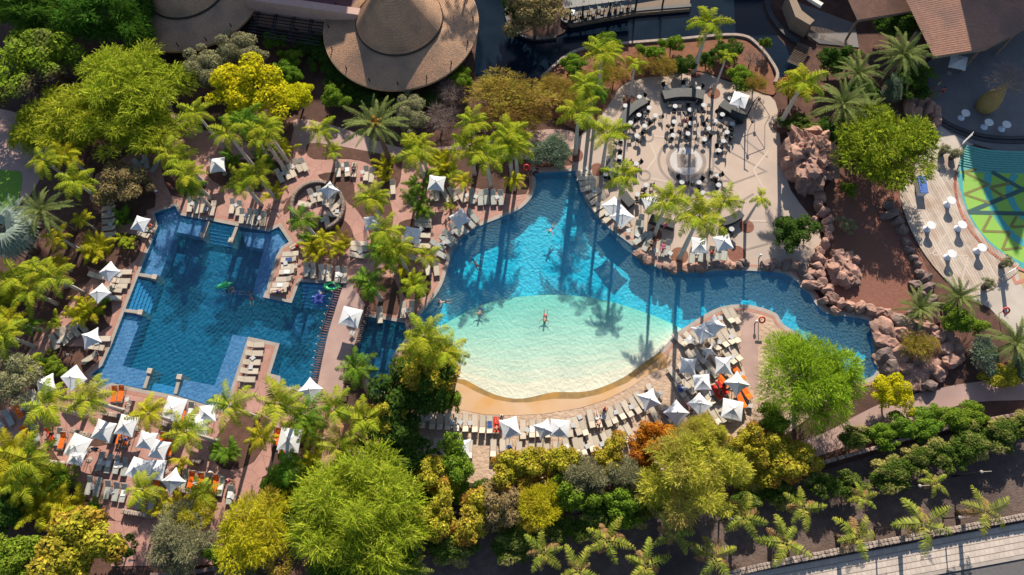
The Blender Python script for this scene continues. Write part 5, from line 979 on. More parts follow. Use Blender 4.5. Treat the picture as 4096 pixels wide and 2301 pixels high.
# leafy palm clumps and low tropical planting in the beds
def clump(label, px, n, sc, F, name='palm_clump'):
    g = G(px, .5); t = thing(name, label, 'plant', (g.x, g.y, 0), 0, 'leafy clumps in the beds')
    for i in range(n):
        r_ = .9*sc*math.sqrt(random.random()); a = random.uniform(0, 6.28); link('frond', random.choice(F), t, (r_*math.cos(a), r_*math.sin(a), .3+.9*random.random()*sc), (0, -random.uniform(.1, .9), random.uniform(0, 6.28)), sc*random.uniform(.5, .8))
    link('stem', MB().tube([(0, 0, -.1), (0, 0, .9)], [.2, .12], 6).mesh('stem', M_bark), t)
    return t
CL = [(21, 960, 1080, 30, 1.2, F_royy), (21, 1230, 1000, 20, 1.0, F_short), (21, 1190, 730, 16, .9, F_rdk), (31, 850, 250, 26, 1.2, F_royy), (31, 1000, 200, 16, .8, F_rdk), (31, 560, 380, 18, .9, F_short), (31, 480, 690, 14, .7, F_short), (31, 520, 800, 14, .8, F_rdk), (22, 1790, 250, 26, 1.1, F_royy), (22, 1850, 320, 20, 1.0, F_roy), (22, 1570, 420, 18, .9, F_rdk), (22, 1620, 670, 20, .9, F_rdk), (22, 620, 1080, 22, 1.0, F_royy), (22, 820, 1030, 20, .9, F_royy), (22, 560, 1010, 16, .9, F_rdk), (22, 1250, 260, 18, .8, F_royy), (22, 1260, 370, 14, .7, F_royy), (22, 300, 120, 18, .9, F_royy), (22, 60, 170, 18, 1.0, F_rdk), (22, 190, 540, 14, .8, F_royy), (22, 1400, 1220, 22, 1.0, F_royy), (22, 1880, 650, 12, .6, F_short), (21, 2230, 220, 18, 1.0, F_rdk), (41, 650, 480, 22, 1.2, F_rdk), (41, 500, 800, 34, 1.5, F_royy), (41, 700, 860, 30, 1.4, F_royy), (41, 340, 620, 28, 1.4, F_royy), (41, 150, 480, 26, 1.3, F_royy), (41, 1700, 780, 24, 1.1, F_royy), (41, 950, 770, 10, .6, F_rdk), (41, 2140, 250, 16, .7, F_rdk), (41, 2250, 270, 18, .8, F_rdk), (41, 1750, 350, 14, .7, F_royy), (32, 440, 1370, 18, 1.0, F_royy), (42, 560, 430, 22, 1.0, F_royy), (42, 400, 480, 20, 1.0, F_rdk), (42, 330, 600, 22, 1.2, F_rdk), (42, 880, 430, 22, 1.0, F_rdk), (34, 1480, 270, 10, .6, F_short), (14, 1450, 700, 18, 1.1, F_rdk), (11, 520, 1000, 24, 1.1, F_royy), (11, 560, 1140, 20, 1.0, F_dry), (11, 480, 1350, 20, 1.0, F_royy), (21, 700, 40, 18, 1.0, F_rdk), (12, 780, 920, 14, .7, F_royy), (31, 30, 150, 24, 1.2, F_rdk), (31, 150, 100, 24, 1.2, F_royy)]
CL.sort(key=lambda c: A(c[0], c[1], c[2])[0])
for i, c in enumerate(CL):
    nm = {id(F_royy): 'yellow green', id(F_rdk): 'dark green', id(F_short): 'bright green', id(F_roy): 'light green', id(F_dry): 'dry brown'}[id(c[5])]
    y = A(c[0], c[1], c[2])[1]; part = 'upper' if y < 767 else 'middle' if y < 1534 else 'lower'; x = A(c[0], c[1], c[2])[0]
    clump(f'{nm} leafy palm clump, {ORD[i % 39] if i < 39 else "forty-"+ORD[i-40] if i > 39 else "fortieth"} clump from left edge, {part} third', A(c[0], c[1], c[2]), c[3], c[4], c[5])
# fallen dry frond and the bottle tree on the shaded plaza
t = thing('bottle_tree', 'fat bottle shaped tree with bare twigs on the shaded plaza', 'tree', G(A(14, 2080, 1040)))
link('trunk', MB().lathe([(.02, 4.4), (.35, 4.2), (.65, 3.4), (1.1, 2.0), (1.25, 1.1), (1.15, .3), (1.0, 0)], 20).mesh('bottle_trunk', mk('bottle_bark', (.34, .24, .09), (.28, .19, .07), scale=3, rough=.8), True), t)
link('crown', CR['twig'][0], t, (0, 0, 5.2), (0, 0, 0), (2.6, 2.6, 1.3))
link('limb', limbs(9, 1, mk('pale_limb', (.4, .3, .17), scale=4)), t, (0, 0, 4.9), None, (2.4, 2.4, 1.3))
# ------------------------------------------------------------------ furniture
M_sling = mk('beige_sling', (.5, .43, .35), (.44, .375, .3), scale=2, rough=.85, obrand=.12)
M_slinggr = mk('grey_sling', (.36, .37, .34), (.3, .31, .29), scale=2, rough=.85, obrand=.12)
M_frame = mk('taupe_frame', (.34, .3, .26), scale=5, rough=.4, metallic=.3)
M_orange_t = mk('orange_towel', (.85, .16, .015), (.72, .11, .01), scale=3, rough=.95, bump=.02, bscale=12)
M_red_t = mk('red_towel', (.6, .04, .02), (.5, .03, .02), scale=3, rough=.95, bump=.02, bscale=12)
M_white_t = mk('white_towel', (.75, .74, .72), (.65, .65, .64), scale=3, rough=.95, bump=.02, bscale=12)
M_blue_t = mk('blue_towel', (.05, .09, .25), (.04, .06, .18), scale=3, rough=.95, bump=.02, bscale=12)
M_chair = mk('black_chair', (.025, .025, .028), scale=5, rough=.5)
M_tabletop = mk('white_table', (.48, .48, .48), (.43, .43, .43), scale=3, rough=.4)
LM = {}
for nm, m_ in (('b', M_sling), ('g', M_slinggr)):
    LM[nm] = {'seat': MB().box(-.36, 0, .33, 1.26, .62, .05, bev=.015).mesh('seat', m_)}
    for k, ang in enumerate((8, 28, 42)):
        a = R(ang); mb = MB(); n = 3
        for i in range(n): pass
        mb.box(0, 0, 0, .76, .62, .05, bev=.015); mb.v = [(.29+(x+.38)*math.cos(a)-z*math.sin(a), y, .335+(x+.38)*math.sin(a)+z*math.cos(a)) for x, y, z in mb.v]; LM[nm][k] = mb.mesh('backrest', m_)
mb = MB()
for s in (-.33, .33): mb.tube([(-1.02, s, .32), (.98, s, .32)], .03, 6)
mb.tube([(-1.0, -.33, .32), (-1.0, .33, .32)], .025, 5); mb.tube([(.96, -.33, .32), (.96, .33, .32)], .025, 5)
LFR = mb.mesh('lounger_frame', M_frame); LLEG = MB().tube([(0, 0, 0), (.03, 0, .31)], .025, 5).mesh('lounger_leg', M_frame)
def dirang(px, ang): a = R(ang); v = G((px[0]+20*math.cos(a), px[1]-20*math.sin(a)))-G(px); return math.atan2(v.y, v.x)
def lounger(px, ang, label, group, tone='b', back=1, z=.02):
    g = G(px, .35); t = thing('sun_lounger', label, 'sun lounger', (g.x, g.y, z), dirang(px, ang)+random.uniform(-.03, .03), group)
    link('seat', LM[tone]['seat'], t); link('backrest', LM[tone][back], t); f_ = link('frame', LFR, t)
    for x, y in ((-.85, -.31), (-.85, .31), (.7, -.31), (.7, .31)): link('leg', LLEG, f_, (x, y, 0))
    return t
def towelmesh(seed, mat, L=1.75, W=.6):
    rg = random.Random(seed); nx, ny = 12, 5; V = []; F = []
    for i in range(nx+1):
        x = -L/2+L*i/nx; zb = .385+(max(0, x-.29)*.53)
        for j in range(ny+1): y = -W/2+W*j/ny; V.append((x+rg.uniform(-.02, .02), y+rg.uniform(-.03, .03), zb+.03*noise.noise(Vector((x*3+seed, y*4, seed)))+.012))
    for i in range(nx):
        for j in range(ny): a = i*(ny+1)+j; F.append((a, a+1, a+ny+2, a+ny+1))
    k = len(V); V += [(x, y, z-.02) for x, y, z in V]; F += [tuple(q+k for q in f[::-1]) for f in F]
    return MB().add(V, F).mesh('towel', mat)
TW = {'o': [towelmesh(k, M_orange_t) for k in range(3)], 'r': [towelmesh(k, M_red_t) for k in range(2)], 'w': [towelmesh(k, M_white_t, .7, .5) for k in range(2)], 'u': [towelmesh(k, M_blue_t, .8, .5) for k in range(2)]}
TWN = {'o': 'orange', 'r': 'red', 'w': 'white', 'u': 'dark blue'}
tow_n = {}
LZ = []  # zone, list of (tile,x,y,angle,opts)
def lz(zone, group, tile, lst, tone='b', back=1): LZ.append((zone, group, [(A(q[4] if len(q) > 4 and isinstance(q[4], int) else tile, q[0], q[1]), q[2], q[3] if len(q) > 3 else '') for q in lst], tone, back))
lz('under the trees at the top left of the angular pool', 'loungers top left', 21, [(1335, 240, 135), (1410, 215, 100), (1500, 250, 60)], 'g')
lz('in the column left of the brown bush bed', 'loungers in the left column', 21, [(1055, 660, 5), (1055, 727, 5), (1058, 787, 5), (1058, 850, 5), (1062, 912, 5)])
lz('beside the parasol at the top left corner of the angular pool', 'poolside loungers', 21, [(1390, 915, -22), (1435, 862, -15)])
lz('along the top edge of the angular pool', 'poolside loungers', 21, [(1832, 625, 80), (1895, 640, 80), (1962, 635, 80), (2052, 660, 75), (2240, 640, 80), (2305, 660, 80), (2335, 735, 80), (2408, 740, 80), (2462, 755, 78), (2540, 760, 80)])
lz('by the parasols on the left side of the angular pool', 'left poolside loungers', 21, [(1195, 1275, 180), (1178, 1360, 180), (935, 1312, 165), (1150, 1410, 180)])
lz('below the left side parasols of the angular pool', 'left poolside loungers', 31, [(1100, 45, 175), (1095, 125, 175, 'w'), (1000, 85, 165)])
lz('in the paved corner left of the angular pool', 'corner loungers', 31, [(525, 550, 107), (605, 510, 122), (645, 465, 135), (715, 440, 135), (790, 400, 130), (985, 520, 180), (925, 600, 172), (870, 705, 30)])
lz('at the far lower left in the shade', 'shaded loungers', 31, [(0, 1350, 115), (85, 1285, 115), (180, 1225, 115, 'o'), (330, 1090, 110), (240, 1130, 110)], 'g')
lz('below the angular pool beside orange towels', 'towelled loungers', 31, [(1105, 1055, 78, 'o'), (1170, 1050, 78, 'o'), (1765, 1235, 72, 'o'), (1840, 1215, 75, 'w')], 'g')
lz('on the narrow jetty in the angular pool', 'jetty loungers', 31, [(2470, 578, 180), (2455, 660, 180), (2430, 748, 180), (2408, 832, 180), (2378, 912, 180)], back=2)
lz('in the upper terrace row at lower left', 'terrace loungers', 41, [(255, 75, 115, 'o'), (345, 80, 100, 'w'), (490, 90, 108, 'r'), (568, 110, 72), (602, 150, 72, 'o'), (735, 320, 100), (1080, 90, 70), (1160, 110, 74, 'o'), (1220, 125, 74, 'o'), (1640, 215, 75, 'o'), (1570, 150, 75, 'o')], 'g')
lz('in the middle terrace row at lower left', 'terrace loungers', 41, [(970, 350, 75, 'w'), (1047, 372, 75, 'w'), (1127, 380, 75, 'w'), (1205, 400, 75)], 'g')
lz('in the lowest terrace row at lower left', 'terrace loungers', 41, [(862, 580, 75), (942, 597, 75), (1037, 622, 75), (1122, 640, 75), (1192, 652, 75, 'w'), (1350, 720, 75, 'w'), (1470, 730, 75)], 'g')
lz('right of the star parasol, lower left', 'terrace loungers', 41, [(1705, 480, 75), (1780, 510, 75), (1848, 528, 75, 'o'), (1932, 545, 75, 'o'), (2008, 545, 78, 'u'), (2082, 565, 75, 'o'), (2130, 590, 78, 'w'), (2220, 670, 78, 'w'), (1530, 510, 75, 'o')], 'g')
lz('by the parasol left of the footbridge end', 'terrace loungers', 42, [(205, 110, 75, 'o'), (300, 235, 5, 'o'), (310, 290, 85, 'u')], 'g')
lz('in the slanting row above the round terrace', 'upper patio loungers', 22, [(230, 350, 117), (295, 320, 117), (345, 300, 117), (405, 250, 117), (460, 240, 117)])
lz('below the planting bed above the round terrace', 'upper patio loungers', 22, [(792, 290, 92), (880, 285, 94, 'w'), (945, 290, 86, 'u'), (1062, 325, 84), (1118, 340, 84)])
lz('on the round walled terrace', 'round terrace loungers', 22, [(540, 545, 112), (612, 525, 97), (667, 560, 88), (732, 585, 60), (778, 632, 38), (475, 622, -12), (760, 720, 175), (685, 790, 102)])
lz('near the parasol at the head of the lagoon', 'lagoon loungers', 22, [(1705, 515, 92), (1745, 520, 92), (1830, 535, 118), (1900, 525, 120), (1980, 540, 122)])
lz('in the straight row at the head of the lagoon', 'lagoon loungers', 22, [(2085, 545, 92), (2165, 560, 92), (2225, 552, 92), (2290, 555, 94), (2363, 558, 94)], 'g')
lz('along the curved left edge of the lagoon', 'lagoon loungers', 22, [(2095, 735, 132), (2055, 790, 132), (1985, 850, 135), (1925, 870, 137), (1865, 930, 140), (1838, 975, 142), (1755, 1015, 150), (1765, 1095, 152)], 'g')
lz('on the paving between the palms left of the lagoon', 'patio loungers', 22, [(1615, 770, 178), (1612, 822, 178), (1605, 920, 178), (1603, 1022, 178), (1560, 1150, 165), (1740, 1235, 95), (1655, 1230, 100), (995, 1000, 178), (995, 1052, 178), (985, 1115, 175), (1320, 455, 92), (400, 1010, 30)])
lz('on the right jetty of the angular pool', 'jetty loungers', 22, [(330, 1100, 2), (318, 1155, 2, 'u'), (318, 1222, 2), (300, 1272, 2, 'w'), (272, 1345, 2), (235, 1400, 2, 'w'), (215, 1450, 2)])
lz('in the row above the pool steps', 'jetty loungers', 22, [(485, 1245, 86), (552, 1260, 86), (632, 1280, 88), (702, 1290, 88), (788, 1300, 86, 'w'), (852, 1305, 86)])
lz('at the top right corner of the angular pool', 'poolside loungers', 22, [(0, 745, 82), (72, 760, 82)], 'g')
lz('at the small end deck above the plunge pool', 'patio loungers', 32, [(1420, 240, 88), (1500, 235, 84), (1195, 290, 90)])
fr = [(1605, 1305), (1700, 1312), (1775, 1318), (1850, 1322), (1930, 1330), (2022, 1335), (2112, 1340), (2185, 1348), (2255, 1350), (2320, 1350)]
lz('in the front beach row', 'front beach row', 32, [(x, y, 270, 'u' if i == 8 else 'r' if i == 9 else '') for i, (x, y) in enumerate(fr)]+[(105, 1395, 270, '', 33), (195, 1390, 270, 'w', 33), (262, 1385, 270, '', 33), (345, 1390, 272, '', 33), (555, 1375, 275, '', 33), (625, 1360, 288, '', 33), (690, 1372, 290, '', 33), (760, 1288, 282, '', 33), (825, 1298, 285, 'w', 33), (915, 1280, 292, '', 33), (970, 1258, 294, '', 33), (1042, 1220, 297, '', 33), (1112, 1198, 300, '', 33), (1185, 1160, 302, '', 33), (1235, 1110, 302, '', 33)])
lz('in the second beach row', 'second beach row', 42, [(1545, 200, 270), (1645, 205, 270), (1740, 215, 270), (1800, 218, 270), (1890, 225, 270), (2060, 235, 268), (2290, 220, 270), (2380, 222, 270), (2442, 230, 270, 'u')]+[(68, 250, 270, '', 43), (190, 250, 270, '', 43), (270, 252, 272, '', 43), (335, 255, 272, '', 43), (425, 250, 272, '', 43), (530, 215, 282, 'w', 43), (622, 210, 282, '', 43), (680, 210, 284, '', 43), (760, 175, 288, '', 43), (825, 190, 290, '', 43), (905, 155, 293, '', 43), (960, 130, 295, '', 43), (1075, 90, 298, '', 43), (1135, 65, 300, '', 43)])
lz('on the sand peninsula near the red brick kerb', 'peninsula loungers', 33, [(2085, 300, 302), (2145, 295, 302), (1620, 530, 315), (1725, 520, 315, 'w'), (1790, 510, 312)])
lz('on the sand peninsula around the closed parasol', 'peninsula loungers', 33, [(2030, 530, 305), (2085, 505, 305), (2145, 490, 300), (1945, 570, 310), (2155, 665, 308), (2095, 695, 308), (1735, 700, 308), (1805, 690, 310)])
lz('on the sand peninsula below the closed parasol', 'peninsula loungers', 33, [(1565, 865, 305), (1830, 840, 308), (1925, 815, 305), (1735, 940, 308), (1620, 1000, 300, 'u'), (1700, 985, 308), (2000, 770, 305), (1655, 830, 305)])
lz('on the sand peninsula among orange towels', 'peninsula loungers', 33, [(1890, 1080, 303), (1975, 1035, 300, 'r'), (2030, 990, 300, 'r'), (2185, 855, 305, 'o'), (2255, 1030, 300, 'o'), (2210, 1115, 293, 'o'), (2030, 925, 310, 'o'), (2130, 900, 305)])
lz('at the lower end of the sand peninsula', 'peninsula loungers', 33, [(1955, 1270, 300), (2010, 1240, 300), (2065, 1235, 300), (1355, 1030, 305), (1720, 1160, 300), (1500, 1250, 300, 'u'), (1800, 1310, 300), (1380, 1260, 300)])
lz('along the lagoon edge below the plaza', 'plaza edge loungers', 23, [(692, 315, 2), (705, 365, 2), (728, 412, 12), (735, 465, 12), (790, 520, 28), (825, 575, 28), (850, 640, 30), (895, 690, 34), (945, 740, 38), (1090, 800, 38)])
lz('at the tip of the plaza above the lagoon rocks', 'plaza edge loungers', 23, [(1245, 795, 85), (1215, 850, 85), (1240, 950, 35), (1300, 1000, 65), (1320, 960, 70), (1500, 1040, 85), (1450, 1050, 80), (1740, 1115, 85), (1920, 1105, 80), (2050, 1090, 80), (1985, 1110, 80), (1830, 1100, 85)], 'g')
for zone, group, L_, tone, back in LZ:
    L_.sort(key=lambda q: q[0][0])
    for i, (px, an, op) in enumerate(L_):
        o_ = ordl(i, len(L_)); cn = 'beige' if tone == 'b' else 'grey'
        lb = (f'{o_} {cn} lounger {zone}' if 'from' not in o_ else f'{cn} lounger {o_} {zone}').strip()
        b_ = back if random.random() < .8 else 0
        lo_ = lounger(px, an, lb, group, tone, b_ if not op or op in 'wu' else 1)
        if op:
            k = tow_n.setdefault((zone, op), [0]); k[0] += 1
            w_ = link('towel', random.choice(TW[op]), None, lo_.location, lo_.rotation_euler); w_.location.z += .012
            tag(w_, f'{TWN[op]} towel on lounger {o_ or "standing"} {zone}', 'towel', 'towels on loungers')
# ---- parasols
def canopymesh(h=1.0, rise=.62, conc=.9, seg=5, rings=4):
    V = [(0, 0, rise)]; F = []; N = 4*seg
    for r_ in range(1, rings+1):
        t = r_/rings
        for q in range(4):
            a0, a1 = math.pi/4+q*math.pi/2, math.pi/4+(q+1)*math.pi/2; p, s = Vector((math.cos(a0), math.sin(a0), 0))*math.sqrt(2)*h, Vector((math.cos(a1), math.sin(a1), 0))*math.sqrt(2)*h
            for k in range(seg):
                f = k/seg; b = 4*f*(1-f); pt = p.lerp(s, f)*(1-(1-conc)*b*t); V.append((pt.x*t, pt.y*t, rise*(1-t)**1.12+.07*b*t-.05*b*(1-t)))
    for k in range(N): F.append((0, 1+k, 1+(k+1) % N))
    for r_ in range(rings-1):
        for k in range(N): a = 1+r_*N; F.append((a+k, a+N+k, a+N+(k+1) % N, a+(k+1) % N))
    a = 1+(rings-1)*N; b = len(V); V += [(x*1.0, y*1.0, z-.12) for x, y, z in V[a:a+N]]
    for k in range(N): F.append((a+k, b+k, b+(k+1) % N, a+(k+1) % N))
    return MB().add(V, F).mesh('canopy', M_white)
CAN = {'std': canopymesh(1.0), 'star': canopymesh(1.0, .7, .8), 'flat': canopymesh(1.05, .5, .97), 'closed': canopymesh(1.0, 1.0, .35)}
POLE = MB().tube([(0, 0, 0), (0, 0, 2.9)], .035, 6).mesh('pole', M_frame); PBASE = MB().lathe([(.02, .1), (.28, .08), (.32, 0)], 12).mesh('parasol_base', M_kerbgrey); FIN = MB().lathe([(.01, .16), (.05, .1), (.06, 0)], 8).mesh('finial', M_kerbgrey)
UM = []
def uz(zone, tile, lst):
    for q in lst: UM.append((zone, A(tile, q[0], q[1]), q[2] if len(q) > 2 else 0, q[3] if len(q) > 3 else 'std', (q[4] if len(q) > 4 else 1.0)*(.84 if 'beach' in zone or 'peninsula' in zone else .9)))
uz('on the left side of the angular pool', 21, [(1347, 805, -12), (1048, 1268, 40, 'std', 1.0), (1230, 325, 15), (2090, 235, 10)])
uz('on the left side of the angular pool', 31, [(955, 75, 40), (870, 510, 20, 'star'), (700, 895, 35, 'flat', 1.05), (430, 960, 20)])
uz('on the lower left terrace', 31, [(1670, 1195, -12, 'flat', 1.2), (1990, 1240, 10), (1905, 1345, 0, 'flat', 1.1), (1213, 1355, -10, 'std', 1.1), (990, 1405, -20, 'std', 1.1)])
uz('on the lower left terrace', 41, [(740, 205, -18, 'flat', 1.15), (730, 310, -12, 'flat', .8), (1408, 145, -10), (1530, 235, -10), (1318, 415, -15, 'flat', 1.05), (1490, 430, -8, 'flat', 1.0), (1660, 540, 40, 'star', 1.05)])
uz('around the footbridge', 32, [(910, 305, -8, 'flat', 1.1), (520, 1010, 45, 'std', 1.05)]); uz('around the footbridge', 42, [(320, 140, -5, 'flat', 1.15)])
uz('between the round terrace and the lagoon', 22, [(700, 480, 40, 'star'), (1740, 410, -6), (1965, 750, 28), (1505, 910, -6), (1120, 790, 10)])
uz('on the plaza', 23, [(980, 640, 38, 'std', 1.1), (1065, 735, 38, 'std', 1.1), (1345, 605, 10), (1810, 1010, 2), (2040, 985, 10)])
uz('on the plaza', 13, [(2200, 955, -20, 'flat', 1.0)])
uz('on the shaded grey plaza', 14, [(1845, 590, -12, 'flat', 1.0)])
uz('along the beach rows', 32, [(2450, 1375, 20, 'std', 1.1)]); uz('along the beach rows', 33, [(310, 1390, 30, 'star', 1.0), (460, 1380, 0, 'flat', 1.0), (1325, 1105, 25, 'star', 1.1)]); uz('along the beach rows', 42, [(1985, 215, 0, 'star', 1.0)])
uz('on the sand peninsula', 33, [(1590, 1230, 42, 'std', 1.05), (1815, 1150, 42, 'std', 1.05), (2130, 1200, -15, 'flat', 1.1), (1835, 935, 2, 'std', 1.0), (2175, 950, 35, 'star', 1.05), (1700, 778, -3, 'star', 1.0), (2040, 772, 0, 'star', 1.05), (1845, 450, 25, 'star', 1.1), (1955, 388, 40, 'star', 1.05), (1905, 640, 20, 'closed', .8)])
UZ = {}
for u in UM: UZ.setdefault(u[0], []).append(u)
for zone, L_ in UZ.items():
    L_.sort(key=lambda u: u[1][0])
    for i, (z_, px, an, kd, sc) in enumerate(L_):
        o_ = ordl(i, len(L_)); c = G(px, 2.35)
        t = thing('parasol', (f'{o_} white square parasol {zone}' if 'from' not in o_ else f'white square parasol {o_} {zone}').strip().replace('square', 'star shaped' if kd in ('star', 'closed') else 'square'), 'parasol', (c.x, c.y, 0), dirang(px, an), 'white parasols')
        link('canopy', CAN[kd], t, (0, 0, 2.15), (random.uniform(-.09, .09), random.uniform(-.09, .09), random.uniform(-.08, .08)), (1.1*sc*random.uniform(.94, 1.05), 1.1*sc*random.uniform(.94, 1.05), random.uniform(.85, 1.15))); p_ = link('pole', POLE, t, (0, 0, .0)); link('base', PBASE, t); link('finial', FIN, p_, (0, 0, 2.84 if kd != 'closed' else 3.1))
# ---- small white side tables
STT = MB().box(0, 0, .44, .5, .5, .04, bev=.01).mesh('table_top', M_tabletop); STL = MB().tube([(0, 0, 0), (0, 0, .42)], .02, 4).mesh('table_leg', M_tabletop)
ST = [(21, 1373, 210), (21, 1055, 698), (21, 1067, 815), (21, 1065, 945), (21, 1857, 615), (21, 1997, 668), (21, 1405, 870), (21, 1155, 1305), (21, 1085, 1405), (21, 2280, 628), (21, 2378, 730), (31, 735, 402), (31, 567, 545), (31, 937, 557), (31, 1228, 1105), (31, 1868, 1255), (31, 215, 1190), (31, 2440, 705), (31, 2420, 795), (41, 1002, 368), (41, 1166, 388), (41, 893, 600), (41, 1080, 640), (41, 1888, 550), (41, 2248, 690), (41, 815, 235), (22, 262, 325), (22, 355, 260), (22, 842, 245), (22, 1028, 312), (22, 572, 530), (22, 783, 690), (22, 640, 772), (22, 2123, 548), (22, 2325, 553), (22, 2035, 535), (22, 1895, 468), (22, 1598, 860), (22, 1570, 975), (22, 1885, 895), (22, 1805, 998), (22, 1007, 1078), (22, 285, 1190), (22, 512, 1258), (22, 672, 1272), (22, 820, 1305), (22, 32, 755), (32, 1652, 1292), (32, 1890, 1328), (32, 1973, 1325), (32, 2065, 1332), (32, 1455, 248), (32, 930, 465),
  (42, 1587, 207), (42, 1686, 218), (43, 147, 258), (43, 235, 252), (43, 381, 262), (43, 725, 205), (43, 867, 183), (43, 1033, 127), (33, 655, 1275), (33, 590, 1355), (33, 880, 1275), (33, 1002, 1228), (33, 1150, 1178), (33, 148, 1400), (33, 1430, 1045), (33, 1677, 540), (33, 1718, 545), (33, 1997, 550), (33, 2118, 503), (33, 1857, 655), (33, 2128, 697), (33, 1888, 840), (33, 1668, 998), (33, 1925, 1045), (33, 2220, 862), (33, 2090, 930), (33, 2300, 1165), (33, 1862, 1315), (33, 2010, 320), (23, 708, 275), (23, 790, 490), (23, 832, 620), (23, 915, 715), (23, 1005, 825), (23, 1125, 875), (23, 1212, 920), (23, 1388, 1070), (23, 1528, 1095), (23, 1785, 1088)]
ST = sorted([A(*q) for q in ST], key=lambda p: p[0])
zl = lambda p: 'upper part' if p[1] < 800 else 'middle' if p[1] < 1350 else 'lower part'
zc = {}
for p in ST:
    col_ = 'beach' if p[0] > 1600 and p[1] > 1600 else 'sand peninsula' if p[0] > 2650 and p[1] > 1150 else 'plaza edge' if p[0] > 2200 else 'patio left of the lagoon' if p[0] > 1420 else 'patio right of the angular pool' if p[0] > 1000 else 'lower left terrace' if p[1] > 1600 else 'left of the angular pool'
    zc.setdefault(col_, []).append(p)
for col_, L_ in zc.items():
    for i, p in enumerate(L_):
        g = G(p, .4); o_ = ordl(i, len(L_)); t = thing('side_table', (f'{o_} small white side table, {col_}' if 'from' not in o_ else f'small white side table {o_}, {col_}'), 'side table', (g.x, g.y, .01), random.uniform(0, 1.5), 'white side tables')
        link('table_top', STT, t)
        for x, y in ((-.2, -.2), (.2, -.2), (.2, .2), (-.2, .2)): link('leg', STL, t, (x, y, 0))
# ---- round cafe tables with black chairs
CTT = MB().lathe([(.01, .76), (.3, .76), (.32, .74), (.3, .72), (.03, .71)], 24).mesh('round_top', M_tabletop); CTP = MB().lathe([(.04, .72), (.04, .05), (.24, .03), (.26, 0)], 10).mesh('pedestal', M_steel)
CHS = MB().box(0, 0, .45, .52, .52, .06, bev=.02).mesh('chair_seat', M_chair); mb = MB(); mb.box(.25, 0, .68, .06, .52, .42, bev=.015); CHB = mb.mesh('chair_back', M_chair); CHL = MB().tube([(0, 0, 0), (0, 0, .43)], .02, 4).mesh('chair_leg', M_chair)
CT = sorted([A(13, x, y) for x, y in ((1490, 850), (1657, 840), (1800, 855), (1575, 1025), (1720, 1060), (1850, 1015), (1565, 1175), (1725, 1190), (1700, 1290), (1555, 1305), (2030, 1105), (1960, 1165), (1900, 1240), (2075, 1275), (2040, 1360), (1858, 1345), (2125, 1195), (1225, 1110), (1325, 1040), (1385, 1115), (1145, 1185), (1280, 1215), (1205, 1310), (1055, 1340), (1095, 1020), (1230, 935), (2105, 950), (2165, 1045))]+[A(23, x, y) for x, y in ((2000, 100), (1970, 335), (1995, 435), (1805, 410), (1640, 408), (1843, 510), (1200, 230), (1040, 165), (905, 330), (1295, 435), (1210, 525), (2120, 860))], key=lambda p: p[0])
for i, p in enumerate(CT):
    g = G(p, .75); o_ = ordl(i, len(CT)) if i < 39 else 'rightmost'
    t = thing('cafe_table', f'round white cafe table, {o_} among the plaza tables', 'table', (g.x, g.y, .015), 0, 'cafe tables on the plaza'); link('round_top', CTT, t); link('pedestal', CTP, t)
    n = 2 if random.random() < .7 else 3; a0 = random.uniform(0, 6.28); used = []
    for k in range(n):
        a = a0+k*2.1+random.uniform(-.3, .3); r_ = random.uniform(.6, .85); x, y = g.x+r_*math.cos(a), g.y+r_*math.sin(a)
        nm = ('right' if math.cos(a) > .7 else 'left' if math.cos(a) < -.7 else 'upper' if math.sin(a) > 0 else 'lower')
        if nm in used: nm += ' outer'
        used.append(nm)
        c = thing('chair', f'black chair on the {nm} side of the plaza table {o_}', 'chair', (x, y, .015), a+random.uniform(-.4, .4), 'black cafe chairs'); link('seat', CHS, c); link('backrest', CHB, c)
        for u, v in ((-.19, -.19), (.19, -.19), (.19, .19), (-.19, .19)): link('leg', CHL, c, (u, v, 0))
# ---- curved dark benches round the plaza
for i, (px, wd, lab) in enumerate(((PA(13, (1450, 958), (1550, 938), (1650, 932), (1750, 938), (1840, 958)), 1.25, 'long curved black bench counter at the top of the plaza'), (PA(13, (1050, 1240), (1085, 1150), (1160, 1075), (1285, 1000)), .95, 'curved dark bench counter at the upper left of the plaza'), (PA(13, (2005, 1030), (2110, 1095), (2240, 1180)), 1.1, 'straight dark bench counter at the upper right of the plaza'), (PA(23, (945, 190), (948, 290), (985, 390)), .95, 'curved grey bench counter at the left of the plaza'), (PA(23, (1060, 540), (1100, 600), (1150, 655)), 1.0, 'dark bench counter beside the parasols on the plaza'), (PA(23, (1325, 775), (1410, 805), (1560, 850)), .9, 'dark bench counter behind the palms at the plaza bottom'), (PA(23, (2010, 825), (2110, 790), (2200, 735)), .9, 'dark bench counter at the lower right of the plaza'))):
    t = thing('bench_counter', lab, 'bench', (0, 0, 0), 0, 'curved benches of the plaza'); link('body', MB().prism([(p[0], p[1]) for p in band(px, wd)], 0, .85).mesh('bench_body', M_dark), t)
    link('top', MB().prism([(p[0], p[1]) for p in band(px, wd+.1)], .86, .92).mesh('bench_top', mk('slate_top', (.035, .037, .042), (.05, .052, .056), scale=2, rough=.5)), t)
# soil rings round the plaza palms
for i, (t_, x, y, r_) in enumerate(((13, 1945, 900, .85), (13, 1130, 970, .85), (13, 1765, 700, .9), (23, 610, 150, 1.0), (23, 825, 285, .9), (23, 1375, 915, .9), (23, 1615, 1115, 1.05), (23, 2265, 835, .85), (23, 2168, 1100, 1.05), (14, 125, 1225, 1.0), (21, 960, 620, .9), (21, 950, 885, .9))):
    flat('tree_pit', gcirc(G(A(t_, x, y)), r_, 24), .022, M_redgravel, GO['plaza'] if t_ != 21 else GO['patio'])
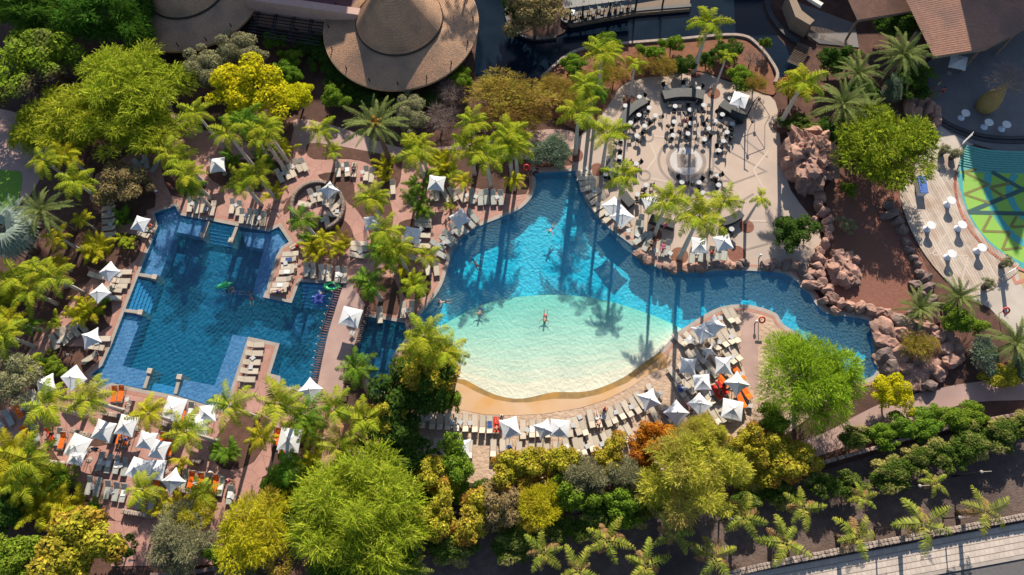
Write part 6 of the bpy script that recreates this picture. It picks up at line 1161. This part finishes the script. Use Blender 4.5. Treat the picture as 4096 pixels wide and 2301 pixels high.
# ---- cocktail tables under white cloths
CKT = MB().lathe([(.01, 1.1), (.4, 1.1), (.42, 1.07)], 24).mesh('cloth_top', M_white)
pr = [(.4, 1.06), (.3, .85), (.16, .6), (.2, .3), (.34, .02)]
CKS = MB().lathe(pr, 24).mesh('cloth_skirt', M_paleblue)
for i, (t_, x, y, lab) in enumerate(((14, 1910, 1090, 'leftmost white cocktail table on the shaded plaza'), (14, 2135, 1180, 'middle white cocktail table on the shaded plaza'), (14, 2305, 1200, 'rightmost white cocktail table on the shaded plaza'), (24, 1770, 585, 'topmost white cocktail table on the timber deck'), (24, 1575, 825, 'left white cocktail table on the timber deck'), (24, 1875, 820, 'white cocktail table nearest the kerb in the deck middle'), (24, 1775, 1100, 'lower white cocktail table near the deck inlay'), (24, 2065, 1040, 'rightmost white cocktail table on the timber deck'))):
    g = G(A(t_, x, y), 1.1); t = thing('cocktail_table', lab, 'table', (g.x, g.y, .07 if t_ == 24 else .01), 0, 'clothed cocktail tables'); link('table_top', CKT, t, None, None, (1.25, 1.25, 1)); link('cloth_skirt', CKS, t, None, None, (1.25, 1.25, 1))
g = G(A(24, 1495, 430), 1.0); t = thing('buffet_table', 'long table under a blue cloth beside the big dense tree', 'table', (g.x, g.y, .07), R(88)); link('table_top', MB().box(0, 0, .95, 2.3, .95, .06, bev=.02).mesh('buffet_top', mk('blue_cloth', (.08, .16, .45), (.06, .13, .38), scale=3)), t); link('cloth_skirt', MB().box(0, 0, .45, 2.2, .85, .9).mesh('buffet_skirt', M_white), t)
# ---- street lamps, lifebuoys, floats, lanterns
for i, (t_, xb, yb, xh, yh, lab) in enumerate(((44, 1480, 870, 1465, 585, 'tall street lamp with a pale head in the middle of the dark soil'), (44, 2075, 720, 2060, 450, 'street lamp at the right part of the dark soil'), (44, 1270, 1150, 1255, 975, 'street lamp head near the stone wall centre right'), (44, 1870, 1030, 1850, 890, 'dark lamp post at the stone wall right'), (43, 2110, 1400, 2115, 905, 'street lamp behind the left street palms'))):
    h = 5.0 if i != 3 else 3.0; c = G(A(t_, xh, yh), h); t = thing('street_lamp', lab, 'street lamp', (c.x, c.y, 0), 0, 'street lamps')
    link('pole', MB().tube([(0, 0, 0), (0, 0, h)], [.09, .06], 8).mesh('lamp_pole', M_steel), t); link('arm', MB().tube([(0, 0, h-.05), (.9, .05, h+.1)], .04, 6).mesh('lamp_arm', M_frame), t); link('lamp_head', MB().lathe([(.01, .14), (.13, .1), (.16, 0), (.05, -.03)], 12).mesh('lamp_head', M_kerbgrey), t, (.0, 0, h))
def torus(R0, r0, mat, name, seg=24): return MB().lathe([(R0+r0*math.cos(2*math.pi*k/8), r0*math.sin(2*math.pi*k/8)) for k in range(9)], seg).mesh(name, mat, True)
M_red = mk('lifebuoy_red', (.7, .04, .03), scale=3, rough=.4); lb_ = torus(.32, .09, M_red, 'ring')
for t_, x, y, lab in ((23, 140, 270, 'red lifebuoy on a post at the head of the lagoon'), (34, 2295, 250, 'red lifebuoy on a post at the right edge'), (33, 2410, 340, 'red lifebuoy on a post on the sand peninsula')):
    g = G(A(t_, x, y), 1.2); t = thing('lifebuoy', lab, 'lifebuoy', (g.x, g.y, 0), 0, 'lifebuoys'); link('ring', lb_, t, (0, 0, 1.3), (.5, 0, 0)); link('post', MB().tube([(0, .1, 0), (0, .1, 1.3)], .04, 6).mesh('buoy_post', M_kerbgrey), t)
M_grn = mk('green_vinyl', (.05, .45, .12), (.06, .5, .2), scale=3, rough=.25, coat=.5)
g = G(A(21, 2170, 1405), 0); t = thing('pool_float', 'green leaf shaped float in the angular pool', 'pool float', (g.x, g.y, -.1), R(15)); 
mb = MB(); mb.tube([(-1.1, -.1, .1), (-.6, 0, .14), (0, .05, .16), (.5, .02, .15), (.95, .1, .1)], [.1, .3, .36, .3, .08], 10); link('body', mb.mesh('float_body', M_grn, True), t); link('fin', MB().tube([(-.1, -.3, .1), (.25, -.55, .1)], [.14, .04], 6).mesh('float_fin', M_grn), t); link('fin', MB().tube([(-.1, .35, .1), (.3, .55, .1)], [.14, .04], 6).mesh('float_fin', M_grn), t)
g = G(A(22, 735, 1410), 0); tag(link('swim_ring', torus(.55, .2, M_grn, 'swim_ring'), None, (g.x, g.y, -.02), None, (1.5, .8, 1)), 'green oval swim ring at the pool steps', 'swim ring')
g = G(A(32, 605, 125), 0); t = thing('pool_float', 'violet blue star float near the pool steps', 'pool float', (g.x, g.y, -.05), .4, None); M_vio = mk('violet_vinyl', (.09, .07, .6), (.3, .35, .8), scale=4, rough=.25)
link('ring', torus(.4, .17, M_vio, 'star_ring'), t)
for k in range(5): a = k*1.2566; link('point', MB().tube([(.5*math.cos(a), .5*math.sin(a), 0), (.85*math.cos(a), .85*math.sin(a), .03)], [.16, .05], 6).mesh('star_point', M_vio), t)
for t_, x, y, lab in ((31, 1645, 1330, 'white globe lantern beside the planter at lower left'), (23, 2400, 1115, 'bollard lamp at the lagoon edge right of the plaza'), (33, 2360, 355, 'bollard lamp on the sand peninsula'), (41, 1258, 1305, 'bollard lamp at the bottom of the lower left terrace'), (31, 655, 675, 'bollard lamp in the corner left of the angular pool')):
    g = G(A(t_, x, y), .8); t = thing('bollard_lamp', lab, 'lamp', (g.x, g.y, 0), 0, 'bollard lamps'); link('post', MB().tube([(0, 0, 0), (0, 0, .75)], .06, 8).mesh('bollard_post', M_steel), t); link('globe', MB().lathe([(.01, .26), (.12, .22), (.17, .1), (.14, 0), (.05, -.04)], 12).mesh('bollard_globe', M_whitewall, True), t, (0, 0, .78))
# potted plants by the timber deck and banner flags
for i, (t_, x, y, lab) in enumerate(((24, 1700, 100, 'dark potted shrub at the top end of the timber deck, left one'), (24, 1800, 140, 'dark potted shrub at the top end of the timber deck, right one'), (24, 2290, 1190, 'dark potted shrub below the green play floor, upper one'), (24, 2120, 1400, 'dark potted shrub at the lower end of the deck'), (14, 1565, 930, 'round potted shrub on the shaded plaza'))):
    g = G(A(t_, x, y), .9); t = thing('potted_shrub', lab, 'potted plant', (g.x, g.y, 0), 0, 'potted shrubs'); link('pot', MB().lathe([(.3, .7), (.42, .7), (.4, .6), (.3, 0), (.01, 0)], 14).mesh('pot', M_dark), t); link('crown', CR['olive'][0], t, (0, 0, 1.1), (0, 0, i), (.8, .8, .55))
for t_, x, y, an, lab in ((24, 1845, 50, 60, 'white feather banner at the top of the teal steps'), (24, 2235, 1310, 40, 'white feather banner at the lower end of the timber deck')):
    g = G(A(t_, x, y+25)); t = thing('feather_banner', lab, 'banner', (g.x, g.y, 0), R(an)); link('pole', MB().tube([(0, 0, 0), (0, 0, 2.0), (.3, 0, 2.8), (.6, 0, 3.0)], .025, 5).mesh('banner_pole', M_steel), t)
    link('flag', MB().prism([(0, .02), (.02, -.02), (.6, -.02), (.6, .02)], .6, 2.7).mesh('banner_flag', M_white), t)
# clothed tables on the restaurant deck and under the pergola
for i, (t_, x, y, zz) in enumerate([(13, 575, 115, .5), (13, 658, 125, .5), (13, 735, 108, .5), (13, 820, 78, .5), (13, 895, 60, .5), (13, 1000, 85, .5), (13, 1120, 50, .5), (12, 120, 315, 0), (12, 200, 330, 0), (12, 460, 375, 0), (12, 550, 395, 0), (12, 640, 400, 0), (12, 300, 160, 0), (12, 150, 185, 0), (12, 30, 300, 0), (12, 440, 265, 0), (12, 600, 285, 0)]):
    g = G(A(t_, x, y), zz+.75); n_ = i if t_ == 13 else i-7; where = 'canal restaurant deck' if t_ == 13 else 'pergola'
    t = thing('dining_table', f'{ORD[n_]} dining table with a pale blue cloth at the {where}', 'table', (g.x, g.y, zz), random.uniform(-.3, .3), 'clothed dining tables'); link('table_top', MB().box(0, 0, .74, .8, .8, .04).mesh('dine_top', M_paleblue) if i == 0 else dtt, t); link('leg', CTP, t, (0, 0, 0))
    if i == 0: dtt = t.children[0].data
    for k, (u, v) in enumerate(((-.75, 0), (.75, 0))):
        c = thing('chair', f'black chair {("left", "right")[k]} of dining table {ORD[n_]} at the {where}', 'chair', (g.x+u, g.y+v, zz), 0 if k else math.pi, 'black dining chairs'); link('seat', CHS, c); link('backrest', CHB, c)
        for u2, v2 in ((-.19, -.19), (.19, -.19), (.19, .19), (-.19, .19)): link('leg', CHL, c, (u2, v2, 0))
# thin lighting truss and posts on the plaza
g0_, g1_ = G(A(13, 2250, 1160)), G(A(23, 2258, 90)); t = thing('light_mast', 'slim dark lighting mast at the right side of the plaza', 'mast', g0_); link('pole', MB().tube([(0, 0, 0), (0, 0, 4.2)], [.1, .07], 8).mesh('mast_pole', M_steel), t); link('arm', MB().tube([(0, 0, 4.1), (.5, .3, 4.5)], .05, 6).mesh('mast_arm', M_steel), t)
g = G(A(13, 2320, 1180)); t = thing('mobile_frame', 'thin dark wire play frame right of the plaza benches', 'frame', g, .4)
for a, b in (((-1.2, -1, 0), (-1.2, -1, 2)), ((1.2, -1, 0), (1.2, -1, 2)), ((1.2, 1.6, 0), (1.2, 1.6, 2)), ((-1.2, 1.6, 0), (-1.2, 1.6, 2)), ((-1.2, -1, 2), (1.2, -1, 2)), ((1.2, -1, 2), (1.2, 1.6, 2)), ((1.2, 1.6, 2), (-1.2, 1.6, 2)), ((-1.2, 1.6, 2), (-1.2, -1, 2))): link('bar', MB().tube([a, b], .035, 5).mesh('bar', M_steel), t)
for x, y in ((-1.2, -1), (1.2, 1.6)): link('speaker', MB().box(x, y, 2.15, .25, .25, .3, bev=.03).mesh('speaker', M_chair), t)
# ------------------------------------------------------------------ people
def bodymesh(name, J, mats=None):
    """one continuous skin over a posed skeleton; J: joint -> (x, y, z)"""
    E_ = [('pel', 'sto', .13, .125), ('sto', 'che', .125, .14), ('che', 'nec', .14, .06), ('nec', 'hed', .06, .085), ('hed', 'top', .085, .075)]
    for s in 'lr': E_ += [('che', s+'sh', .14, .065), (s+'sh', s+'el', .055, .043), (s+'el', s+'wr', .043, .03), (s+'wr', s+'ha', .03, .034), ('pel', s+'hi', .13, .1), (s+'hi', s+'kn', .088, .058), (s+'kn', s+'an', .055, .038), (s+'an', s+'to', .038, .03)]
    J = {k: Vector(v) for k, v in J.items()}; idx = {}; V = []; rad = {}; ed = []
    for a, b, ra, rb in E_:
        for k, r_ in ((a, ra), (b, rb)):
            if k not in idx: idx[k] = len(V); V.append(J[k]); rad[k] = r_
        ed.append((idx[a], idx[b]))
    names = list(idx)
    for s in 'lr':                                      # five fingers, unequal, slightly curled
        h, wv = J[s+'ha'], (J[s+'ha']-J[s+'wr']).normalized(); sd = wv.orthogonal().normalized()
        for k, (o_, l_) in enumerate(((-.03, .055), (-.012, .085), (.006, .092), (.022, .085), (.036, .065))):
            i = len(V); V.append(h+sd*o_+wv*l_*(.6 if k == 0 else 1)+Vector((0, 0, -.012))); names.append('f'); rad['f'] = .009; ed.append((idx[s+'ha'], i))
    m = bpy.data.meshes.new(name); m.from_pydata([v.to_tuple() for v in V], ed, []); o = bpy.data.objects.new('tmp_body', m); COL.objects.link(o)
    o.modifiers.new('skin', 'SKIN'); sv = m.skin_vertices[0].data
    for i, k in enumerate(names): sv[i].radius = (rad[k], rad[k]*(.8 if k in ('che', 'sto', 'pel') else 1)); sv[i].use_root = (k == 'pel')
    sb = o.modifiers.new('sub', 'SUBSURF'); sb.levels = 1; sb.render_levels = 1
    dg = bpy.context.evaluated_depsgraph_get(); r_ = bpy.data.meshes.new_from_object(o.evaluated_get(dg)); bpy.data.objects.remove(o); r_.name = name; r_.materials.clear(); r_.shade_smooth(); return r_, J
stand = dict(pel=(0, 0, .95), sto=(0, 0, 1.12), che=(0, .01, 1.36), nec=(0, .0, 1.5), hed=(0, -.02, 1.6), top=(0, -.01, 1.7), lsh=(-.19, 0, 1.42), lel=(-.25, .02, 1.14), lwr=(-.24, -.1, .92), lha=(-.24, -.13, .84), rsh=(.19, 0, 1.42), rel=(.26, .02, 1.14), rwr=(.24, -.1, .92), rha=(.24, -.13, .84), lhi=(-.1, 0, .9), lkn=(-.12, -.08, .5), lan=(-.12, .02, .09), lto=(-.13, -.14, .03), rhi=(.1, 0, .9), rkn=(.12, .02, .5), ran=(.12, .14, .09), rto=(.13, -.02, .03))
lie = dict(pel=(0, .0, .5), sto=(0, .17, .52), che=(0, .4, .6), nec=(0, .53, .68), hed=(0, .62, .73), top=(0, .72, .78), lsh=(-.19, .44, .62), lel=(-.3, .2, .48), lwr=(-.28, -.02, .45), lha=(-.26, -.1, .46), rsh=(.19, .44, .62), rel=(.34, .55, .62), rwr=(.2, .75, .78), rha=(.12, .78, .82), lhi=(-.1, -.05, .48), lkn=(-.13, -.45, .62), lan=(-.13, -.85, .42), lto=(-.14, -.92, .52), rhi=(.1, -.05, .48), rkn=(.12, -.46, .46), ran=(.12, -.88, .42), rto=(.14, -.93, .53))
sit = dict(pel=(0, 0, .5), sto=(0, .02, .67), che=(0, .0, .91), nec=(0, -.03, 1.04), hed=(0, -.06, 1.14), top=(0, -.06, 1.24), lsh=(-.19, 0, .97), lel=(-.24, -.08, .7), lwr=(-.16, -.3, .66), lha=(-.14, -.38, .66), rsh=(.19, 0, .97), rel=(.24, -.08, .7), rwr=(.16, -.3, .66), rha=(.14, -.38, .66), lhi=(-.1, -.03, .48), lkn=(-.13, -.45, .5), lan=(-.13, -.45, .09), lto=(-.13, -.6, .03), rhi=(.1, -.03, .48), rkn=(.13, -.45, .5), ran=(.13, -.42, .09), rto=(.13, -.57, .03))
swim = dict(pel=(0, -.2, -.22), sto=(0, 0, -.18), che=(0, .24, -.12), nec=(0, .38, -.04), hed=(0, .48, .04), top=(0, .55, .1), lsh=(-.19, .28, -.1), lel=(-.45, .38, -.1), lwr=(-.55, .62, -.12), lha=(-.52, .7, -.12), rsh=(.19, .28, -.1), rel=(.45, .38, -.1), rwr=(.55, .62, -.12), rha=(.52, .7, -.12), lhi=(-.1, -.25, -.24), lkn=(-.2, -.62, -.3), lan=(-.15, -1.0, -.26), lto=(-.15, -1.12, -.28), rhi=(.1, -.25, -.24), rkn=(.2, -.62, -.3), ran=(.15, -1.0, -.26), rto=(.15, -1.12, -.28))
BD = {k: bodymesh('body_'+k, J) for k, J in (('stand', stand), ('lie', lie), ('sit', sit), ('swim', swim))}
M_skin = [mk('skin_a', (.5, .27, .18), (.46, .24, .16), scale=3, rough=.6), mk('skin_b', (.36, .18, .11), (.32, .16, .1), scale=3, rough=.6)]
M_hair = [mk('hair_dark', (.03, .018, .012), scale=20, rough=.6), mk('hair_fair', (.3, .19, .08), scale=20, rough=.6)]
BV = {}
for k, (m, J) in BD.items():
    for s in (0, 1): c = m.copy(); c.materials.append(M_skin[s]); BV[k, s] = c
def person(px, pose, label, rz=0, top=None, bottom=None, skin=0, hair=0, z=0.0, zr=0.0):
    g = G(px, .9 if pose == 'stand' else .5 if pose != 'swim' else 0); t = thing('person', label, 'person', (g.x, g.y, z), rz); J = BD[pose][1]
    b_ = link('body', BV[pose, skin], t); h, tp = J['hed'], J['top']; d = (tp-h).normalized()
    link('hair', MB().lathe([(.01, .13), (.06, .115), (.1, .06), (.108, .0), (.1, -.04)], 12).mesh('hair', M_hair[hair], True), b_, h+d*.03+Vector((0, .015, 0)), d.to_track_quat('Z', 'Y').to_euler())
    link('nose', MB().tube([(0, -.095, 0), (0, -.125, -.02)], [.014, .018], 5).mesh('nose', M_skin[skin]), b_, h)
    for x in (-.035, .035): link('eye', MB().lathe([(.01, .012), (.012, 0), (.01, -.012)], 6).mesh('eye', M_hair[0]), b_, (h.x+x, h.y-.088, h.z+.02))
    if top: link('top', MB().tube([J['sto'].lerp(J['pel'], .3), J['sto'], J['che'], J['nec'].lerp(J['che'], .35)], [.165, .165, .19, .13], 12).mesh('shirt', top, True), t, None, None)
    if bottom:
        link('shorts', MB().tube([J['pel'].lerp(J['sto'], .35), J['pel'], (J['lhi']+J['rhi'])/2], [.16, .18, .17], 12).mesh('shorts', bottom, True), t)
        for s in 'lr': link('shorts_leg', MB().tube([J[s+'hi'], J[s+'hi'].lerp(J[s+'kn'], .4)], [.115, .105], 10).mesh('shorts_leg', bottom, True), t)
    return t
cw, cr, cb, cp, cg, ck = [mk('cloth_'+n, c, scale=4, rough=.9) for n, c in (('white', (.75, .74, .75)), ('red', (.65, .03, .03)), ('blue', (.05, .1, .35)), ('pink', (.6, .12, .25)), ('green', (.15, .5, .2)), ('black', (.02, .02, .025)))]
P_ = person
P_(A(21, 1515, 500), 'stand', 'person in a white shirt standing near the top of the angular pool', .3, cw, cb); P_(A(21, 1642, 445), 'stand', 'person in a red shirt walking near the top of the angular pool', -.4, cr, ck, hair=1)
P_(A(21, 1445, 828), 'sit', 'person sitting beside the parasol at the pool corner', 1.2, None, cr); P_(A(13, 1675, 1175), 'sit', 'person in red sitting at a plaza table', 2.0, cr, cb)
P_(A(23, 1480, 825), 'stand', 'person in pink standing behind the plaza palms', .2, cp, cp, 0, 1); P_(A(23, 1345, 1010), 'lie', 'sunbather in dark swimwear left of the pink sunbather, plaza tip', -.5, None, ck, 1, z=0); P_(A(23, 1455, 1045), 'lie', 'sunbather in pink swimwear at the plaza tip', -.2, cp, cp, 0, 1)
P_(A(23, 1925, 1085), 'sit', 'person sitting under the lower right plaza parasols', .8, None, cr); P_(A(33, 890, 1205), 'sit', 'person with red towel sitting in the front beach row', 2.5, cr, ck); P_(A(32, 2372, 1275), 'stand', 'person in white standing at the front beach row', .5, cw, ck)
P_(A(32, 2322, 1345), 'lie', 'sunbather on a red towel in the front beach row', math.pi, None, cr, 1); P_(A(33, 825, 1300), 'lie', 'sunbather on a white towel in the front beach row', math.pi+.25, None, cw); P_(A(33, 2000, 1040), 'sit', 'person on the red towels of the sand peninsula', .9, None, cr, 1); P_(A(33, 2045, 965), 'sit', 'person leaning by the red towels of the sand peninsula', 2.2, ck, ck)
P_(A(33, 1700, 1165), 'lie', 'sunbather left of the big lower peninsula parasol', math.pi+.5, None, cp); P_(A(33, 1465, 1225), 'sit', 'person in blue beside the lowest peninsula parasol', 1, cb, cb)
for i, (t_, x, y, lab, rz) in enumerate(((23, 380, 855, 'swimmer below the palm shadow in the upper lagoon', 2.6), (33, 318, 310, 'wading swimmer in the shallow middle of the lagoon', 3.0), (32, 1805, 160, 'swimmer near the ladder at the left lagoon edge', 1.8), (32, 2160, 245, 'swimmer at the edge of the pale shallows', 2.9), (22, 2120, 1190, 'lone swimmer in the dark left part of the lagoon', .6), (31, 2200, 45, 'left swimmer beside the green float', -1.2), (31, 2262, 58, 'right swimmer beside the green float', 1.4), (31, 2410, 108, 'swimmer near the right ledge of the angular pool', .3), (32, 645, 70, 'bather beside the violet star float', 2.0))): P_(A(t_, x, y), 'swim', lab, rz, None, (cb, cr, ck)[i % 3], i % 2, i % 2, -.08)
P_(A(14, 1635, 825), 'stand', 'person in a green shirt on the shaded grey plaza', .6, cg, cb, 0, 1); P_(A(14, 1682, 880), 'stand', 'child sized person in red on the shaded grey plaza', .2, cr, ck)
P_(A(41, 1160, 148), 'lie', 'left sunbather on orange towels under the terrace parasol', -.25, None, ck, 1); P_(A(41, 1218, 128), 'lie', 'right sunbather on orange towels under the terrace parasol', -.25, None, cb); P_(A(41, 2040, 462), 'sit', 'person in white sitting behind the orange towels, lower left terrace', .2, cw, cw, 0, 1); P_(A(41, 2205, 540), 'sit', 'person in dark red sitting right of the orange towels', 1.5, cp, ck)
P_(A(41, 495, 75), 'lie', 'sunbather on the red towel of the upper terrace row', -.3, None, ck, 1); P_(A(13, 1002, 62), 'sit', 'diner in a white shirt on the canal restaurant deck', 3.0, cw, ck, z=.5); P_(A(41, 925, 235), 'stand', 'person walking between the terrace rows at lower left', 1.2, cb, ck); P_(A(13, 1120, 45), 'sit', 'diner in lilac on the canal restaurant deck', 2.6, mk('cloth_lilac', (.4, .25, .5), scale=4), ck, z=.5)
P_(A(22, 398, 1020), 'lie', 'sunbather at the right corner of the angular pool', -1.0, None, cr, 1); P_(A(22, 940, 290), 'lie', 'sunbather in the row above the round terrace', -.1, None, ck, 1); P_(A(32, 215, 60), 'lie', 'sunbather at the tip of the right jetty', -1.5, None, cb)
